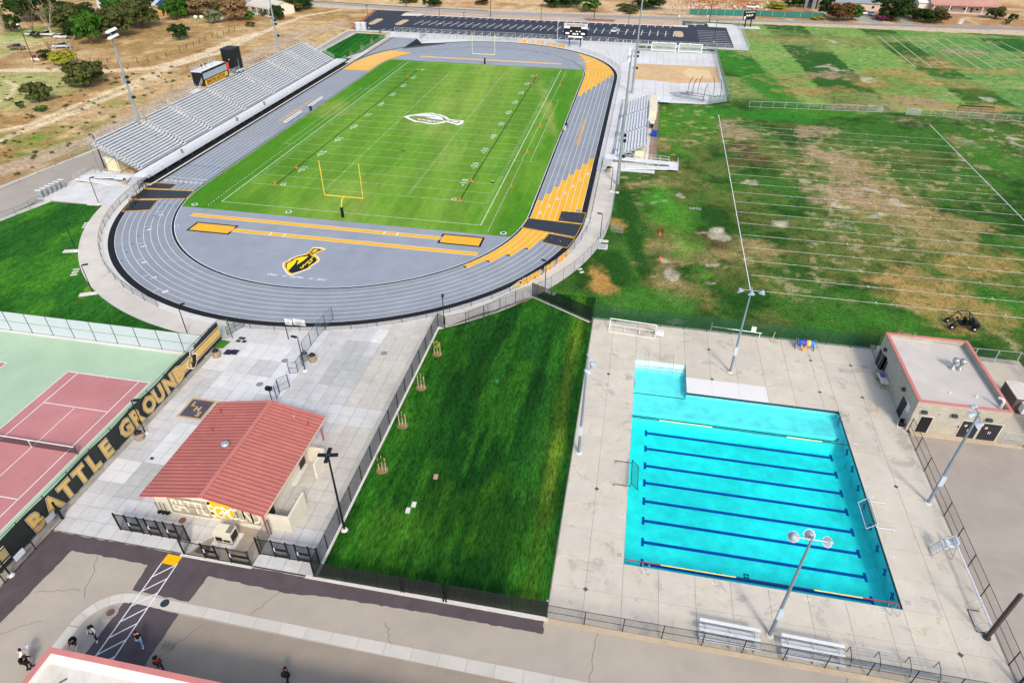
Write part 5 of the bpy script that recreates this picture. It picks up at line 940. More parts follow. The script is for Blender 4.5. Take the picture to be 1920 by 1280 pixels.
# ------------------------------------------------------------------ practice field markings, fences and goals
pm_ = MB()
def pl(x0, y0, x1, y1, w_=.07, z=-.06):
    d = Vector((x1-x0, y1-y0)).normalized(); n = Vector((-d.y, d.x))*w_; pm_.add([(x0-n.x, y0-n.y, z), (x1-n.x, y1-n.y, z), (x1+n.x, y1+n.y, z), (x0+n.x, y0+n.y, z)], [(0, 1, 2, 3)])
pf = thing('practice_markings', 'thin white yard lines on the practice field', 'markings'); del pf['category']; pf['kind'] = 'structure'
PW = M('worn_line_white', '#c3cbb2', .95, var=.3, scale=3)
for k in range(18):
    y = -12.9+4.62*k; pm_ = MB(); pl(92.9, y, 143.5, y-.3, .07); 
    for x in (109.8, 126.8): pl(x, y-.45, x+.02, y+.35, .09)
    pm_.build('yard_line', PW, pf)
pm_ = MB(); pl(92.4, -13, 93.5, 73.7, .06); pm_.build('side_line', WHITE, pf); pm_ = MB(); pl(142.7, 10, 144.0, 76.7, .06); pm_.build('side_line', WHITE, pf)
for k in range(10):
    a = (1645+25.5*k, 66+1.3*k); b = (1716+30.5*k, 125+1.0*k); p, q = at(*a), at(*b); pm_ = MB(); pl(*p, *q, .13 if k % 4 in (0, 1) else .08); pm_.build('yard_line', PW, pf)
pm_ = MB(); pl(*at(1716, 125), *at(1905, 131), .07); pm_.build('side_line', PW, pf)
SG = M('fence_silver', '#b3bab8', .5)
fence('field_fence', [at(1404, 201), at(1652, 211)], 1.5, CHAING, SG, 'low fence across the practice fields, left part', 3.0, .045, bot=True, rr=.04); fence('field_fence', [at(1698, 215), at(1920, 229), at(2010, 236)], 1.5, CHAING, SG, 'low fence across the practice fields, right part', 3.0, .045, bot=True, rr=.04)
for a, b, c, d, l in ((1625, 209, 1652, 211, 'end of the left fence'), (1698, 215, 1724, 217, 'end of the right fence')):
    p, q = at(a, b), at(c, d); t = thing('field_gate', 'ribbed silver gate at the '+l, 'gate', (*p, 0), math.atan2(q[1]-p[1], q[0]-p[0])); L_ = math.dist(p, q); b_ = MB(); [b_.bar((0, -.1, .1+.28*k), (L_, -.1, .1+.28*k), .05, n=4) for k in range(6)]; b_.build('gate_rail', SG, t); b_ = MB(); b_.bar((0, -.1, 0), (0, -.1, 1.6), .06); b_.bar((L_, -.1, 0), (L_, -.1, 1.6), .06); b_.build('gate_post', SG, t)
x, y = at(1828, 211); t = thing('bleacher_bench', 'dark green players bench behind the right fence', 'bench', (x, y, 0), .0); GRM = M('dark_green_metal', '#1d2b25', .5); b = MB(); b.box(-4.2, 4.2, .1, .4, .8, .86); b.build('seat', GRM, t); MB().box(-4.2, 4.2, .5, .56, 1.2, 1.5).build('backrest', GRM, t); [MB().bar((s, 0, 0), (s+.2, .5, 1.5), .05).build('leg', GRM, t) for s in (-4.2, -1.6, 1.2, 4.2)]
def pool_goal(a, b, c, d, lab, full):
    p, q = at(a, b), at(c, d); t = thing('rolling_goal', lab, 'goal', (*p, 0), math.atan2(q[1]-p[1], q[0]-p[0])); L_ = math.dist(p, q); m = M('goal_white', '#d8dad6', .5)
    b_ = MB(); b_.bar((0, 0, 0), (0, 0, 1.5), .06); b_.bar((L_, 0, 0), (L_, 0, 1.5), .06); b_.bar((0, 0, 1.5), (L_, 0, 1.5), .07); b_.build('goal_bar', m, t)
    if full: b_ = MB(); b_.bar((0, -1, .05), (L_, -1, .05), .06); b_.bar((0, 0, .5), (L_, 0, .5), .05); b_.bar((0, 0, 1.5), (0, -1, 0), .05); b_.bar((L_, 0, 1.5), (L_, -1, 0), .05); [b_.bar((L_*k/3, 0, .5), (L_*k/3, -.6, .05), .04) for k in (1, 2)]; b_.build('base_frame', m, t); MB().box(L_+.1, L_+1.1, -.5, .1, .2, .9).build('storage_box', m, t)
pool_goal(1143, 614, 1228, 627, 'long white rolling goal frame against the green pool fence', True); 
x, y = at(1332, 621); t = thing('net_bar', 'white horizontal bar with a small box on the green pool fence', 'bar', (x, y, 0), math.atan2(at(1418, 633)[1]-y, at(1418, 633)[0]-x)); MB().bar((0, 0, .8), (6.4, 0, .8), .06).build('bar', WHITE, t); MB().bar((0, 0, 0), (0, 0, 1.4), .06).build('leg', WHITE, t); MB().bar((6.2, 0, 0), (6.2, 0, .8), .05).build('leg', WHITE, t); MB().box(5.0, 5.6, -.1, .2, .85, 1.6).build('control_box', M('cream_box', '#d9d6c4', .6), t)
# roll cage vehicle
x, y = at(1800, 612); t = thing('utility_cart', 'black open tube frame utility cart standing on the worn grass', 'cart', (x, y, -.06), .0); 
b = MB(); 
for s in (-.75, .75): b.path([(-1.9, s, .5), (-1.2, s, 1.0), (-.7, s, 2.0), (.7, s, 2.05), (1.1, s, 1.0), (1.9, s, .95), (2.0, s, .5), (-1.9, s, .5)], .06, 5)
for z, xx in ((2.0, -.7), (2.05, .7), (1.0, -1.2), (1.0, 1.1), (.5, -1.9), (.5, 2.0)): b.bar((xx, -.75, z), (xx, .75, z), .06, n=5)
b.build('tube_frame', BLACK, t); b = MB(); b.box(-.4, .3, -.6, .6, .55, .8); b.box(.2, .4, -.6, .6, .8, 1.4); b.build('seat', BLACK, t); MB().box(1.0, 1.9, -.65, .65, .55, 1.1).build('engine_box', DARKM, t); MB().box(1.3, 1.7, -.5, .5, 1.1, 1.35).build('cargo', M('dark_grey', '#3c3e42'), t)
for sx in (-1.4, 1.4):
    for s in (-.85, .85): wbm = MB().bar((sx, s-.12, .38), (sx, s+.12, .38), .38, n=12); o = wbm.build('wheel', BLACK, t); MB().bar((sx, s-.14, .38), (sx, s+.14, .38), .15, n=8).build('rim', ALU, o)
MB().bar((-.55, .3, 1.3), (-.75, .3, 1.1), .18, n=10).build('steering_wheel', DARKM, t)
cone(*at(1237, 440), 'orange and white marker standing alone on the practice field', 'practice markers'); cone(*at(1237, 487), 'small red cone lying on the worn turf patch', 'practice markers')
x, y = at(1303, 394); t = thing('low_hurdle', 'small grey bar rack lying on the practice field', 'rack', (x, y, 0)); b = MB(); b.bar((-1, 0, .2), (1, 0, .2), .05); b.bar((-1, .5, .2), (1, .5, .2), .05); b.build('bar', GALV, t); b = MB(); [b.bar((s, 0, 0), (s, .5, .3), .05) for s in (-1, -.3, .4, 1)]; b.build('leg', GALV, t)
# ------------------------------------------------------------------ plaza
PZ = thing('plaza', 'pale concrete slab plaza between tennis courts and lawn', 'plaza'); del PZ['category']; PZ['kind'] = 'structure'
ground('joint_bed', [(24.0, -69.95), (50.0, -69.95), (50.0, -30.5), (44, -33.5), (34, -36.2), (24.6, -36.4), (20.2, -35.2), (24.0, -41)], -.03, M('plaza_joint', '#77777a', .95, var=.1), parent=PZ)
tones = [M('slab_pale', '#cbcac7', .85, var=.09, scale=.9, rnd=.03, bump=.003, bscale=40), M('slab_white', '#d7d6d3', .85, var=.08, scale=.8, rnd=.03), M('slab_mid', '#c1c0bd', .85, var=.1, scale=1.0, rnd=.03), M('slab_grey', '#b5b5b1', .85, var=.1, scale=1.1, rnd=.04), M('slab_warm', '#c2bdb2', .85, var=.1, scale=.9, rnd=.03)]
sl = []
XS = [24.0+1.53*i for i in range(18)]
for i in range(17):
    for j in range(27):
        x0, x1 = XS[i], min(XS[i+1], 50.0); y0 = -69.95+1.53*j; y1 = y0+1.53; xc, yc = (x0+x1)/2, (y0+y1)/2
        if yc > -33.4 and xc < 44 or math.hypot(xc-CX, yc-CY0) < R0+8*LW+2.4: continue
        if 33.4 < xc < 42.6 and -64.5 < yc < -56: continue
        big = vn(np.array(math.floor(i/2)*.9), np.array(math.floor(j/2)*.9), 4); k = 0 if big < .42 else 1 if big < .6 else 2 if big < .78 else 3
        if i >= 13 and big > .35: k = 4
        if j < 3: k = 0 if (i+j) % 4 else 2
        sl.append((math.dist((xc, yc), (72.7, -100)), x0+.02, x1-.02, y0+.02, y1-.02, k))
sl.sort(); far = MB()
for n_, (d, x0, x1, y0, y1, k) in enumerate(sl):
    if n_ < 298: MB().box(x0, x1, y0, y1, -.1, 0).build('paving_slab', tones[k], PZ)
    else: far.box(x0, x1, y0, y1, -.1, 0, k)
if far.f: far.build('paving_slabs', tones, PZ, kind='stuff')
MB().prism([(49.9, -70), (50.3, -70), (50.3, -31.2), (49.9, -31.2)], -.1, .05).build('kerb', KERB, kind='structure'); MB().prism([(49.3, -70.25), (70.5, -70.25), (70.5, -69.9), (49.3, -69.9)], -.1, .05).build('kerb', KERB, kind='structure'); MB().prism([(37.4, -70.3), (44.3, -70.3), (44.3, -69.95), (37.4, -69.95)], -.1, .04).build('kerb', KERB, kind='structure')
ground('corner_grass', [at(398, 636), at(403, 634), at(433, 640), at(418, 653), at(400, 652)], .004, M('corner_grass', '#3f7a1f', 1, var=.35, scale=3))
yd = [(38.0, -69.9), (44.2, -69.9), (44.2, -66.4), (40.6, -66.2), (39.8, -67.2), (38.6, -68.6)]; ground('yard_floor', yd, .012, M('yard_floor_brown', '#a79a88', .9, var=.15, scale=.8))
ground('yard_stain', jag([(38.4, -69.7), (39.8, -69.8), (39.6, -68.9), (38.6, -68.8)], .3, .05), .016, M('yard_stain', '#5e5348', .9, var=.3))
# emblem mat LHS
t = thing('school_mat', 'dark mat with LHS letters and tan border beside the red roof', 'mat', (27.8, -52.3, 0)); MB().box(-1.55, 1.55, -1.65, 1.65, 0, .025).build('mat_border', M('tan_border', '#c2a676', .8, var=.1), t); MB().box(-1.3, 1.3, -1.4, 1.4, .02, .035).build('mat_field', M('mat_dark', '#55515a', .9, var=.25, scale=3), t)
for ch, x, y in (('L', -.95, .35), ('H', -.25, -.35), ('S', .45, -1.15)): put('mat_letter', text_mesh(ch, 1.0, .0, 0, .05, M('tan_border', '#c2a676')), t, (x, y, .04), 0)
for a, b, w_, h_, l in ((454, 634, .9, .5, 'upper'), (447, 639, .6, .5, 'lower left'), (458, 640, .6, .5, 'lower right')): x, y = at(a, b); t = MB().box(-w_/2, w_/2, -h_/2, h_/2, 0, .02).build('floor_grate', M('grate_black', '#3a3a3e', .7, var=.3, scale=8), loc=(x, y, .0), label='%s small black grate of the trio by the corner grass' % l, cat='grate')
for a, l in ((428, 'left'), (440, 'right')): x, y = at(a, 660); MB().box(-.45, .45, -.5, .5, 0, .03).build('access_hatch', M('hatch_navy', '#262b3c', .5, var=.1), loc=(x, y, .0), label='%s dark blue hatch of the pair near the fence corner' % l, cat='hatch')
MB().box(-.2, .2, -.16, .16, 0, .03).build('floor_drain', M('grate_black', '#3a3a3e'), loc=(*at(285, 859), 0), label='small square black drain between fence lettering and red roof', cat='drain')
for a, b, l in ((534, 676, 'upper'), (487, 720, 'lower')): MB().lathe([(0, .015), (.42, .015), (.42, 0)], 16).build('manhole_cover', M('cover_grey', '#8b8987', .6, var=.1), loc=(*at(a, b), 0), label='round grey cover in the plaza, the %s one on the joint line' % l, cat='manhole')
MB().lathe([(0, .015), (.42, .015), (.42, 0)], 16).build('manhole_cover', M('cover_grey', '#8b8987'), loc=(*at(720, 662), 0), label='round grey cover in the plaza near the long black fence', cat='manhole')
MB().lathe([(0, .02), (.35, .02), (.35, 0)], 14).build('manhole_cover', M('cover_brown', '#86614a', .6, var=.1), loc=(*at(342, 975), 0), label='brown round cover before the lettered wall', cat='manhole')
# planters with bins
def planter(x, y, rot, lab, bin_=True):
    t = thing('trash_planter', lab, 'trash can', (x, y, 0), rot, 'concrete trash cans'); P = [(.5*math.cos(k*math.pi/4+.39), .5*math.sin(k*math.pi/4+.39)) for k in range(8)]; MB().prism(P, 0, .85).build('can_shell', M('aggregate', '#9a8a78', .9, var=.25, scale=12), t)
    MB().lathe([(0, 1.2), (.2, 1.15), (.36, .95), (.38, .85), (0, .85)], 12).build('can_lid', BLACK, t)
    for a in (0, 2, 4): th = a*math.pi/4+.0; MB().lathe([(0, 0), (.14, 0), (.14, .02), (0, .02)], 8).build('gold_emblem', LET, t, loc=(.47*math.cos(th), .47*math.sin(th), .5), rot=(0, math.pi/2, th))
planter(*at(263, 822), .2, 'concrete trash can with black lid beside the tennis fence lamp'); planter(*at(407, 668), .5, 'concrete trash can at the corner of the tennis fence'); planter(*at(587, 676), .3, 'concrete trash can right of the plaza lamp post')
x, y = at(572, 674); t = thing('recycling_bin', 'grey slatted bin beside the plaza concrete trash can', 'bin', (x, y, 0)); MB().lathe([(.42, 0), (.45, .95), (0, .95)], 10).build('bin_body', GALV, t); [MB().box(-.02, .02, -.46, -.42, .05, .9).build('slat', DARKM, t, rot=k*.785) for k in range(8)]; MB().lathe([(0, 1.3), (.25, 1.15), (.42, .95)], 10).build('bin_lid', BLACK, t)
planter(*at(237, 345), 0, 'brown concrete trash can at the foot of the grandstand steps'); planter(*at(1140, 322), 0, 'brown concrete trash can beside the small grandstand ramp')
# plaza sliding fence remnants
fence('crowd_barrier', [(35.6, -32.3), (35.3, -36.0), (35.25, -40.6)], 2.0, CHAIN, M('slate_steel', '#4a5560'), 'grey chain link fence run from the track into the plaza', 1.9, .05, bot=True)
fence('crowd_barrier', [at(543, 700), at(557, 700), at(575, 676)], 1.7, CHAIN, M('slate_steel', '#4a5560'), 'small grey fence panels beside the plaza lamp post', 1.2, .05, mid=True, bot=True); fence('crowd_barrier', [at(524, 735), at(543, 725)], 1.9, CHAIN, M('slate_steel', '#4a5560'), 'single grey fence panel below the plaza lamp post', 2.4, .06, mid=True, bot=True); fence('crowd_barrier', [at(519, 748), at(524, 738)], 1.9, CHAIN, M('slate_steel', '#4a5560'), 'narrow grey fence piece behind the red roof', 1.2, .05, bot=True)
x, y = at(513, 762); t = thing('wall_speaker', 'black box lamp behind the ridge of the red roof', 'lamp', (x, y, 0)); MB().bar((0, 0, 0), (0, 0, 2.6), .06).build('leg', DARKM, t); MB().box(-.35, .35, -.2, .2, 2.5, 2.9).build('lamp_box', BLACK, t)
# long fence plaza / lawn and gates
fence('plaza_fence', [(50.05, -69.9), (50.05, -31.1)], 2.15, SCREENB, DARKM, 'long black fence between plaza and dark lawn', 2.75, .05, bot=True); fence('plaza_fence', [(50.05, -31.1), (51.1, -31.4)], 2.0, SCREENB, DARKM, 'short black fence return at the top of the dark lawn', 1.0, .05)
fence('lawn_fence', [(50.05, -70.0), (70.35, -69.85)], 2.1, SCREENV, DARKM, 'black screened fence along the near end of the dark lawn', 2.95, .05, bot=True)
for a, b in ((755, 1110), (834, 1128)):
    x, y = at(a, b); b_ = MB(); [b_.bar((x+s, y, 0), (x+s, y, 2.3), .07) for s in (-.12, .12)]; b_.build('gate_post_pair', DARKM, label='paired black gate posts in the lawn fence, the %s pair' % ('left' if a == 755 else 'right'), cat='gate post')
def gates(xs, y, lab, dense=SCREENB, h=2.15):
    t = thing('entry_gates', lab, 'gate', (xs[0], y, 0)); x0 = xs[0]
    for i, x in enumerate(xs): MB().bar((x-x0, 0, 0), (x-x0, 0, h+.15), .085, n=6).build('gate_post', DARKM, t)
    for i in range(len(xs)-1):
        a, b = xs[i]-x0, xs[i+1]-x0; o = MB().quad((a, 0, .08), (b, 0, .08), (b, 0, h), (a, 0, h)).build('gate_mesh', dense, t); l = o.data.uv_layers.new(name='UVMap')
        for k, uv in enumerate(((a, 0), (b, 0), (b, h), (a, h))): l.data[k].uv = uv
        f = MB(); f.bar((a, 0, h), (b, 0, h), .04); f.bar((a, 0, .08), (b, 0, .08), .04)
        if i % 2: f.bar((a, 0, 1.15), (b, 0, 1.15), .05)
        f.build('gate_frame', DARKM, t)
        if i % 2: MB().box(a+.05, b-.05, -.03, .03, .95, 1.25).build('push_plate', BLACK, t); MB().box(a+.12, a+.2, -.09, -.03, .9, 1.35).build('gate_handle', ALUW, t)
        if i % 2: MB().box(a+.05, b-.05, -.03, .03, .1, .35).build('kick_plate', BLACK, t)
gates([30.4, 31.5, 32.75, 33.5, 34.65, 35.4, 36.45, 37.4], -68.75, 'row of three black entry gates left of the lettered wall'); gates([44.3, 45.8, 47.15, 48.0, 49.25, 50.0], -68.75, 'row of two black entry gates right of the cooling unit')
gates([37.7, 39.8, 41.05, 42.3, 44.2], -70.05, 'black yard gates in front of the cooling unit', CHAINB, 1.9)
fence('yard_fence', [(37.7, -70.05), (37.45, -68.75)], 1.95, CHAINB, DARKM, 'short black side fence left of the cooling unit', 1.2, .06, bot=True); fence('yard_fence', [(44.25, -70.05), (44.25, -66.5)], 1.95, CHAIN, M('slate_steel', '#4a5560'), 'grey side fence right of the cooling unit', 1.75, .06, bot=True)
# cooling unit
t = thing('cooling_unit', 'cream air conditioning unit on a slab before the lettered wall', 'air conditioner', (40.7, -67.9, 0), .0); MB().box(-1.15, 1.15, -.85, .85, 0, .14).build('pad', KERB, t); CM = M('unit_cream', '#ddd7c0', .6, var=.04); MB().box(-.85, .85, -.55, .55, .3, 1.5).build('unit_case', CM, t); MB().box(-.7, -.05, -.57, -.55, .45, 1.0).build('unit_grille', DARKM, t); MB().box(.05, .7, -.57, -.55, .45, .75).build('unit_grille', DARKM, t); MB().box(.85, .87, -.45, .45, .4, 1.3).build('unit_grille', DARKM, t); MB().box(.3, .8, -.3, .5, 1.5, 1.53).build('fan_grille', M('fan_grey', '#77756c'), t); MB().box(-.8, .8, -.5, .5, .14, .3).build('unit_base', DARKM, t)
# ------------------------------------------------------------------ snack building with red standing seam roof
B = thing('snack_building', 'cream building with red ribbed metal gable roof and lettered end wall', 'building', (38.2, -60.2, 0)); ox, oy = 38.2, -60.2
WALL = M('cream_plaster', '#ddd6c2', .85, var=.04, scale=.8); bb = lambda nm, x0, x1, y0, y1, z0, z1, m=WALL, par=B: MB().box(x0-ox, x1-ox, y0-oy, y1-oy, z0, z1).build(nm, m, par)
X0b, X1b, Y0b, Y1b, ZE, ZR = 32.6, 43.4, -66.1, -54.6, 2.75, 4.15; XR = 38.55
g = MB(); prof = [(X0b, 0), (X1b, 0), (X1b, ZE), (XR, ZR-.15), (X0b, ZE)]
for y0, y1, nm in ((Y0b, Y0b+.25, 'gable_wall'), (Y1b-.25, Y1b, 'gable_wall')):
    g = MB(); n = len(prof); g.add([(x-ox, y0-oy, z) for x, z in prof]+[(x-ox, y1-oy, z) for x, z in prof], [tuple(range(n)), tuple(range(2*n-1, n-1, -1))]+[(k, k+n, (k+1) % n+n, (k+1) % n) for k in range(n)]); g.build(nm, WALL, B)
bb('side_wall', X0b, X0b+.25, Y0b+.25, Y1b-.25, 0, ZE); bb('side_wall', X1b-.25, X1b, Y0b+.25, Y1b-.25, 0, ZE)
RED = M('red_roof_metal', '#c47c70', .5, var=.09, scale=1.2, metal=.1, rnd=.03); REDD = M('red_rib', '#8f403b', .5, var=.04); REDT = M('red_trim', '#b0544d', .5)
ey0, ey1 = -66.85, -53.6; xl, xr = 32.05, 44.35; zl = 2.85
npn = 29
for side, xe in ((-1, xl), (1, xr)):
    for k in range(npn):
        y0 = ey0+(ey1-ey0)*k/npn; y1 = ey0+(ey1-ey0)*(k+1)/npn-.02; m = MB(); P = [(XR-ox, ZR), (xe-ox, zl)]
        m.add([(P[0][0], y0-oy, P[0][1]), (P[1][0], y0-oy, P[1][1]), (P[1][0], y1-oy, P[1][1]), (P[0][0], y1-oy, P[0][1]), (P[0][0], y0-oy, P[0][1]-.09), (P[1][0], y0-oy, P[1][1]-.09), (P[1][0], y1-oy, P[1][1]-.09), (P[0][0], y1-oy, P[0][1]-.09)],
              [(0, 1, 2, 3) if side > 0 else (3, 2, 1, 0), (7, 6, 5, 4), (1, 5, 6, 2), (0, 4, 5, 1), (3, 2, 6, 7), (0, 3, 7, 4)]); o = m.build('roof_panel', RED, B)
        m = MB(); m.bar((P[0][0], y0-oy, P[0][1]+.045), (P[1][0], y0-oy, P[1][1]+.045), .05, n=4); m.build('rib', REDD, o)
MB().box(XR-ox-.2, XR-ox+.2, ey0-oy-.02, ey1-oy+.02, ZR-.02, ZR+.08).build('ridge_cap', RED, B)
for xe, s in ((xl, -1), (xr, 1)): MB().box(xe-ox-(.1 if s < 0 else 0), xe-ox+(.1 if s > 0 else 0), ey0-oy, ey1-oy, zl-.14, zl+.0).build('gutter', M('gutter_cream', '#cbbca4', .6) if s > 0 else REDT, B)
for yy in (ey0-.03, ey1+.03):
    for xe in (xl, xr): m = MB(); m.bar((XR-ox, yy-oy, ZR-.02), (xe-ox, yy-oy, zl-.02), .06, n=4); m.build('barge_trim', REDT, B)
for a, b, h in ((413, 769, .5), (398, 806, .5), (577, 793, .4), (551, 782, .25), (434, 871, .4)): x, y = at(a, b, 3.5); MB().bar((x-ox, y-oy, 3.0), (x-ox, y-oy, 3.55+h*.5), .06).build('vent_pipe', M('pipe_red', '#a8463f') if a != 551 else ALUW, B)
x, y = at(423, 836, 3.9); m = MB(); m.lathe([(.32, 0), (.32, .2), (.22, .25), (.3, .35), (.42, .45), (.44, .6), (.3, .78), (0, .84)], 14, (x-ox, y-oy, 3.6)); m.build('turbine_vent', M('bright_metal', '#c9ccd0', .25, metal=.7, var=.05), B, True); MB().box(x-ox-.4, x-ox+.4, y-oy-.4, y-oy+.4, 3.2, 3.62).build('vent_curb', RED, B)
# right side features: doors, recess walls, posts
bb('door', X1b-.02, X1b+.04, -58.7, -57.6, 0, 2.1, DARKM); bb('door', X1b-.02, X1b+.04, -65.2, -64.1, 0, 2.1, DARKM); bb('door_frame', X1b-.01, X1b+.02, -65.35, -65.2, 0, 2.25, REDT); bb('door_frame', X1b-.01, X1b+.02, -57.6, -57.45, 0, 2.25, REDT)
bb('screen_wall', X1b+.25, 45.6, -57.3, -57.1, 0, 1.95); bb('screen_wall', 45.4, 45.6, -59.4, -57.3, 0, 1.95); bb('screen_wall', X1b+.1, 46.1, -66.0, -65.8, 0, 1.95); bb('screen_wall', 45.9, 46.1, -65.8, -62.9, 0, 1.95)
for y in (-54.2, -66.5): MB().bar((X1b+.5-ox, y-oy, 0), (X1b+.5-ox, y-oy, 2.75), .09, n=6).build('corner_post', REDT, B)
MB().box(X1b-ox, X1b-ox+.5, -55.9-oy, -55.2-oy, 1.9, 2.3).build('wall_equipment', M('brown_gear', '#6d5c48'), B)
bb('wall_vent', 43.42, 43.46, -61.5, -61.0, 1.8, 2.1, DARKM)
# lettered gable end
ST = M('stone_print', '#b9ae94', .9, var=.35, scale=6); LTX = M('cream_letter', '#efe9d8', .8, var=.03)
bb('mural_panel', 34.2, 43.2, Y0b-.02, Y0b-.003, .35, 2.55, ST)
YM = M('mural_yellow', '#f0bd1a', .8, var=.03); c0 = (39.35-ox, Y0b-.03-oy, 1.75)
m = MB(); P = [(c0[0]+1.35*math.cos(a), c0[1], c0[2]+1.35*math.sin(a)) for a in np.linspace(0, 2*math.pi, 33)[:-1]]; P = [(p[0], p[1], min(max(p[2], .36), 3.2)) for p in P]; m.add(P, [tuple(range(32))]); m.build('mural_disc', YM, B)
for k, (a0, a1) in enumerate(((2.4, 3.9),)): m = MB(); Q = [(c0[0]+r*math.cos(a), c0[1]-.006, c0[2]+r*math.sin(a)) for r, aa in ((1.35, np.linspace(a0, a1, 10)), (1.1, np.linspace(a1, a0, 10))) for a in aa]; m.add([(p[0], p[1], max(p[2], .36)) for p in Q], [tuple(range(20))]); m.build('mural_arc', BLACK, B)
for P in ([(.1, .2), (.7, .45), (.75, .35), (.2, .05)], [(-.3, -.9), (.1, -.6), (.15, -.8), (-.1, -1.1)], [(.5, -.9), (.9, -.6), (.95, -.8), (.7, -1.1)]): m = MB(); m.add([(c0[0]+u, c0[1]-.01, max(.37, c0[2]+v)) for u, v in P], [(0, 1, 2, 3)]); m.build('mural_shape', BLACK, B)
for i, ch in enumerate('BATTLEGROUND'): put('wall_letter', text_mesh(ch, 2.3, .004, 0, .03, LTX, 'CENTER', .62), B, (34.65+.74*i-ox, Y0b-.055-oy, .62), (math.pi/2, 0, 0))
FRM = M('frame_grey_brown', '#8f8674', .6)
m = MB()
for q in (((34.2, 0, .4), (38.2, 0, .4)), ((34.2, 0, 1.55), (38.2, 0, 1.55)), ((34.2, 0, .4), (34.2, 0, 2.45)), ((36.2, 0, .4), (36.2, 0, 1.55)), ((38.2, 0, .4), (38.2, 0, 1.55)), ((34.2, 0, 2.45), (38.0, 0, 2.45))): m.bar((q[0][0]-ox, Y0b-.12-oy, q[0][2]), (q[1][0]-ox, Y0b-.12-oy, q[1][2]), .035, n=4)
m.build('window_frame', FRM, B)
for k in range(3): x = 32.75+.42*k; t = thing('drain_spout', 'black spout bucket at the left end of the lettered wall, %s of three' % ('left', 'middle', 'right')[k], 'spout', (x, -66.55, 0)); MB().bar((0, .2, 1.6), (.15, .1, .5), .035).build('spout_pipe', DARKM, t); MB().lathe([(0, .45), (.2, .4), (.22, .3), (0, .22)], 10, (.17, .1, 0)).build('spout_bowl', BLACK, t)
# ------------------------------------------------------------------ tennis courts
TG = M('court_green', '#a9c2a4', .9, var=.08, scale=.25, bump=.002, bscale=50); TR_ = M('court_red', '#bd7f7d', .9, var=.09, scale=.3, bump=.002, bscale=50)
TC = thing('tennis_courts', 'green tennis surface with pink red courts', 'court'); del TC['category']; TC['kind'] = 'structure'
ground('court_surround', rect(-45, 23.1, -100, -43.5), -.01, TG, parent=TC); ground('court_margin', rect(-45, 23.4, -43.5, -42.6), -.012, KERB, parent=TC); ground('court_margin', rect(23.1, 24.2, -100, -41), -.014, M('dirty_margin', '#a39c90', .95, var=.2), parent=TC)
for cx_ in (14.2, -4.6-.75, -25):
    MB().box(cx_-5.49, cx_+5.49, -73.0, -49.2, -.008, .0).build('court_field', TR_, TC)
    def tl(x0, x1, y0, y1): MB().box(cx_+x0, cx_+x1, y0, y1, .001, .006).build('court_line', WHITE, TC)
    for x in (-5.49, -4.12, 4.12, 5.49): tl(x-.05, x+.05, -73, -49.2)
    for y in (-49.2, -73.0): tl(-5.49, 5.49, y-.06, y+.06)
    for y in (-54.7, -67.5): tl(-4.12, 4.12, y-.05, y+.05)
    tl(-.04, .04, -67.5, -54.7); tl(-.04, .04, -49.5, -49.2)
    net = thing('tennis_net', 'dark tennis net across the %s court' % {14.2: 'nearest', -5.35: 'second', -25: 'far left'}[cx_], 'net', (cx_, -61.1, 0), 0, 'tennis nets'); o = MB().quad((-5.5, 0, .05), (5.5, 0, .05), (5.5, 0, .98), (-5.5, 0, .98)).build('net_mesh', MESHMAT('net_mesh', '#1e1c20', .09, .12, cover=.45), net); l = o.data.uv_layers.new(name='UVMap')
    MB().box(-5.5, 5.5, -.03, .03, .97, 1.06).build('net_band', WHITE, net); [MB().bar((s*5.5, 0, 0), (s*5.5, 0, 1.1), .06).build('net_post', M('court_green_metal', '#1c4a3a', .5), net) for s in (-1, 1)]; MB().box(-.03, .03, -.04, .04, 0, .98).build('center_strap', WHITE, net)
GM = M('court_green_metal', '#1c4a3a'); 
fence('court_fence', [(23.35, -42.9), (-36, -43.2)], 3.0, MESHMAT('pale_screen', '#c5cfd6', .1, .1, cover=.8), GM, 'green framed fence with pale screen along the far end of the tennis courts', 3.05, .05, mid=True, bot=True)
TF = fence('court_fence', [(23.35, -90), (23.35, -39.6), (24.5, -38.9)], 3.0, MESHMAT('court_side_mesh', '#22503f', .09, .1, cover=.0), GM, 'green tennis court side fence carrying the BATTLE GROUND banner', 3.05, .05)
BN = thing('fence_banner', 'black BATTLE GROUND banner with gold letters and striped ends on the tennis fence', 'banner', (23.45, -58, 0)); BM = M('banner_black', '#2b2e2e', .7, var=.15, scale=1.5); GOLD = M('banner_gold', '#dcb568', .7, var=.08, scale=1.0); CRM = M('banner_cream', '#ece2c8', .7, var=.04); TAN = M('banner_tan', '#b3a376', .7, var=.15, scale=1.0)
m = MB(); n = 40
for k in range(n):
    y0, y1 = -90+58+50.4*k/n, -90+58+50.4*(k+1)/n; w0, w1 = .05*math.sin(k*1.1), .05*math.sin((k+1)*1.1); m.add([(w0, y0, .25), (w1, y1, .25), (w1, y1, 2.85+.06*math.sin(k+1)), (w0, y0, 2.85+.06*math.sin(k))], [(0, 1, 2, 3)])
m.build('banner_cloth', BM, BN)
def bpoly(P, m, d, nm): b = MB(); b.add([(.07+d, y+58, z) for y, z in P], [tuple(range(len(P)))]); return b.build(nm, m, BN)
for ya, yb in ((-90, -73.6), (-48.9, -39.7)):
    bpoly([(ya, .75), (yb, .75), (yb, 2.25), (ya, 2.25)], CRM, 0, 'banner_stripe'); bpoly([(ya, .85), (yb, .85), (yb, 2.15), (ya, 2.15)], BLACK, .006, 'banner_stripe'); bpoly([(ya, .98), (yb, .98), (yb, 2.02), (ya, 2.02)], GOLD if ya > -50 else TAN, .012, 'banner_stripe')
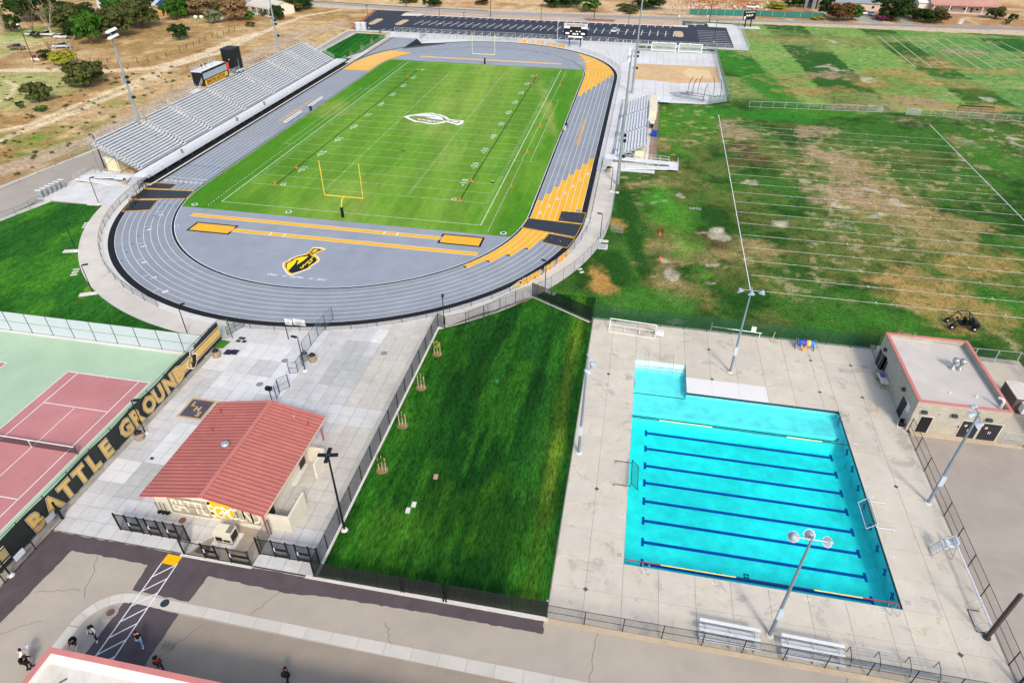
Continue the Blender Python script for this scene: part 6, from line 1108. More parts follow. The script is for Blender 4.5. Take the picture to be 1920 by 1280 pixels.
s = 'BATTLE GROUND'; ys = [-73.2+1.98*i for i in range(6)]+[-59.9+1.93*i for i in range(6)]
ys = [G_ for G_ in ys]
lets = [c for c in s if c != ' ']
px_b = {'B': (82, 985), 'A': (112, 950), 'T1': (133, 925), 'T2': (158, 900), 'L': (180, 870), 'E': (205, 840), 'G': (232, 815), 'R': (252, 792), 'O': (267, 770), 'U': (288, 765), 'N': (308, 745), 'D': (325, 728)}
yy = [-72.1+2.03*i+(1.15 if i > 5 else 0) for i in range(11)]
for i, ch in enumerate(lets):
    y = -70.9+1.88*i+(.95 if i > 5 else 0)
    for off, m_, d in ((.19, CRM, .05), (.09, GOLD, .075)): put('banner_letter', text_mesh(ch, 2.75, .002, -.12, off, m_, 'LEFT', .84), BN, (d+.05, y+58, .52), (math.pi/2, 0, math.pi/2))
    put('banner_letter_edge', text_mesh(ch, 2.75, .002, -.12, .14, BLACK, 'LEFT', .84), BN, (.112, y+58, .52), (math.pi/2, 0, math.pi/2))
emblem(BN, (.14, -45.9+58, 1.5), (math.pi/2, 0, math.pi/2), 1.15, CRM, None, BLACK, GOLD, False, .012); emblem(BN, (.14, -76.2+58, 1.5), (math.pi/2, 0, math.pi/2), 1.2, CRM, None, BLACK, GOLD, False, .012)
fence('side_barrier', [at(10, 1092), at(120, 972)], 1.9, CHAINB, DARKM, 'low black fence standing in front of the tennis banner', 2.9, .05, mid=False, bot=True); 
x, y = at(117, 972); t = thing('gate_post', 'thick black post where the plaza paving begins by the tennis banner', 'post', (x, y, 0)); MB().bar((0, 0, 0), (0, 0, 2.3), .1, n=8).build('post_shaft', BLACK, t); MB().lathe([(0, 2.36), (.12, 2.3), (.1, 2.26)], 8).build('post_cap', BLACK, t)
for a, b, l in ((37, 1040, 'lower'), (95, 970, 'upper')): p = at(a, b, 1.0); t = thing('notice_sign', 'small white notice on the low black fence, the %s one' % l, 'sign', (p[0], p[1], 0)); MB().box(-.02, .02, -.5, .5, .75, 1.35).build('sign_face', M('pale_sign', '#cdd5de', .6), t); MB().box(-.04, -.02, -.52, .52, .73, 1.37).build('sign_back', GALV, t)
# ------------------------------------------------------------------ pool
DK = thing('pool_deck', 'pale stained concrete deck round the pool', 'deck'); del DK['category']; DK['kind'] = 'structure'
PX0, PX1, PY0, PY1, SX, SY = 76.35, 99.5, -63.55, -33.2, 82.5, -38.55; WL, ZS, ZD = -.13, -1.05, -2.15
def MDECK(name, hexc):
    m = M(name, hexc, .9, var=.07, scale=.5, bump=.004, bscale=25, rnd=.03); t = m.node_tree; N = t.nodes; L = t.links; b = N['Principled BSDF']; src = b.inputs['Base Color'].links[0].from_socket
    g = N.new('ShaderNodeNewGeometry'); last = src
    for sc_, lo, hi, col, st in ((.35, .56, .62, '#a0968a', (1, 1, 1)), (1.6, .62, .68, '#6f675f', (1, 2.2, 1)), (.9, .6, .63, '#b59b80', (1, 1, 1))):
        mp = N.new('ShaderNodeMapping'); mp.inputs['Scale'].default_value = st; mp.inputs['Location'].default_value = (sc_*31, sc_*17, 0); L.new(g.outputs['Position'], mp.inputs['Vector'])
        n = N.new('ShaderNodeTexNoise'); n.inputs['Scale'].default_value = sc_; n.inputs['Detail'].default_value = 9; n.inputs['Roughness'].default_value = .72; n.inputs['Distortion'].default_value = .8; L.new(mp.outputs[0], n.inputs['Vector'])
        r = N.new('ShaderNodeMapRange'); r.inputs['From Min'].default_value = lo; r.inputs['From Max'].default_value = hi; r.inputs['To Max'].default_value = .5; L.new(n.outputs['Fac'], r.inputs['Value'])
        x = N.new('ShaderNodeMix'); x.data_type = 'RGBA'; L.new(r.outputs[0], x.inputs[0]); L.new(last, x.inputs[6]); x.inputs[7].default_value = (*lin(col), 1); last = x.outputs[2]
    L.new(last, b.inputs['Base Color']); return m
DM = [MDECK('deck_concrete', '#cbc2b2'), MDECK('deck_concrete_warm', '#cdc3b1')]
ground('joint_bed', rect(70.3, PX0, -69.95, -24.9), -.03, JOINT, parent=DK); ground('joint_bed', rect(PX1, 106.3, -69.95, -24.9), -.03, JOINT, parent=DK); ground('joint_bed', rect(PX0, PX1, -69.95, PY0), -.03, JOINT, parent=DK); ground('joint_bed', rect(PX0, SX, PY1, -24.9), -.03, JOINT, parent=DK); ground('joint_bed', rect(SX, PX1, SY, -24.9), -.03, JOINT, parent=DK)
XE = [70.38, 73.25, PX0, 79.4, SX, 85.5, 88.65, 91.85, 94.9, 98.0, PX1, 102.8, 106.15]; YE_ = [-69.9, -66.7, PY0, -60.4, -57.3, -54.2, -51.1, -48.0, -44.9, -41.8, SY, -35.6, PY1, -29.2, -25.15]
for i in range(len(XE)-1):
    for j in range(len(YE_)-1):
        x0, x1, y0, y1 = XE[i], XE[i+1], YE_[j], YE_[j+1]; xc, yc = (x0+x1)/2, (y0+y1)/2
        if PX0 < xc < PX1 and PY0 < yc < SY or PX0 < xc < SX and SY <= yc < PY1: continue
        if SX < xc < 91.9 and SY < yc < -35.6: MB().box(x0+.008, x1-.008, y0+.008, y1-.008, -.25, 0).build('white_slab', M('white_deck', '#dedcd8', .85, var=.03), DK); continue
        MB().box(x0+.014, x1-.014, y0+.014, y1-.014, -.25, 0).build('deck_slab', DM[(i*7+j*3) % 2], DK)
MB().prism([(70.2, -69.95), (107.3, -69.95), (107.3, -70.35), (70.2, -70.35)], -.1, .02).build('kerb', M('tan_kerb', '#c2ae92', .9), kind='structure')
MB().prism([(70.2, -25.1), (106.3, -25.1), (106.3, -24.8), (70.2, -24.8)], -.1, .03).build('kerb', KERB, kind='structure')
POOL = thing('swimming_pool', 'L shaped turquoise swimming pool with dark blue lane lines', 'swimming pool', (88, -50, 0))
def MPOOL(n_, c): return M(n_, c, .6, var=.15, scale=.8)
PF = MPOOL('pool_plaster', '#d3eef0'); PWm = MPOOL('pool_wall', '#a5d9de'); LB_ = M('lane_blue', '#1646a8', .6, var=.08); TD = M('tile_dark', '#26404a', .4)
pl_ = lambda x, y, z: (x-88, y+50, z)
m = MB(); ys_ = -41.9; yd_ = -43.6
def fq(x0, x1, y0, y1, z0, z1): m.add([pl_(x0, y0, z0), pl_(x1, y0, z0), pl_(x1, y1, z1), pl_(x0, y1, z1)], [(0, 1, 2, 3)])
fq(PX0, SX, SY, PY1, ZS+.1, ZS+.1); fq(PX0, PX1, ys_, SY, ZS, ZS); fq(PX0, PX1, yd_, ys_, ZD, ZS); fq(PX0, PX1, PY0, yd_, ZD, ZD); m.build('pool_floor', PF, POOL)
m = MB()
def wq(x0, y0, x1, y1, z): m.add([pl_(x0, y0, z), pl_(x1, y1, z), pl_(x1, y1, 0), pl_(x0, y0, 0)], [(0, 1, 2, 3)])
wq(PX0, PY0, PX1, PY0, ZD); wq(PX1, PY0, PX1, SY, ZD); wq(SX, SY, PX1, SY, ZS); wq(SX, SY, SX, PY1, ZS); wq(PX0, PY1, SX, PY1, ZS); wq(PX0, PY0, PX0, PY1, ZD); m.build('pool_wall', PWm, POOL)
m = MB()
for x0, y0, x1, y1 in ((PX1-.03, PY0, PX1-.005, SY), (SX+.0, SY-.03, PX1, SY-.005), (SX-.03, SY, SX-.005, PY1)): m.box(x0-88, x1-88, y0+50, y1+50, -.3, .003)
m.build('tile_band', TD, POOL)
for k in range(3): MB().box(PX0-88+.01, SX-88-.01, PY1+50-.02-.38*(k+1), PY1+50-.02-.38*k, ZS, -.12-.2*k).build('pool_step', MPOOL('step_white', '#e6eff0'), POOL); MB().box(PX0-88+.02, SX-88-.02, PY1+50-.03-.38*(k+1), PY1+50-.0-.38*(k+1), -.13-.2*k, -.11-.2*k+.0).build('step_edge', TD, POOL) if k else None
lanes = [(812, 858), (842, 889), (874, 924), (905, 960), (939, 998), (975, 1039), (1016, 1082), (1055, 1127)]
for (a, b), xl, xr_ in zip(lanes, (1210, 1210, 1209, 1208, 1207, 1206, 1204, 1203), (1562, 1571, 1580, 1592, 1602, 1614, 1627, 1638)):
    zf = ZD+.02; x0, y0 = at(xl, a, zf); x1, y1 = at(xr_, b, zf); y = (y0+y1)/2
    if y > yd_: zf = ZD+(y-yd_)/(ys_-yd_)*(ZS-ZD)+.03
    y = max(y, PY0+.25); x0, x1 = 78.15, 98.2
    g_ = MB(); g_.box(x0-88, x1-88, y+50-.17, y+50+.17, zf, zf+.01); g_.box(x0-88-.12, x0-88+.13, y+50-.48, y+50+.48, zf, zf+.012); g_.box(x1-88-.13, x1-88+.12, y+50-.48, y+50+.48, zf, zf+.012); g_.build('lane_line', LB_, POOL)
    c = MB(); xx = PX1-88-.02; zc = -1.0; c.box(xx-.01, xx, y+50-.12, y+50+.12, zc-.45, zc+.45); c.box(xx-.012, xx, y+50-.4, y+50+.4, zc-.12, zc+.12); c.build('wall_target', LB_, POOL)
m = MB(); m.box(PX0-88+.02, PX1-88-1.3, -42.6+50-.07, -42.6+50+.07, ZS+.005, ZS+.02); m.path([(PX1-88-1.3, 7.4, ZS+.01), (PX1-88-.8, 7.5, ZS+.01), (PX1-88-.45, 8.0, ZS+.01)], .06, 4); m.build('floor_line', M('line_navy', '#25415f', .6), POOL)
for x, y in ((1157-1157+87.4, -61.3),): g_ = MB(); [g_.box(x-88+.28*i-.1, x-88+.28*i+.1, y+50+.3*j-.1, y+50+.3*j+.1, ZD+.01, ZD+.02) for i in range(2) for j in range(2)]; g_.build('floor_drain', TD, POOL)
g_ = MB(); [g_.box(82.2-88+9.2*0+.28*i+2.7, 82.2-88+.28*i+2.9, -62.4+50+.3*j+.6, -62.4+50+.3*j+.8, ZD+.01, ZD+.02) for i in range(2) for j in range(2)]; g_.build('floor_drain', TD, POOL)
# water body: clear surface over an absorbing volume
wm = bpy.data.materials.new('pool_water'); wm.use_nodes = True; t_ = wm.node_tree; t_.nodes.clear(); N = t_.nodes; L_ = t_.links
out = N.new('ShaderNodeOutputMaterial'); tr_ = N.new('ShaderNodeBsdfTransparent'); gl = N.new('ShaderNodeBsdfGlossy'); gl.inputs['Roughness'].default_value = .08; mx = N.new('ShaderNodeMixShader'); fr = N.new('ShaderNodeFresnel'); fr.inputs['IOR'].default_value = 1.33
nz = N.new('ShaderNodeTexNoise'); nz.inputs['Scale'].default_value = 2.2; nz.inputs['Detail'].default_value = 3; gg = N.new('ShaderNodeNewGeometry'); L_.new(gg.outputs['Position'], nz.inputs['Vector']); bp = N.new('ShaderNodeBump'); bp.inputs['Distance'].default_value = .05; L_.new(nz.outputs['Fac'], bp.inputs['Height']); L_.new(bp.outputs[0], gl.inputs['Normal']); L_.new(bp.outputs[0], fr.inputs['Normal'])
bk = N.new('ShaderNodeMath'); bk.operation = 'SUBTRACT'; bk.inputs[0].default_value = 1; bk.use_clamp = True; L_.new(gg.outputs['Backfacing'], bk.inputs[1]); ml = N.new('ShaderNodeMath'); ml.operation = 'MULTIPLY'; L_.new(fr.outputs[0], ml.inputs[0]); L_.new(bk.outputs[0], ml.inputs[1]); L_.new(ml.outputs[0], mx.inputs[0]); L_.new(tr_.outputs[0], mx.inputs[1]); L_.new(gl.outputs[0], mx.inputs[2]); L_.new(mx.outputs[0], out.inputs['Surface'])
va = N.new('ShaderNodeVolumeAbsorption'); va.inputs['Density'].default_value = .66; va.inputs['Color'].default_value = (.0, .962, .945, 1); L_.new(va.outputs[0], out.inputs['Volume'])
e_ = .012; Pp = [(PX0-e_, PY0-e_), (PX1+e_, PY0-e_), (PX1+e_, SY+e_), (SX+e_, SY+e_), (SX+e_, PY1+e_), (PX0-e_, PY1+e_)]
MB().prism([(x-88, y+50) for x, y in Pp], ZD-.05, WL).build('water', wm, POOL)
def rope(pts, segs, name, lab):
    t = thing(name, lab, 'lane rope', (0, 0, WL)); 
    (x0, y0), (x1, y1) = pts
    for a, b, m_ in segs: MB().bar((x0+(x1-x0)*a, y0+(y1-y0)*a, .03), (x0+(x1-x0)*b, y0+(y1-y0)*b, .03), .055, n=6).build('rope_floats', m_, t)
YF = M('float_yellow', '#e8d77a', .5); BF = M('float_dark', '#2a3238', .5); RF = M('float_red', '#a8322f', .5)
rope([(PX0, -43.9), (PX1, -43.9)], [(0, .13, BF), (.13, .38, YF), (.38, .72, BF), (.72, .88, YF), (.88, 1, BF)], 'divider_rope', 'black and yellow float line across the pool between shallow and deep parts'); rope([(PX0, -62.95), (PX1, -62.95)], [(0, .14, RF), (.14, .42, YF), (.42, .7, BF), (.7, .87, YF), (.87, 1, RF)], 'lane_rope', 'float line lying along the near edge of the pool')
SS = M('stainless', '#b8bec2', .25, metal=.6, var=.03)
def ladder(x, y, a, lab):
    t = thing('pool_ladder', lab, 'ladder', (x, y, 0), a, 'pool ladders')
    for s in (-.28, .28): MB().path([(s, -.75, 0), (s, -.75, .55), (s, -.55, .75), (s, -.2, .75), (s, .08, .5), (s, .1, -1.0)], .028, 6).build('handrail', SS, t)
    for k in range(3): MB().box(-.28, .28, .05, .15, -.3-.3*k, -.27-.3*k).build('tread', SS, t)
ladder(PX1-.9, PY0, 0, 'steel ladder at the near right corner of the pool'); ladder(PX0+1.9, PY0, 0, 'steel ladder at the near left corner of the pool'); ladder(PX1, -39.6, math.pi/2, 'steel ladder at the far right corner of the pool'); ladder(PX0, -37.4, -math.pi/2, 'steel ladder at the shallow left side of the pool')
for x, a in ((PX0+1.6, 1), (PX0+4.6, 1)): t = thing('step_rail', 'hand rail over the shallow pool steps, the %s one' % ('left' if x < 79 else 'right'), 'rail', (x, PY1, 0)); MB().path([(0, .9, 0), (0, .9, .8), (0, 0, .85), (0, -1.5, .1), (0, -1.5, -.9)], .03, 6).build('handrail', SS, t)
def polo(x, y, s, lab):
    t = thing('water_polo_goal', lab, 'goal', (x, y, 0), 0, 'water polo goals'); b = MB()
    for yy in (0, 3.2): b.path([(-s*1.4, yy, .05), (-s*1.4, yy, .35), (s*.2, yy, .35), (s*.2, yy, .8), (s*.95, yy, -.05)], .035, 5)
    b.bar((s*.2, 0, .8), (s*.2, 3.2, .8), .04); b.bar((s*.95, 0, -.05), (s*.95, 3.2, -.05), .03); b.build('goal_frame', ALUW if s < 0 else DARKM, t)
    o = MB().quad((s*.2, 0, .8), (s*.2, 3.2, .8), (s*.95, 3.2, -.1), (s*.95, 0, -.1)).build('goal_net', MESHMAT('polo_net', '#1f6a74', .09, .12, cover=.35), t); l = o.data.uv_layers.new(name='UVMap'); [setattr(l.data[i], 'uv', uv) for i, uv in enumerate(((0, 0), (3.2, 0), (3.2, 1), (0, 1)))]
polo(PX0, -54.7, 1, 'dark water polo goal hooked over the left pool edge'); polo(PX1, -55.3, -1, 'white water polo goal hooked over the right pool edge')
for i, (a, b) in enumerate(((1141, 701), (1119, 916), (1098, 1104), (1329, 655), (1335, 711), (1520, 676), (1595, 685), (1537, 735), (1617, 745), (1680, 912), (1801, 1227))):
    x, y = at(a, b); MB().obox((0, 0, .012), .34, .34, .02, .78).build('deck_drain', M('drain_grey', '#5d5d5e', .6, var=.2, scale=9), loc=(x, y, 0), label='square deck drain set diagonally, ' + ('upper left strip', 'middle left strip', 'lower left strip', 'behind the shallow end', 'at the white slab', 'behind the deep end, nearer', 'behind the deep end, farther right', 'by the far pool edge', 'right of the far pool corner', 'right strip beside the pool', 'lower right deck corner')[i], cat='drain')
for a, b, s, l in ((1161, 1040, .42, 'left of the near left pool corner'), (1703, 1130, .42, 'right of the near right pool corner'), (1579, 694, .8, 'pale one behind the deep end'), (1622, 687, .6, 'grey one near the pool building')): MB().obox((0, 0, .006), s, s, .02, 0).build('deck_cover', M('cover_stone', '#b5ada3', .8, var=.15), loc=(*at(a, b), 0), label='square deck cover, '+l, cat='cover')
for i, (a, b) in enumerate(((1211, 1071), (1340, 1093), (1514, 1123), (1654, 1146), (1167, 968), (1173, 863), (1178, 776), (1179, 752), (1673, 1043), (1634, 930), (1605, 832))):
    x, y = at(a, b); t = thing('depth_marker', 'small white depth tile at the pool edge, ' + ('near edge first from left', 'near edge second from left', 'near edge third from left', 'near edge rightmost', 'left edge lowest', 'left edge second from bottom', 'left edge third from bottom', 'left edge highest', 'right edge lowest', 'right edge middle', 'right edge highest')[i], 'tile', (x, y, 0)); MB().box(-.22, .22, -.08, .08, 0, .008).build('tile', WHITE, t); put('tile_digit', text_mesh('9 FT' if i < 6 or i > 7 else '3 FT', .14, 0, 0, .004, LB_, 'CENTER'), t, (0, -.05, .011))
# fences of the pool
fence('pool_fence', [(70.35, -69.95), (107.6, -69.95)], 1.85, CHAINB, DARKM, 'black chain link fence along the near side of the pool deck', 3.05, .04, mid=True); fence('pool_fence', [(106.2, -40.6), (106.2, -69.95)], 2.0, MESHMAT('brown_mesh', '#5c564f', .09, .06), DARKM, 'black chain link fence between pool deck and asphalt lot', 3.0, .045, mid=True)
fence('pool_fence', [(70.35, -25.2), (106.6, -25.2)], 2.3, MESHMAT('green_screen_mesh', '#174a2c', .09, .12, cover=.4), GM, 'green screened fence behind the pool', 3.0, .05, mid=True); t = thing('corner_post', 'thick dark corner post where lawn fence meets pool fence', 'post', (70.35, -69.9, 0)); MB().bar((0, 0, 0), (0, 0, 2.4), .08).build('post_shaft', DARKM, t); MB().lathe([(0, 2.46), (.1, 2.4), (.08, 2.36)], 8).build('post_cap', GALV, t)
fence('barrier_gate', [(106.2, -68.6), (108.0, -70.6)], 2.0, SCREENB, DARKM, 'heavy black gate at the lower right corner of the pool deck', 1.3, .08, mid=True, bot=True)
# furniture
def bleacher(x, y, lab):
    t = thing('small_bleacher', lab, 'bleacher', (x, y, 0), -.02, 'small pool bleachers')
    for k in range(3):
        z = .42+.33*(2-k) if False else .42+.32*k; yy = .62*k-.62
        yy = -.62+.62*k; MB().box(-2.35, 2.35, yy-.13, yy+.13, z-.04, z).build('bench_seat', ALUW, t)
        if k: MB().box(-2.35, 2.35, yy-.38, yy-.12, z-.42, z-.38).build('footboard', ALU, t)
    for s in (-1.9, 0, 1.9): b = MB(); b.path([(s, -.75, 0), (s, -.62, .38), (s, .62, 1.02), (s, .8, 0)], .03, 5); b.bar((s, -.7, .05), (s, .8, .05), .03, n=4); b.bar((s, -.62, .38), (s, .8, .05), .02, n=4); b.build('support_frame', GALV, t)
bleacher(84.9, -69.0, 'small silver bleacher left of the floodlight pole'); bleacher(91.2, -69.1, 'small silver bleacher right of the floodlight pole')
t = thing('pipe_rack', 'long low pipe rack in the lower right of the pool deck', 'rack', (97.2, -68.9, 0)); 
for z, dy in ((.5, -.5), (.9, .0), (1.0, .5)): MB().bar((-3.3, dy, z), (3.3, dy, z), .035).build('rail', GALV, t)
[MB().path([(s, -.6, 0), (s, -.5, .5), (s, .0, .9), (s, .5, 1.0), (s, .6, 0)], .03, 5).build('leg', DARKM, t) for s in (-3.2, -1.1, 1.1, 3.2)]; MB().box(-3.3, 3.3, -.62, -.38, .48, .52).build('shelf', GALV, t)
t = thing('lifeguard_chair', 'white lifeguard chair by the right fence of the pool deck', 'lifeguard chair', (104.5, -57.0, 0), 0)
for s in (-.45, .45): MB().path([(-.95, s, 0), (-.2, s, 1.5), (.55, s, 1.55), (.75, s, 0)], .035, 6).build('side_frame', SS, t); MB().path([(-.2, s, 1.5), (-.1, s, 1.9), (.5, s, 1.95), (.6, s, 1.55)], .03, 6).build('arm_rail', SS, t)
MB().box(-.1, .5, -.4, .4, 1.5, 1.56).build('seat', WHITE, t); MB().box(.5, .58, -.4, .4, 1.56, 2.25).build('backrest', WHITE, t); [MB().box(-.9+.18*k, -.68+.18*k, -.42, .42, .22+.3*k, .26+.3*k).build('step', WHITE, t) for k in range(4)]; MB().box(-.35, -.05, -.45, .45, 1.28, 1.33).build('foot_platform', WHITE, t); MB().bar((.7, -.45, .4), (.7, .45, .4), .03).build('brace', SS, t)
t = thing('cover_reel', 'long aluminium cover reel with round hoops beside the right fence', 'reel', (105.3, -61.6, 0)); MB().bar((.25, -2.9, 1.0), (.25, 6.0, 1.0), .09, n=8).build('reel_tube', ALUW, t)
for yy in (-2.9, -.9): MB().bar((-.5, yy, .05), (.4, yy, .05), .04).build('foot', DARKM, t); b = MB(); b.path([(-.25+.62*math.cos(k), yy+.0, .72+.62*math.sin(k)) for k in np.linspace(0, 2*math.pi, 15)], .025, 4); b.build('hoop_wheel', GALV, t)
MB().bar((-.5, -2.9, .05), (-.5, -.9, .05), .03).build('brace', DARKM, t); MB().bar((.25, 5.8, 0), (.25, 5.8, 1), .05).build('leg', GALV, t)
x, y = at(1508, 653); t = thing('lane_reel', 'wheeled reel wound with blue and yellow lane floats by the green fence', 'reel', (x, y, 0)); b = MB(); 
for s in (-1, 1): b.path([(s*1.15, -.6, .1), (s*1.1, 0, .8), (s*1.15, .6, .1), (s*1.15, -.6, .1)], .04, 5); b.path([(s*1.1+.0, .65*math.cos(k), .85+.55*math.sin(k)) for k in np.linspace(0, 2*math.pi, 11)], .03, 4)
b.build('reel_frame', GALV, t)
for x0, x1, c in ((-1, -.75, '#2a3f9e'), (-.75, -.3, '#1e56b8'), (-.3, -.15, '#7c2f7a'), (-.15, 0, '#2a3f9e'), (0, .2, '#e07f8e'), (.2, .5, '#e8c83e'), (.5, .98, '#2f7fd0')): MB().bar((x0, 0, .85), (x1, 0, .85), .42, n=12).build('float_coil', M('coil'+c[1:], c, .5), t)
MB().path([(-.6, -.4, .8), (-.45, -.75, .35), (-.2, -.75, .2), (0, -.45, .8)], .08, 6).build('loose_floats', M('coil_orange', '#d9a52c', .5), t)
t = thing('hand_shower', 'thin yellow pole leaning on the green fence behind the pool', 'pole', (*at(1446, 640), 0)); MB().bar((0, 0, 0), (.25, .3, 1.3), .04).build('pole', M('pole_yellow', '#c8c45a', .6), t); MB().lathe([(0, .05), (.09, .03), (.1, 0)], 8).build('foot', DARKM, t)
# ------------------------------------------------------------------ pool building
BX0, BX1, BY0, BY1, BH = 106.05, 115.3, -40.3, -27.3, 4.15
PBd = thing('pool_building', 'grey block building with red roof edge beside the pool', 'building', (110.7, -33.8, 0)); qx = lambda nm, x0, x1, y0, y1, z0, z1, m, par=None: MB().box(x0-110.7, x1-110.7, y0+33.8, y1+33.8, z0, z1).build(nm, m, par or PBd)
bm_ = M('block_wall', '#b5b0a2', .9, var=.1, scale=.9); t_ = bm_.node_tree; N = t_.nodes; b = N['Principled BSDF']; src = b.inputs['Base Color'].links[0].from_socket; g = N.new('ShaderNodeNewGeometry'); sp = N.new('ShaderNodeSeparateXYZ'); t_.links.new(g.outputs['Position'], sp.inputs[0]); ad = N.new('ShaderNodeMath'); t_.links.new(sp.outputs[0], ad.inputs[0]); t_.links.new(sp.outputs[1], ad.inputs[1]); cb = N.new('ShaderNodeCombineXYZ'); t_.links.new(ad.outputs[0], cb.inputs[0]); t_.links.new(sp.outputs[2], cb.inputs[1])
br = N.new('ShaderNodeTexBrick'); br.inputs['Scale'].default_value = 1; br.inputs['Brick Width'].default_value = .4; br.inputs['Row Height'].default_value = .2; br.inputs['Mortar Size'].default_value = .012; br.inputs['Color1'].default_value = (1, 1, 1, 1); br.inputs['Color2'].default_value = (.86, .86, .85, 1); br.inputs['Mortar'].default_value = (.62, .62, .6, 1); t_.links.new(cb.outputs[0], br.inputs['Vector'])
x_ = N.new('ShaderNodeMix'); x_.data_type = 'RGBA'; x_.blend_type = 'MULTIPLY'; x_.inputs[0].default_value = 1; t_.links.new(src, x_.inputs[6]); t_.links.new(br.outputs[0], x_.inputs[7]); t_.links.new(x_.outputs[2], b.inputs['Base Color'])
W_ = .3
for nm, a in (('wall', (BX0, BX0+W_, BY0, BY1)), ('wall', (BX1-W_, BX1, BY0, BY1)), ('wall', (BX0+W_, BX1-W_, BY0, BY0+W_)), ('wall', (BX0+W_, BX1-W_, BY1-W_, BY1))): qx(nm, *a, 0, BH-.05, bm_)
CAPR = M('red_cap', '#c87c74', .6)
for a in ((BX0-.04, BX0+W_+.02, BY0-.04, BY1+.04), (BX1-W_-.02, BX1+.04, BY0-.04, BY1+.04), (BX0+W_+.02, BX1-W_-.02, BY0-.04, BY0+W_+.02), (BX0+W_+.02, BX1-W_-.02, BY1-W_-.02, BY1+.04)): qx('roof_cap', *a, BH-.05, BH+.05, CAPR)
MB().add([(BX0+W_-110.7, BY0+W_+33.8, BH-.22), (BX1-W_-110.7, BY0+W_+33.8, BH-.55), (BX1-W_-110.7, BY1-W_+33.8, BH-.75), (BX0+W_-110.7, BY1-W_+33.8, BH-.3)], [(0, 1, 2, 3)]).build('roof', M('roof_membrane', '#c6bfb6', .85, var=.08, scale=.4), PBd)
sm = MB(); rr = random.Random(3)
for k in range(26): x = rr.uniform(BX0+.8, BX1-1.2); y = rr.uniform(BY0+.8, BY1-1); (sm.box(x-110.7, x-110.7+rr.uniform(.3, 1.2), y+33.8, y+33.8+.03, BH-.45, BH-.2) if k % 2 else sm.box(x-110.7, x-110.7+.03, y+33.8, y+33.8+rr.uniform(.3, 1.2), BH-.45, BH-.2))
DF = M('door_frame_grey', '#c9c5bb', .7)
for a, b, wd, hh in ((1646, 668, .9, 2.1), (1649, 695, 1.4, 2.2), (1657, 702, 1.2, 2.2), (1682, 777, 1.3, 2.3)):
    y = at(a, b)[1]; y = max(min(y, BY1-1), BY0+1); qx('door_frame', BX0-.05, BX0-.01, y-wd/2-.1, y+wd/2+.1, 0, hh+.12, DF); qx('door', BX0-.09, BX0-.05, y-wd/2, y+wd/2, .02, hh, DARKM)
for x0, x1 in ((107.0, 108.15),): qx('door_frame', x0-.1, x1+.1, BY0-.05, BY0-.01, 0, 2.3, DF); qx('door', x0, x1, BY0-.09, BY0-.05, .02, 2.2, DARKM)
HZ = M('hazard_white', '#e8e2d0', .6)
for x0, x1 in ((111.15, 112.9), (113.15, 115.0)):
    qx('door_frame', x0-.1, x1+.1, BY0-.05, BY0-.01, 0, 2.4, DF)
    for k in (0, 1): d_ = qx('door', x0+(x1-x0)/2*k+.01, x0+(x1-x0)/2*(k+1)-.01, BY0-.09, BY0-.05, .02, 2.3, M('door_charcoal', '#2b2b30', .5)); MB().box((x0+(x1-x0)/2)-110.7+(-.12 if k == 0 else .06), (x0+(x1-x0)/2)-110.7+(-.06 if k == 0 else .12), BY0+33.8-.14, BY0+33.8-.09, 1.0, 1.3).build('handle', ALUW, d_)
    m = MB(); cx_ = x0+.42-110.7; s_ = .2; m.add([(cx_, BY0+33.8-.095, 1.75-s_), (cx_+s_, BY0+33.8-.095, 1.75), (cx_, BY0+33.8-.095, 1.75+s_), (cx_-s_, BY0+33.8-.095, 1.75)], [(0, 1, 2, 3)]); m.build('warning_diamond', HZ, PBd)
    for dx, dz, c in ((0, .1, '#b33a2e'), (-.1, 0, '#2e4fa3'), (.1, 0, '#e0b52c')): m = MB(); q_ = .085; m.add([(cx_+dx, BY0+33.8-.1, 1.75+dz-q_), (cx_+dx+q_, BY0+33.8-.1, 1.75+dz), (cx_+dx, BY0+33.8-.1, 1.75+dz+q_), (cx_+dx-q_, BY0+33.8-.1, 1.75+dz)], [(0, 1, 2, 3)]); m.build('diamond_quarter', M('dq'+c[1:], c, .6), PBd)
for x in (107.0, 110.0, 113.4): qx('wall_lamp', x-.25, x+.25, BY0-.35, BY0, 2.75, 3.05, M('lamp_slate', '#3b434a', .5))
for y in (-29.2, -36.8): qx('wall_lamp', BX0-.35, BX0, y-.2, y+.2, 2.75, 3.05, M('lamp_slate', '#3b434a'))
qx('notice', BX0-.05, BX0-.02, -39.4, -38.4, 1.6, 2.6, M('notice_white', '#cfd2d8', .6)); qx('wall_pipe', 110.9, 111.0, BY0-.06, BY0, 1.3, 1.5, DARKM); qx('wall_pipe', 108.5, 108.6, BY0-.06, BY0, 2.7, 2.8, M('alarm_red', '#a12f2a'))
for x, y in ((112.0, -32.7), (112.75, -32.7)): m = MB(); m.lathe([(.36, 0), (.36, .12), (.2, .14), (.2, .95), (.34, .98), (.34, 1.35), (0, 1.42)], 12, (x-110.7, y+33.8, BH-.5)); m.build('roof_vent', M('vent_metal', '#a9adae', .35, metal=.4, var=.1), PBd, True)
MB().path([(114.6-110.7, -39.2+33.8, 3.6), (114.6-110.7, -39.2+33.8, 4.6), (114.4-110.7, -39.0+33.8, 4.85), (114.15-110.7, -38.8+33.8, 4.75)], .14, 8).build('goose_pipe', M('pvc_white', '#dcdad6', .5), PBd)
MB().path([(109.2-110.7, BY1+33.8-.3, 3.8), (109.2-110.7, BY1+33.8-.3, 4.8), (109.0-110.7, BY1+33.8-.3, 3.8)], .03, 5).build('roof_hook', GALV, PBd)
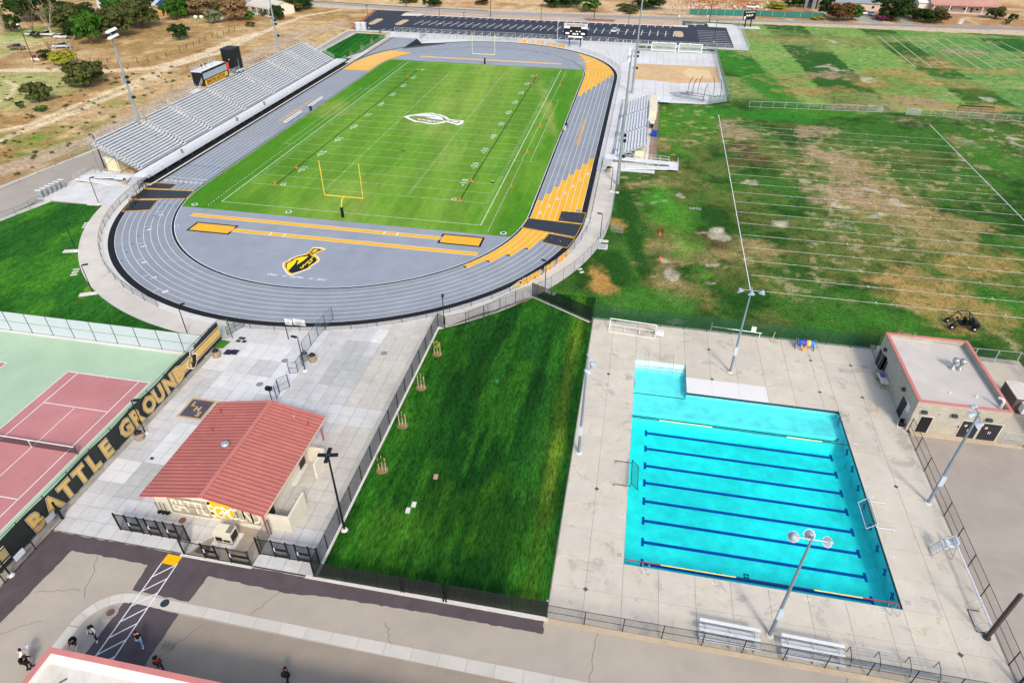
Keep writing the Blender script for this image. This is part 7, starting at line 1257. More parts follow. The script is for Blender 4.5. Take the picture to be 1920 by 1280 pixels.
for a, b in ((1780, 738), (1831, 744), (1706, 718)): x, y = at(a, b, 3.7); m = MB(); m.lathe([(0, .3), (.08, .25), (.05, 0), (.14, 0)], 8, (x-110.7, y+33.8, 3.7)); m.build('roof_vent_small', WHITE, PBd)
# things beside the pool building
x, y = at(1648, 707); t = thing('stone_bench', 'low grey block bench at the pool building doors', 'bench', (105.6, y, 0)); MB().box(-.45, .45, -.5, .5, 0, .7).build('block', M('block_grey', '#9d978b', .9, var=.15), t); MB().box(-.5, .5, -.55, .55, .7, .78).build('cap', M('block_grey', '#9d978b'), t)
x, y = at(1668, 725); t = thing('folding_table', 'cream folding table with crossed legs beside the pool building', 'table', (105.5, y+.3, 0)); MB().box(-.45, .45, -1, 1, .85, .9).build('table_top', M('table_cream', '#d8d0bc', .6), t); b = MB(); [b.bar((s*.3, yy, 0), (-s*.3, yy+.5, .85), .03) for s in (-1, 1) for yy in (-.9, .4)]; b.build('leg', M('leg_olive', '#7d7a52', .5), t); MB().box(-.2, .3, .2, .9, .9, 1.05).build('folded_cloth', M('cloth_violet', '#5b5ba0', .8), t)
x, y = at(1684, 797); t = thing('wheel_bin', 'dark round bin on a white frame at the corner of the pool building', 'bin', (105.7, y+.3, 0)); MB().lathe([(.3, 0), (.45, .6), (.4, .62), (.28, .1), (0, .1)], 12).build('bin_body', BLACK, t, loc=(0, -.2, .1), rot=(.3, .3, 0)); b = MB(); b.path([(-.4, -.7, 0), (-.3, -.1, .6), (.3, .2, .7), (.4, -.6, .1), (-.4, -.7, 0)], .03, 5); b.build('cart_frame', ALUW, t)
# right hand lot and yard
ground('asphalt_court', [(107.0, -110), (160, -110), (160, -40.9), (106.35, -40.7), (106.35, -70)], -.03, M('old_asphalt', '#a79c90', .9, var=.1, scale=.25, bump=.003, bscale=60))
ground('building_apron', [(106.3, -40.3), (117.5, -40.3), (124, -40.0), (124, -24), (106.3, -24)], -.02, M('apron_tan', '#c0b5a4', .9, var=.1, scale=.4)); MB().prism([(106.5, -40.35), (117.6, -40.35), (117.6, -41.0), (106.5, -41.0)], -.05, .04).build('kerb', M('tan_kerb', '#c2ae92'), kind='structure')
mk = MB(); mark(117.3, -42.9, 121, -43.0, .05, -.02); mark(117.3, -42.9, 117.6, -46, .05, -.02); mk.build('court_line', WHITE, kind='structure')
fence('yard_fence', [(115.6, -25.2), (123.2, -25.0), (124.0, -40)], 1.9, CHAING, M('fence_silver', '#b3bab8'), 'silver fence round the yard behind the pool building', 2.6, .05)
t = thing('site_container', 'brown and grey metal box behind the pool building', 'container', (119.6, -33.2, 0), .0); MB().box(-.9, .9, -1.6, 1.6, .2, 2.0).build('container_wall', M('container_brown', '#5c534f', .5, var=.15), t); MB().box(-.95, .95, -1.65, 1.65, 2.0, 2.08).build('container_roof', M('container_roof', '#cfc9bd', .6), t); MB().box(-.3, 1.0, -2.5, -1.65, .6, 1.7).build('ac_unit', M('ac_white', '#dde0e0', .5, var=.1, scale=3), t); MB().box(-.9, .9, -1.5, 1.5, 0, .2).build('skid', DARKM, t)
t = thing('green_dumpster', 'dark green metal container at the right edge behind the yard', 'container', (121.0, -38.8, 0)); MB().box(-1, 2, -1.6, 1.4, 0, 1.8).build('container_wall', M('dumpster_green', '#1f5247', .5, var=.1), t); MB().box(-1.05, 2.05, -1.65, 1.45, 1.8, 1.9).build('container_lid', M('dumpster_green', '#1f5247'), t)
t = thing('blue_tarp_pile', 'blue and white clutter behind the pool building', 'clutter', (117.6, -31.5, 0)); MB().obox((0, 0, .3), 1.0, 1.3, .6, .4).build('blue_bundle', M('tarp_blue', '#1f4f9c', .6, var=.2), t); MB().obox((.0, 1.6, .7), 1.4, .8, .1, .5).build('table_top', M('ac_white', '#dde0e0'), t)
fence('yard_fence', [(115.6, -40.6), (119, -40.7), (120.5, -39)], 1.7, CHAIN, M('fence_silver', '#b3bab8'), 'grey fence corner right of the double doors', 2.0, .05, mid=True)
# ------------------------------------------------------------------ asphalt in front
ground('service_yard', [(-40, -200), (160, -200), (160, -110), (107, -110), (106.35, -70.3), (24.2, -70.0), (24.2, -100), (-40, -100)], -.04, M('light_asphalt', '#b0a596', .9, var=.07, scale=.35, bump=.004, bscale=50))
DSm = M('dark_seal', '#5a5052', .85, var=.14, scale=.7, bump=.004, bscale=50)
ground('dark_seal', jag([(24.3, -70.05), (70.2, -70.25), (70.3, -71.35), (60, -71.4), (52, -71.55), (48.6, -71.9), (41.0, -71.65), (40.75, -74.2), (35.45, -74.1), (35.2, -71.65), (27.6, -71.6), (26.9, -79), (26.6, -84), (24.4, -90), (24.2, -90)], .35, .06, 2), -.034, DSm, label='dark sealed asphalt band'); ground('dark_seal', jag([(35.5, -75.1), (40.6, -75.35), (40.5, -90), (35.4, -90)], .35, .03, 5), -.034, DSm, label='dark sealed asphalt by the crossing')
ground('warm_asphalt', [(40.6, -75.4), (108, -75.9), (160, -75.9), (160, -200), (40.6, -200)], -.036, M('warm_asphalt', '#a39584', .9, var=.08, scale=.3, bump=.004, bscale=50))
cr = MB(); rr = random.Random(4)
for a, b, c, d in ((30.3, -71.6, 31.9, -75.6), (31.1, -74.9, 27.6, -75.8), (47.7, -71.9, 46.5, -74.3), (74.5, -70.4, 74.3, -75.2), (40.7, -79.8, 43.2, -75.6), (58.7, -74.7, 57.6, -72.8), (93.6, -70.4, 93.2, -76), (30, -78, 27, -80)):
    n = 8; P = [(a+(c-a)*k/n+rr.uniform(-.15, .15), b+(d-b)*k/n+rr.uniform(-.1, .1), -.03) for k in range(n+1)]; cr.path(P, .018, 4)
cr.build('asphalt_crack', M('crack_dark', '#7d7265', .95), kind='structure')
GU = thing('gutter_strip', 'pale concrete gutter strip running across the yard', 'gutter'); del GU['category']; GU['kind'] = 'structure'
def gslab(P): MB().prism(P, -.15, -.02).build('gutter_slab', CONC, GU)
x = 36.0
while x < 120: gslab([(x+.02, -74.35-.005*(x-36)), (x+2.2, -74.35-.005*(x-34)), (x+2.2, -75.2-.012*(x-36)), (x+.02, -75.2-.012*(x-38))]); x += 2.22
cxg, cyg = 36.0, -77.9
for k in range(5):
    a0, a1 = math.pi/2+math.pi/2*k/5, math.pi/2+math.pi/2*(k+1)/5-.01; P = [(cxg+3.5*math.cos(a), cyg+3.5*math.sin(a)) for a in np.linspace(a0, a1, 5)]+[(cxg+2.6*math.cos(a), cyg+2.65*math.sin(a)) for a in np.linspace(a1, a0, 5)]; gslab(P)
for k in range(4): gslab([(32.5, -78.0-2.4*k), (33.4, -78.0-2.4*k), (33.4, -80.36-2.4*k), (32.5, -80.36-2.4*k)])
cw = MB()
mk = cw; mark(36.25, -71.0, 36.4, -80.5, .05, -.018); mark(37.65, -71.0, 37.9, -80.5, .05, -.018)
for k in range(7): y = -71.15-1.4*k; mark(36.22+.02*k, y-1.6, 37.66+.03*k, y, .05, -.016)
cw.build('crossing_stripe', WHITE, kind='structure', label='white ladder crossing painted on the asphalt'); ground('yellow_patch', [(36.2, -71.25), (37.62, -71.3), (37.68, -70.33), (36.25, -70.28)], -.012, M('signal_yellow', '#f2b705', .7, var=.03), label='yellow tactile patch at the head of the crossing')
t = thing('manhole', 'round brown manhole cover left of the crossing', 'manhole', (*at(207, 1147), -.03)); MB().lathe([(0, .02), (.34, .02), (.34, 0)], 18).build('manhole_cover', M('rusty_iron', '#6e5c50', .7, var=.3, scale=12), t); MB().lathe([(0, .008), (.62, .008), (.62, 0)], 20).build('manhole_collar', M('collar_grey', '#a0968c', .9), t)
[MB().box(a, a+.5, -78.25, -77.65, -.028, -.01).build('floor_grate', M('grate_brown', '#8d8172', .8, var=.3, scale=9), kind='structure') for a in (40.9, 41.45)]
t = thing('manhole', 'round dark blue manhole cover in the gutter strip', 'manhole', (*at(309, 1130), -.02)); MB().lathe([(0, .02), (.3, .02), (.3, 0)], 18).build('manhole_cover', M('blue_iron', '#2c4348', .6, var=.3, scale=12), t); MB().lathe([(.3, .015), (.36, .015), (.36, 0)], 18).build('manhole_collar', DARKM, t)
# ------------------------------------------------------------------ building in the lower left foreground
FB = thing('foreground_building', 'flat white roof with pink red parapet in the lower left corner', 'building', (60, -95, 0)); fx0, fx1, fy1, fy0, fh = 35.7, 110.0, -81.5, -125.0, 4.0
fq_ = lambda nm, x0, x1, y0, y1, z0, z1, m: MB().box(x0-60, x1-60, y0+95, y1+95, z0, z1).build(nm, m, FB)
WW = M('parapet_white', '#e0dfdb', .8, var=.04); fq_('wall', fx0, fx0+.3, fy0, fy1, 0, fh, WALL); fq_('wall', fx0+.3, fx1, fy1-.3, fy1, 0, fh, WALL); fq_('roof', fx0+.3, fx1, fy0, fy1-.3, fh-.75, fh-.6, M('roof_pale', '#cfccc2', .9, var=.12, scale=.8))
fq_('parapet_face', fx0+.3, fx0+.34, fy0, fy1-.34, fh-.6, fh-.01, WW); fq_('parapet_face', fx0+.3, fx1, fy1-.34, fy1-.3, fh-.6, fh-.01, WW)
fq_('cant_strip', fx0+.34, fx1, fy1-.75, fy1-.34, fh-.6, fh-.5, WW)
CP = M('cap_pink', '#c97f78', .6, var=.06, scale=1.0)
for k in range(25): x = fx0-.03+3.0*k; fq_('parapet_cap', x+(.0 if k else 0), min(x+2.98, fx1), fy1-.36, fy1+.05, fh, fh+.07, CP)
for k in range(14): y = fy1-.36-3.0*k; fq_('parapet_cap', fx0-.03, fx0+.36, y-2.98, y-.005, fh, fh+.07, CP)
for x, y in ((38.3, -84.1), (37.9, -83.2)): MB().obox((x-60, y+95, fh-.56), .5, .12, .05, .9).build('leaf_litter', M('litter_brown', '#7b6240', .9), FB)
# ------------------------------------------------------------------ vegetation
def MLEAF(name, c1, c2):
    if name in _mats: return _mats[name]
    m = M(name, c1, .85, var=.0, spec=.1); t = m.node_tree; N = t.nodes; L = t.links; b = N['Principled BSDF']; g = N.new('ShaderNodeNewGeometry'); n = N.new('ShaderNodeTexNoise'); n.inputs['Scale'].default_value = 1.1; n.inputs['Detail'].default_value = 5; L.new(g.outputs['Position'], n.inputs['Vector'])
    r = N.new('ShaderNodeMapRange'); r.inputs['From Min'].default_value = .38; r.inputs['From Max'].default_value = .62; L.new(n.outputs['Fac'], r.inputs['Value']); x = N.new('ShaderNodeMix'); x.data_type = 'RGBA'; L.new(r.outputs[0], x.inputs[0]); x.inputs[6].default_value = (*lin(c1), 1); x.inputs[7].default_value = (*lin(c2), 1); L.new(x.outputs[2], b.inputs['Base Color']); return m
LV = {'dark': MLEAF('leaf_dark', '#182a10', '#2f4519'), 'olive': MLEAF('leaf_olive', '#343e1e', '#5a5f33'), 'green': MLEAF('leaf_green', '#264a16', '#426a22'), 'yellow': MLEAF('leaf_yellow', '#757a22', '#a0a03a'), 'brown': MLEAF('leaf_brown', '#6b5539', '#8c7350'), 'grey': MLEAF('leaf_grey', '#5b6146', '#7f8263'), 'purple': MLEAF('leaf_purple', '#5d2b47', '#7c4560'), 'red': MLEAF('leaf_rust', '#4d3422', '#5f4a28'), 'palm': MLEAF('leaf_palm', '#3f6b1e', '#7a9a34')}
BARK = M('bark', '#6d5c4a', .95, var=.2, scale=2); BARKP = M('pale_bark', '#a89a86', .95, var=.2, scale=2)
def crown_mesh(seed, n=1600, leaf=.075, lobes=9, flat=.85):
    """unit crown (radius 1, centre 1): leaf quads gathered in clumps"""
    r = np.random.default_rng(seed); cs = []
    for i in range(lobes):
        a = r.uniform(0, 2*math.pi); z = r.uniform(.45, 1.55); rr = (1-abs(z-1)*.7)*r.uniform(.4, .92); cs.append((rr*math.cos(a), rr*math.sin(a), z, r.uniform(.2, .42)))
    cs.append((0, 0, 1.1, .6)); cs += [(.5*math.cos(k_), .5*math.sin(k_), .5, .42) for k_ in (0, 2, 4)]; V = []; F = []
    cc = np.array(cs); idx = r.integers(0, len(cs), n); d = r.normal(size=(n, 3)); d /= np.linalg.norm(d, axis=1)[:, None]; d[:, 2] = np.where(d[:, 2] < -.3, -d[:, 2], d[:, 2])
    rad = cc[idx, 3]*r.uniform(.55, 1.08, n); P = cc[idx, :3]+d*rad[:, None]; P[:, 2] = np.maximum(P[:, 2]*flat, .08)
    u = r.normal(size=(n, 3)); u -= (u*d).sum(1)[:, None]*d*.6; u /= np.linalg.norm(u, axis=1)[:, None]; v = np.cross(d, u); v /= np.linalg.norm(v, axis=1)[:, None]; s = leaf*r.uniform(.6, 1.5, n)[:, None]
    Q = np.stack([P-u*s-v*s*.7, P+u*s-v*s*.7, P+u*s*.8+v*s*.7, P-u*s*.8+v*s*.7], 1).reshape(-1, 3)
    return Q, [(4*i, 4*i+1, 4*i+2, 4*i+3) for i in range(n)]
_cr = {}
def crown(kind, seed, n, leaf, flat=.85):
    k = (kind, seed, n, leaf, flat)
    if k not in _cr:
        Q, F = crown_mesh(seed, n, leaf, 14, flat); me = bpy.data.meshes.new('crown'); me.from_pydata(Q.tolist(), [], F); me.materials.append(LV[kind]); _cr[k] = me
    return _cr[k]
def tree(a, b, w_px, h_px, kind, label, trunk=.07, n=3200, leaf=.055, nm='tree', cat='tree', group=None, flat=.85, seed=None, multi=1):
    x, y = at(a, b); d = float(np.dot(np.array([x, y, 0])-CAMP, CF)); R = w_px/2*d/FPX; 
    # height whose top shows h_px above the base
    g = np.array([x, y, 0.]); H = 1.0
    for _ in range(12):
        q = np.array([x, y, H])-CAMP; z = q@CF; py = 640-FPX*(q@CU)/z; H *= max(.5, min(2, h_px/max(1, b-py)))
    t = thing(nm, label, cat, (x, y, -.1), 0, group); rs = random.Random(label); H = max(H, .5)
    th = H*trunk; hc = H-th*.6
    o = put('crown', crown(kind, seed if seed is not None else rs.randrange(5), n, leaf, flat), t, (0, 0, th*.55), rs.uniform(0, 6)); o.scale = (R/.95, R/.95, hc/(1.9*flat))
    b_ = MB(); b_.bar((0, 0, 0), (0, 0, th+hc*.3), max(.06, R*.09), max(.04, R*.05), 7)
    for k in range(4): an = rs.uniform(0, 6.28); b_.bar((0, 0, th*.8), (R*.5*math.cos(an), R*.5*math.sin(an), th+hc*.5), max(.03, R*.04), .03, 5)
    b_.build('trunk', BARK, t); return t
def bare(a, b, w_px, h_px, label, m=BARKP, grp=None, dense=70):
    x, y = at(a, b); d = float(np.dot(np.array([x, y, 0])-CAMP, CF)); R = w_px/2*d/FPX; H = h_px*d/FPX*1.15; t = thing('bare_tree', label, 'tree', (x, y, -.1), 0, grp); rs = random.Random(label)
    b_ = MB(); b_.bar((0, 0, 0), (0, 0, H*.25), R*.08+.05, R*.06+.04, 6); b_.build('trunk', m, t); b_ = MB()
    for k in range(dense//5):
        an = rs.uniform(0, 6.28); e = Vector((R*rs.uniform(.5, 1)*math.cos(an), R*rs.uniform(.5, 1)*math.sin(an), H*rs.uniform(.6, 1))); s0 = Vector((0, 0, H*.2)); mid = s0.lerp(e, .5)+Vector((0, 0, H*.08)); b_.bar(s0, mid, .07, .045, 4); b_.bar(mid, e, .045, .02, 4)
        for _ in range(5): q = mid.lerp(e, rs.random()); b_.bar(q, q+Vector((rs.uniform(-1, 1)*R*.3, rs.uniform(-1, 1)*R*.3, rs.uniform(.1, 1)*H*.22)), .03, .015, 3)
    b_.build('branches', m, t); return t
T = [(112, 50, 44, 40, 'olive', 'olive tree rising directly behind the bare grey tree'), (162, 58, 44, 46, 'dark', 'dark tree half hidden behind the tall green tree'), (240, 46, 44, 40, 'olive', 'olive tree between the green tree and the solar house'), (310, 14, 50, 20, 'dark', 'dark tree behind the solar house roof'), (418, 12, 40, 20, 'dark', 'dark tree behind the brown trees at the top edge'), (250, 10, 60, 20, 'dark', 'dark tree at the top edge above the olive trees'), (72, 36, 78, 44, 'dark', 'large dark tree at the top left edge standing behind the bare grey tree'), (135, 62, 50, 52, 'olive', 'olive tree between the bare grey tree and the green tree'), (172, 82, 48, 62, 'green', 'tall green tree in front of the olive clump at the upper left'), (140, 74, 26, 32, 'dark', 'small dark tree wedged left of the tall green tree'),
     (215, 70, 62, 54, 'olive', 'olive tree right behind the floodlight head'), (222, 44, 40, 48, 'green', 'green tree above the yellow house roof left'), (270, 52, 60, 56, 'olive', 'dark olive tree just left of the yellow solar house'), (152, 40, 50, 34, 'olive', 'olive tree farther back behind the white house'), (193, 56, 30, 34, 'olive', 'small olive tree below the white house'),
     (332, 36, 40, 38, 'green', 'bright green tree right of the yellow solar house'), (352, 26, 36, 30, 'dark', 'dark green tree behind the bright one by the solar house'), (374, 28, 46, 30, 'brown', 'brown grey tree left of the grey round shrub'), (398, 20, 34, 24, 'brown', 'brown tree behind the grey round shrub'), (442, 38, 44, 42, 'brown', 'reddish brown tree left of the white roofed house'), (421, 28, 26, 26, 'olive', 'olive tree between the two brown trees'),
     (520, 36, 24, 26, 'dark', 'dark tree at the right corner of the white roofed house'), (535, 18, 30, 24, 'olive', 'olive tree right of the white roofed house'), (502, 10, 30, 16, 'dark', 'dark tree behind the white roofed house'), (562, 17, 44, 20, 'dark', 'large dark bush at the bend of the street'), (553, 21, 28, 16, 'olive', 'lighter bush in front of the large dark bush'),
     (904, 9, 26, 14, 'red', 'dark tree alone behind the street above the far goal'), (815, 12, 26, 16, 'dark', 'small round dark tree above the parking lot lamp'), (768, 5, 30, 10, 'olive', 'low olive bush at the top edge left of the round dark tree'), (797, 9, 10, 12, 'dark', 'tiny dark tree beside the round one'),
     (1040, 13, 40, 22, 'dark', 'dark hedge tree behind the street, left of the pair'), (1068, 13, 40, 22, 'dark', 'dark hedge tree behind the street, right of the pair'), (1104, 22, 30, 28, 'green', 'green tree in front of the dark hedge trees'), (1172, 21, 28, 14, 'olive', 'low olive bush left of the big dark tree by the tall pole'), (1185, 26, 22, 14, 'olive', 'bush at the foot of the big dark tree by the tall pole'), (1212, 16, 56, 26, 'dark', 'big dark tree behind the tall light pole'),
     (1480, 13, 24, 18, 'dark', 'dark tree left of the grey shed'), (1500, 12, 18, 14, 'green', 'green tree immediately left of the grey shed'), (1456, 16, 30, 12, 'yellow', 'yellowish low tree right of the white pickup'), (1545, 30, 26, 36, 'dark', 'tall dark tree between grey shed and grey roofed house'), (1573, 38, 44, 32, 'red', 'dark rusty hedge tree before the grey roofed house'), (1597, 37, 28, 28, 'green', 'green bush right of the rusty hedge tree'),
     (1675, 38, 50, 44, 'dark', 'big dark tree between the two driveways'), (1645, 18, 32, 24, 'dark', 'dark tree behind the parked cars'), (1690, 30, 30, 30, 'olive', 'olive tree leaning over the right driveway'), (1660, 36, 28, 24, 'olive', 'olive tree behind the purple bush')]
for a, b, wd, hh, k, lab in T: tree(a, b, wd*1.22, hh*1.08, k, lab, group=None)
SH = [(158, 162, 58, 46, 'olive', 'large olive shrub in the dry field below the yellow bush', 2600), (178, 150, 40, 36, 'olive', 'second stem clump of olive shrub right behind the large one', 1800), (73, 190, 40, 36, 'olive', 'round olive shrub lower left in the dry field', 2400), (40, 203, 15, 14, 'dark', 'small dark weed below the round olive shrub', 500), (77, 207, 24, 8, 'green', 'low bright green patch bush below the round olive shrub', 600), (118, 121, 40, 26, 'yellow', 'yellow green bush by the old utility pole', 2200), (88, 112, 26, 20, 'dark', 'spiky dark bush left of the yellow one', 1000),
      (338, 74, 30, 30, 'dark', 'dark oak shrub alone in the dry field', 1600), (400, 44, 27, 26, 'grey', 'round grey green shrub before the brown trees', 1800), (467, 38, 18, 18, 'green', 'bright green shrub at the porch of the white roofed house', 900), (470, 50, 18, 10, 'olive', 'low olive bush by the old fence end', 700), (28, 60, 26, 34, 'dark', 'dark bush behind the palm', 1200), (525, 38, 16, 18, 'dark', 'dark bush against the wall of the white roofed house', 900), (492, 30, 14, 10, 'olive', 'porch plant of the white roofed house', 500), (70, 72, 16, 14, 'dark', 'dark bush under the bare brown tree', 600),
      (1648, 38, 22, 10, 'purple', 'purple flowering bush beside the left driveway', 1000), (1664, 39, 16, 9, 'purple', 'second purple bush beside the left driveway, smaller', 800), (1713, 35, 36, 22, 'olive', 'olive hedge left part below the red roofed house', 1500), (1738, 42, 40, 24, 'dark', 'dark hedge middle part below the red roofed house', 1700), (1762, 43, 26, 22, 'red', 'rusty hedge right end below the red roofed house', 1300), (1760, 28, 22, 14, 'olive', 'small bush at the corner of the red roofed house', 800), (1865, 35, 34, 22, 'olive', 'hedge at the right end of the red roofed house', 1300), (1897, 38, 18, 12, 'dark', 'round dark bush at the right edge of the dry lawn', 800), (1886, 46, 14, 10, 'olive', 'small olive bush by the street at the right edge', 700), (1808, 6, 36, 12, 'olive', 'round olive bush behind the red roofed house', 900), (1532, 37, 22, 7, 'yellow', 'low yellowish plants at the end of the green screen', 600), (1700, 16, 22, 10, 'olive', 'low bush behind the big dark tree', 700), (1718, 24, 14, 10, 'brown', 'brown bush left of the white annex roof', 600)]
for a, b, wd, hh, k, lab, n in SH: tree(a, b, wd*1.15, hh*1.05, k, lab, .05, n, .075, 'shrub', 'shrub')
bare(98, 68, 52, 56, 'bare grey tree with spreading branches at the upper left'); bare(66, 70, 44, 44, 'bare brown tree beside the lawn at the upper left', BARK); bare(133, 92, 34, 20, 'pile of pale dead branches beside the yellow bush', BARKP); bare(1374, 14, 24, 22, 'bare pale tree behind the dirt heaps', BARKP); bare(97, 102, 14, 22, 'dry brown bush between the dark and the yellow bush', BARK)
# palm
x, y = at(8, 60); t = thing('palm_tree', 'palm with a thick skirt of dead fronds at the top left corner', 'palm tree', (x, y, -.1)); MB().lathe([(2.6, 0), (2.4, 3), (2.0, 6.0), (.8, 7.2), (.3, 7.6)], 14).build('frond_skirt', M('dead_frond', '#8f8069', 1, var=.4, scale=2.5, bump=.25, bscale=2), t); pm2 = MB(); rr = random.Random(2)
for k in range(46):
    a = rr.uniform(0, 6.28); e = rr.uniform(-.5, 1.2); L_ = rr.uniform(2.4, 3.3); d = Vector((math.cos(a)*math.cos(e), math.sin(a)*math.cos(e), math.sin(e))); sd = Vector((-math.sin(a), math.cos(a), 0))*.45; p = Vector((0, 0, 8.0)); m_ = p+d*L_*.55; q = p+d*L_+Vector((0, 0, -.8)); pm2.add([p, m_-sd, q, m_+sd], [(0, 1, 2, 3)])
pm2.build('fronds', LV['palm'], t); MB().bar((0, 0, 7), (0, 0, 8.2), .4).build('trunk', BARK, t)
# staked young trees
def young(a, b, lab, leafy, s=1.0):
    x, y = at(a, b); t = thing('young_tree', lab, 'tree', (x, y, -.04), 0, 'staked young trees'); MB().lathe([(0, .02), (.5, .03), (.62, 0)], 12).build('mulch_ring', M('mulch', '#8a7352', 1, var=.3, scale=6), t)
    for sx in (-.38, .38): MB().bar((sx, 0, 0), (sx, 0, 1.75*s), .04, n=5).build('stake', M('stake_wood', '#c9b99a', .9, var=.1), t)
    MB().bar((0, 0, 0), (.03, 0, 2.1*s), .045, .025, 5).build('trunk', M('stake_wood', '#c9b99a'), t)
    for z in (.9, 1.4): MB().box(-.38, .38, -.03, .03, z*s, z*s+.06).build('tree_tie', BARK, t)
    o = put('crown', crown('yellow' if leafy == 2 else 'green', 3, 260 if leafy else 60, .1), t, (0, 0, 1.0*s)); o.scale = (.55, .55, .62*s) if leafy else (.3, .3, .6*s)
for a, b, l, k in ((820, 663, 'first young staked tree from the top of the dark lawn, with yellow leaves', 2), (790, 726, 'second young staked tree from the top of the dark lawn', 0), (755, 797, 'third young staked tree from the top of the dark lawn', 0), (717, 880, 'fourth young staked tree from the top, nearest the camera on the dark lawn', 1)): young(a, b, l, k)
for a, b, l in ((659, 107, 'first staked tree from the near end of the striped lawn strip'), (679, 94, 'second staked tree on the striped lawn strip'), (697, 81, 'third staked tree on the striped lawn strip'), (714, 71, 'fourth staked tree, at the far end of the striped lawn strip')): young(a, b, l, 1, 1.3)
x, y = at(1200, 88); young(1200, 88, 'small staked tree at the left end of the green hedge strip', 2)
hm = MB(); hedge = thing('hedge', 'low green planting strip between parking lot and screen panels', 'hedge', (71, 147.6, -.03)); 
for k in range(9): o = put('hedge_clump', crown('green', k % 5, 500, .09), hedge, (1.5+2.9*k, 0, -.1)); o.scale = (1.7, 1.5, .35)
# weeds in the dry field
wd = MB(); rr = random.Random(12)
wm_, _f = crown_mesh(9, 90, .16, 5)
for k in range(230):
    a, b = rr.uniform(0, 360), rr.uniform(120, 330)
    if b > 330-a*.55+20: continue
    x, y = at(a, b); s = rr.uniform(.25, .8); o = len(wd.v); wd.v += [(x+p[0]*s, y+p[1]*s, -.1+p[2]*s*.5) for p in wm_[:240]]; wd.f += [tuple(o+i for i in f) for f in _f[:60]]; mi_ = rr.choice((0, 0, 1, 2)); wd.mi += [mi_]*60
wd.build('weed_tufts', [LV['olive'], LV['brown'], LV['green']], kind='stuff', label='scattered weeds and dry tufts in the left field')
# rubble and dirt heaps
hp = MB(); rr = random.Random(5)
for k in range(500):
    a, b = rr.uniform(1255, 1440), rr.uniform(4, 24)
    if k % 3: a = rr.gauss(1320, 28) if k % 2 else rr.gauss(1395, 16)
    x, y = at(a, min(26, max(3, b))); s = rr.uniform(.2, .9); P = [(x+s*rr.uniform(-1, 1), y+s*rr.uniform(-1, 1), rr.uniform(0, .1)) for _ in range(4)]+[(x, y, s*.9)]; hp.add(P, [(0, 1, 4), (1, 2, 4), (2, 3, 4), (3, 0, 4)], k % 3)
hp.build('rubble', [M('rubble_pale', '#d3c1a6', 1, var=.2), M('rubble_tan', '#b58f63', 1, var=.2), M('rubble_rust', '#a4633a', 1, var=.2)], kind='stuff', label='heaps of broken rock and dirt beyond the street')
# ------------------------------------------------------------------ old fences, poles
fp = [(145, 113), (170, 116), (202, 117), (222, 116), (258, 117), (278, 116), (295, 111), (312, 106), (337, 95), (350, 90), (363, 86), (374, 81), (385, 77), (398, 72), (408, 68), (419, 64), (430, 60), (440, 57)]
OF = thing('old_fence', 'row of short old wooden posts across the dry field', 'fence', (*at(145, 113), -.1)); x0, y0 = at(145, 113); OM = M('old_wood', '#6b5138', .95, var=.2)
pl3 = [at(a, b) for a, b in fp]
for x, y in pl3: MB().bar((x-x0, y-y0, 0), (x-x0+.08, y-y0, 1.3), .13, n=5).build('post', OM, OF)
m = MB(); [m.bar((p[0]-x0, p[1]-y0, .9), (q[0]-x0, q[1]-y0, .9), .02, n=3) for p, q in zip(pl3[:-1], pl3[1:])]; m.build('wire', OM, OF)
def upole(a, b, h, lab, arm=True, lampy=False):
    x, y = at(a, b); t = thing('utility_pole', lab, 'utility pole', (x, y, -.1), 0, 'wooden utility poles'); MB().bar((0, 0, 0), (0, 0, h), .17, .12, 7).build('pole', M('pole_wood', '#5a4636', .9, var=.15), t)
    if arm: MB().bar((-1.1, 0, h-.7), (1.1, 0, h-.7), .07, n=4).build('crossarm', M('pole_wood', '#5a4636'), t)
    if lampy: MB().lathe([(0, .3), (.35, .2), (.4, -.1), (0, -.15)], 8, (-.5, 0, h)).build('street_light', WHITE, t)
upole(63, 115, 10.5, 'old utility pole with a white lamp in the dry field', False, True)
for a, b, l in ((22, 9, 'utility pole at the very top left corner'), (735, 3, 'utility pole at the top edge left of centre'), (920, 31, 'utility pole above the far goal posts'), (1114, 37, 'utility pole right of the scoreboard at the street'), (762, 12, 'short pole beside the lot entrance'), (1330, 42, 'utility pole at the parking lot exit')): upole(a, b, 8.5, l, False)
for a, b, l in ((1273, 37, 'left'), (1326, 37, 'right')):
    x, y = at(a, b); t = thing('gate_lantern', 'white round lantern on a post at the %s of the lot exit' % l, 'lantern', (x, y, 0)); MB().bar((0, 0, 0), (0, 0, .9), .05).build('post', GALV, t); MB().lathe([(0, 1.6), (.4, 1.4), (.4, 1.1), (0, .9)], 10).build('globe', WHITE, t)
for a, b, l in ((1543, 27, 'white round sign at the end of the green screen'), (1595, 19, 'white round sign before the grey roofed house')):
    x, y = at(a, b+8); t = thing('road_sign', l, 'sign', (x, y, 0)); MB().bar((0, 0, 0), (0, 0, 2), .05).build('post', GALV, t); MB().lathe([(0, .04), (.45, .04), (.45, 0)], 12).build('sign_face', WHITE, t, loc=(0, -.06, 2.1), rot=(1.2, 0, 0))
GSm = M('green_windscreen', '#2c7266', .7, var=.08, scale=.3)
gp = [at(a, b) for a, b in ((1292, 28), (1425, 31), (1470, 33), (1500, 34), (1543, 36))]
GS = thing('screen_fence', 'green windscreen fence along the far side of the street', 'fence', (*gp[0], 0)); x0, y0 = gp[0]
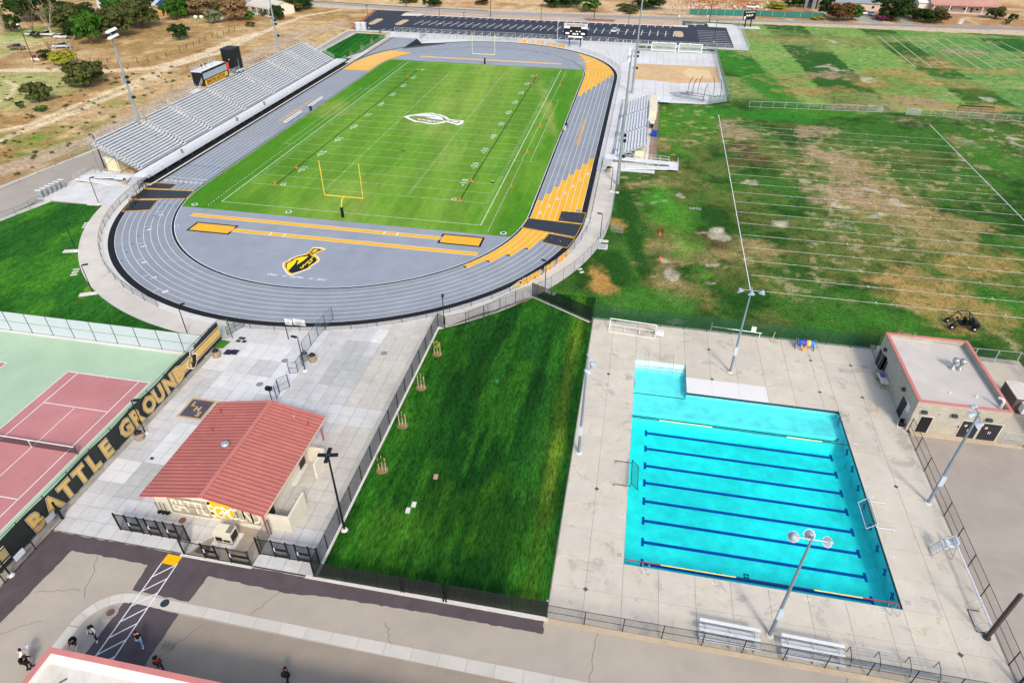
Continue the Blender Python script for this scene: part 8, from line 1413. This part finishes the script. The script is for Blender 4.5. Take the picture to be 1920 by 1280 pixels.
for (xa, ya), (xb, yb) in zip(gp[:-1], gp[1:]):
    n = max(1, int(math.dist((xa, ya), (xb, yb))/3.6))
    for k in range(n): f0, f1 = k/n, (k+.97)/n; MB().add([(xa+(xb-xa)*f0-x0, ya+(yb-ya)*f0-y0, .1), (xa+(xb-xa)*f1-x0, ya+(yb-ya)*f1-y0, .1), (xa+(xb-xa)*f1-x0, ya+(yb-ya)*f1-y0, 2.3), (xa+(xb-xa)*f0-x0, ya+(yb-ya)*f0-y0, 2.3)], [(0, 1, 2, 3)]).build('screen_panel', GSm, GS); MB().bar((xa+(xb-xa)*f0-x0, ya+(yb-ya)*f0-y0-.06, 0), (xa+(xb-xa)*f0-x0, ya+(yb-ya)*f0-y0-.06, 2.4), .06, n=5).build('post', GALV, GS)
fence('street_fence', [at(1018, 12), at(1110, 17)], 1.6, CHAIN, M('dull_steel', '#6d6f70'), 'dull wire fence before the dark hedge trees', 6, .06, mid=True); fence('street_fence', [at(1200, 24), at(1290, 28)], 1.5, CHAIN, M('dull_steel', '#6d6f70'), 'dull wire fence left of the green windscreen', 6, .06)
# ------------------------------------------------------------------ houses
def house(a, b, w_, d_, h, rh, rot, wallc, roofc, label, ridge='x', porch=False, solar=False, wins=3, over=.5, hip=False):
    x, y = at(a, b); t = thing('house', label, 'house', (x, y, -.1), rot); wm2 = M('wall'+wallc[1:], wallc, .85, var=.06); rm2 = M('roofc'+roofc[1:], roofc, .8, var=.1, scale=1.0)
    MB().box(-w_/2, w_/2, 0, d_, 0, h).build('wall', wm2, t); e = over; m = MB(); k = d_/2
    for s in (0, 1):
        ye = -e if s == 0 else d_+e; xi = w_*.25 if hip else 0
        m.add([(-w_/2-e, ye, h), (w_/2+e, ye, h), (w_/2+e-xi, k, h+rh), (-w_/2-e+xi, k, h+rh), (-w_/2-e, ye, h-.15), (w_/2+e, ye, h-.15)], [(0, 1, 2, 3) if s == 0 else (3, 2, 1, 0), (4, 5, 1, 0)])
    if hip: m.add([(-w_/2-e, -e, h), (-w_/2-e, d_+e, h), (-w_/2-e+w_*.25, k, h+rh), (w_/2+e, -e, h), (w_/2+e, d_+e, h), (w_/2+e-w_*.25, k, h+rh)], [(0, 2, 1), (3, 4, 5)])
    m.build('roof', rm2, t)
    if not hip:
        for s in (-1, 1): g_ = MB(); g_.add([(s*w_/2, 0, h), (s*w_/2, d_, h), (s*w_/2, k, h+rh*.95)], [(0, 1, 2)]); g_.build('gable', wm2, t)
    for i in range(wins): xx = -w_/2+w_*(i+.5)/wins; f = MB().box(xx-.7, xx+.7, -.05, 0, .9, 2.1).build('window', WHITE, t); MB().box(xx-.6, xx+.6, -.08, -.05, 1.0, 2.0).build('pane', M('window_dark', '#2b343b', .2), f)
    MB().box(w_*.1, w_*.1+1, -.06, -.0, 0, 2.1).build('door', M('door_brown', '#5c4332', .6), t)
    if solar: sp_ = put('solar_panel', MB().add([(-2.4, -.2, h+.15), (1.6, -.2, h+.15), (1.6, k*.85, h+rh*.9), (-2.4, k*.85, h+rh*.9)], [(0, 1, 2, 3)]).mesh('solar_panel', M('solar_blue', '#22375f', .3, var=.1)), t)
    if porch:
        MB().box(-w_/2, w_/2, -2.6, -.5, h-.3, h-.12).build('porch_roof', rm2, t)
        for i in range(5): xx = -w_/2+.3+(w_-.6)*i/4; MB().box(xx-.12, xx+.12, -2.5, -2.3, 0, h-.3).build('porch_post', WHITE, t)
        MB().box(-w_/2, w_/2, -2.6, 0, 0, .15).build('porch_floor', CONCW, t)
    return t
house(303, 30, 9, 8, 3.6, 2.2, -.3, '#c9a45c', '#b5b9c2', 'yellow walled house with a blue solar panel on its grey roof', solar=True, wins=2); house(492, 26, 17, 10, 3.0, 2.0, -.45, '#d5cfc0', '#c9c1b2', 'white roofed house with a dark porch at the upper left', porch=True); house(196, 18, 8, 8, 4, 2.4, -.3, '#d9dcdc', '#c3ccd8', 'white house hidden among trees at the upper left', wins=2)
house(1598, 19, 22, 11, 3.0, 2.0, -.05, '#cbb8a4', '#8e949c', 'low house with grey shingle roof behind the rusty hedge', hip=True, wins=4); house(1805, 24, 27, 10, 3.2, 2.0, .0, '#b39a8a', '#b98a7d', 'long low house with dull red roof and white porch posts', porch=True, wins=5); t = house(1745, 20, 11, 8, 3.2, 1.2, .0, '#d8d0c0', '#dfe2e0', 'white roofed annex with a red garage front left of the long house', wins=1); MB().box(.4, 5, -.1, 0, .1, 2.4).build('garage_front', M('garage_red', '#b5564a', .7), t)
x, y = at(1520, 17); t = thing('shed', 'weathered grey open shed behind the green windscreen', 'shed', (x, y, -.1)); SHM = M('grey_boards', '#7c858b', .9, var=.2, scale=2)
for k in range(7): MB().box(-3+.43*k if k < 3 else .2+.4*(k-3), -2.6+.43*k if k < 3 else .56+.4*(k-3), -.05, .05, 0, 4.2).build('board', SHM, t)
MB().box(-3.3, 3, -.4, 5, 4.2, 4.4).build('roof', SHM, t); MB().box(-3, 2.6, 4.7, 4.8, 0, 4.2).build('wall', SHM, t); MB().box(2.5, 2.6, 0, 4.8, 0, 4.2).build('wall', SHM, t)
house(1650, 2, 20, 9, 3.2, 1.8, 0, '#cfc6b5', '#b7b2a6', 'pale roofed house at the top edge behind the grey roofed one', wins=3)
# ------------------------------------------------------------------ vehicles
def car(a, b, rot, colr, lab, kind='car'):
    x, y = at(a, b); t = thing('parked_car', lab, 'car' if kind == 'car' else 'truck', (x, y, -.03), rot); pm_ = M('car'+colr[1:], colr, .3, var=.02, spec=.5); GLS = M('car_glass', '#20282e', .1, var=0, spec=.6); L_, W2 = (4.6, .9) if kind == 'car' else (5.6, .98)
    if kind == 'car': pr = [(-2.25, .35), (-2.25, .85), (-1.95, 1.0), (-1.5, 1.02), (.95, 1.0), (2.1, .82), (2.28, .6), (2.25, .35)]; cb = [(-1.9, .98), (-1.35, 1.42), (.25, 1.45), (1.15, .98)]
    else: pr = [(-2.8, .5), (-2.8, 1.1), (-.6, 1.12), (1.4, 1.12), (2.7, 1.0), (2.8, .55)]; cb = [(-.6, 1.1), (-.45, 1.75), (.75, 1.78), (1.4, 1.1)]
    def ex(P, w_, m, nm, par=t, w2=None): n = len(P); w2 = w2 or w_; mb = MB(); mb.add([(x_, -w_, z) for x_, z in P]+[(x_, w_, z) for x_, z in P], [tuple(range(n)), tuple(range(2*n-1, n-1, -1))]+[(k, k+n, (k+1) % n+n, (k+1) % n) for k in range(n)]); return mb.build(nm, m, par)
    ex(pr, W2, pm_, 'body'); c_ = ex(cb, W2*.84, GLS, 'cabin_glass'); z = cb[1][1]; MB().box(cb[1][0]+.05, cb[2][0]-.05, -W2*.8, W2*.8, z-.02, z+.05).build('roof_panel', pm_, t)
    if kind != 'car': MB().box(-2.7, -.7, -W2*.85, W2*.85, 1.1, 1.13).build('truck_bed', DARKM, t)
    for sx in (-L_*.31, L_*.31):
        for s in (-1, 1): wh = MB().bar((sx, s*W2-.12, .33), (sx, s*W2+.02, .33), .33, n=12).build('wheel', BLACK, t); MB().bar((sx, s*W2-.13, .33), (sx, s*W2+.04, .33), .18, n=8).build('rim', ALU, wh)
    for s in (-.62, .62): MB().box(pr[-1][0]-.02, pr[-1][0]+.04, s-.16, s+.16, .6, .75).build('headlight', ALUW, t); MB().box(pr[0][0]-.04, pr[0][0], s-.14, s+.14, .65, .8).build('taillight', M('tail_red', '#8c1f1c', .4), t)
car(1153, 60, 1.35, '#d3d9dc', 'white car parked alone in the middle of the parking lot'); car(1411, 16, .0, '#e4e5e2', 'white pickup truck before the dirt heaps', 'truck'); car(1617, 27, -1.4, '#dfe2e4', 'white pickup in the driveway left of the pale car', 'truck'); car(1632, 29, -1.2, '#b9c8d6', 'pale blue car in the driveway of the grey roofed house'); car(1607, 31, 1.2, '#e6e9ea', 'white car half hidden by the hedge')
car(1716, 3, .1, '#55606b', 'dark car at the top edge near the right driveway'); car(88, 68, .2, '#cfd0ce', 'pale old vehicle under the bare grey tree', 'truck'); car(62, 67, .1, '#c7c9c8', 'pale old vehicle at the edge of the small lawn'); car(33, 93, .05, '#7a5d4c', 'rusty old flatbed in the dry field', 'truck'); car(116, 72, .1, '#d9dcdd', 'white old vehicle beside the dead branches'); car(118, 90, .3, '#b9bec2', 'long pale scrap beside the dead branches', 'truck'); car(144, 58, .1, '#cdd2d5', 'silver scrap vehicle under the olive trees', 'truck')
for a, b, l in ((367, 34, 'left'), (378, 34, 'middle'), (416, 36, 'right')): x, y = at(a, b); MB().lathe([(0, 1.1), (.7, .9), (.8, .3), (.6, 0)], 8).build('white_tank', WHITE, loc=(x, y, -.1), label='round white tank at the field edge near the grey shrub, the %s one' % l, cat='tank')
x, y = at(66, 112); t = thing('scrap_pile', 'reddish scrap and a white pipe at the foot of the old pole', 'scrap', (x, y, -.1)); MB().obox((0, 2.5, .6), 2.4, 1.6, 1.2, .4).build('rusty_box', M('rust_pink', '#a8645a', .8, var=.3), t); MB().bar((-.6, -.6, .35), (2.2, -.5, .35), .35, n=8).build('white_pipe', WHITE, t); MB().obox((-1.6, 2.2, .4), 1.8, 1.0, .8, .9).build('dark_box', M('rust_dark', '#4e3428', .9), t)
# ------------------------------------------------------------------ people
SKIN = [M('skin_a', '#b98565', .7, var=0), M('skin_b', '#8a5c44', .7, var=0)]
def skinned(name, V, E, R, m, parent, root=0, sub=1):
    me = bpy.data.meshes.new(name); me.from_pydata([tuple(v) for v in V], E, []); o = bpy.data.objects.new(name, me); md = o.modifiers.new('s', 'SKIN'); md.use_smooth_shade = True
    for i, r in enumerate(R): me.skin_vertices[0].data[i].radius = (r, r) if not isinstance(r, tuple) else r
    for i in range(len(V)): me.skin_vertices[0].data[i].use_root = (i == root)
    s = o.modifiers.new('u', 'SUBSURF'); s.levels = sub; s.render_levels = sub; nm = bake(o); nm.name = name; nm.materials.clear(); nm.materials.append(m)
    return put(name, nm, parent)
def person(a, b, rot, lab, shirt, pants, shoe, hair, skin=0, stride=.34, lean=.08, pack=None, long_hair=False, arms=(.5, -.4), extra=None, xy=None):
    x, y = xy or at(a, b); t = thing('person', lab, 'person', (x, y, -.03), rot); L = lean; sh = 1.42
    # x forward; joints
    pv = (0, 0, .93); ch = (L, 0, 1.25); nk = (L*1.4, 0, 1.48); hd = (L*1.7+.02, 0, 1.63); ht = (L*1.7+.02, 0, 1.73)
    V = [pv, ch, nk, hd, ht]; E = [(0, 1), (1, 2), (2, 3), (3, 4)]; R = [(.13, .16), (.12, .17), .055, (.085, .075), .07]; arm_i = []; leg_i = []
    for s, sw in ((1, stride), (-1, -stride)):
        k = len(V); kn = (sw*.55+.06, s*.11, .5 if sw > 0 else .52); an = (sw-.02, s*.1, .09 if sw > 0 else .13); V += [(0, s*.1, .88), kn, an, (sw+.15, s*.11, .05)]; E += [(0, k), (k, k+1), (k+1, k+2), (k+2, k+3)]; R += [.095, .06, .042, .035]; leg_i.append(k)
    for s, sw in ((1, arms[0]), (-1, arms[1])):
        k = len(V); el = (L+sw*.22, s*.27, 1.14); wr = (L+sw*.22+.16+abs(sw)*.1, s*.25, 1.0+sw*.12); V += [(L*1.2, s*.19, 1.4), el, wr, (wr[0]+.07, wr[1], wr[2]-.02)]; E += [(1 if False else 2, k), (k, k+1), (k+1, k+2), (k+2, k+3)]; R += [.06, .042, .03, .03]; arm_i.append(k)
        for f in range(5):
            q = len(V); dy = (-.03+.015*f); base = V[k+3]; V += [(base[0]+(.05 if f else .02), base[1]+(dy if f else -s*.05), base[2]-.02), (base[0]+(.085 if f else .04), base[1]+(dy if f else -s*.06), base[2]-.05)]; E += [(k+3, q), (q, q+1)]; R += [.009, .008]
    skinned('body', V, E, R, SKIN[skin], t)
    ki = arm_i; SV = [V[0], V[1], V[2]]; SV = [(0, 0, .92), ch, (nk[0], 0, 1.43)]; SE = [(0, 1), (1, 2)]; SR = [(.15, .18), (.14, .19), (.08, .1)]
    for k in ki: q = len(SV); SV += [V[k], V[k+1], V[k+2]]; SE += [(2, q), (q, q+1), (q+1, q+2)]; SR += [.075, .058, .045]
    skinned('shirt', SV, SE, SR, M('cloth'+shirt[1:], shirt, .9, var=.06, scale=8), t, 1)
    PV = [(0, 0, .95)]; PE = []; PR = [(.145, .175)]
    for k in leg_i: q = len(PV); PV += [V[k], V[k+1], (V[k+2][0], V[k+2][1], V[k+2][2]+.03)]; PE += [(0, q), (q, q+1), (q+1, q+2)]; PR += [.11, .082, .07]
    skinned('trousers', PV, PE, PR, M('cloth'+pants[1:], pants, .9, var=.06, scale=8), t)
    for k in leg_i: c = V[k+2]; MB().obox((c[0]+.07, c[1], c[2]-.03), .28, .1, .1).build('shoe', M('cloth'+shoe[1:], shoe, .7), t)
    HM = M('hair'+hair[1:], hair, .6, var=.1); m = MB(); m.lathe([(.0, .13), (.07, .11), (.105, .05), (.11, -.02), (.09, -.09 if not long_hair else -.2)], 12, (hd[0]-.025, 0, hd[2]+.02)); m.build('hair', HM, t, True)
    f = MB(); f.obox((hd[0]+.09, 0, hd[2]-.02), .04, .025, .035); f.build('nose', SKIN[skin], t); f = MB(); [f.obox((hd[0]+.08, s*.03, hd[2]+.01), .012, .02, .012) for s in (-1, 1)]; f.obox((hd[0]+.082, 0, hd[2]-.055), .01, .045, .01); f.build('face_marks', DARKM, t)
    if pack: m = MB(); m.obox((L-.26, 0, 1.22), .2, .32, .46); m.build('backpack', M('cloth'+pack[1:], pack, .8), t)
    if extra == 'paper': m = MB(); m.obox((L+.45, 0, 1.15), .3, .45, .02, .3); m.build('held_paper', WHITE, t)
    return t
person(180, 1195, .35-1.3, 'person in white and black hooded top and black trousers walking near the crossing', '#d4d8dd', '#15161a', '#e6e6e6', '#191412', pack='#17181b'); person(147, 1217, -1.2, 'person in cream trousers with dark backpack walking toward the pink roof', '#2a2d38', '#cfc4b2', '#e6e6e6', '#181312', pack='#15161f'); person(266, 1208, 2.2, 'person in black top and light blue jeans walking over the dark asphalt', '#141416', '#8ea6bd', '#dfe6ee', '#15110f', 0, .36)
person(302, 1252, -.6, 'person in red top with dark backpack beside the pink roof edge', '#b3322e', '#26304a', '#1b1b1d', '#1c1714', pack='#1d1416'); person(52, 1241, 1.9, 'person in white top with yellow sleeve holding a white sheet', '#e2e2d8', '#d8d4c6', '#e6e6e6', '#1b1512', arms=(.9, .8), extra='paper'); person(57, 1252, .6, 'person in dark clothes standing right against the pink roof corner', '#1b1517', '#191a20', '#202024', '#3d2218', 1, .12, pack='#131318'); t = person(540, 1275, 1.5, 'person in black with a small pack at the bottom edge of the picture', '#16171b', '#1f2735', '#16171b', '#18120f', 1, .25, pack='#2b2a20')
bpy.data.scenes.remove(TMP)
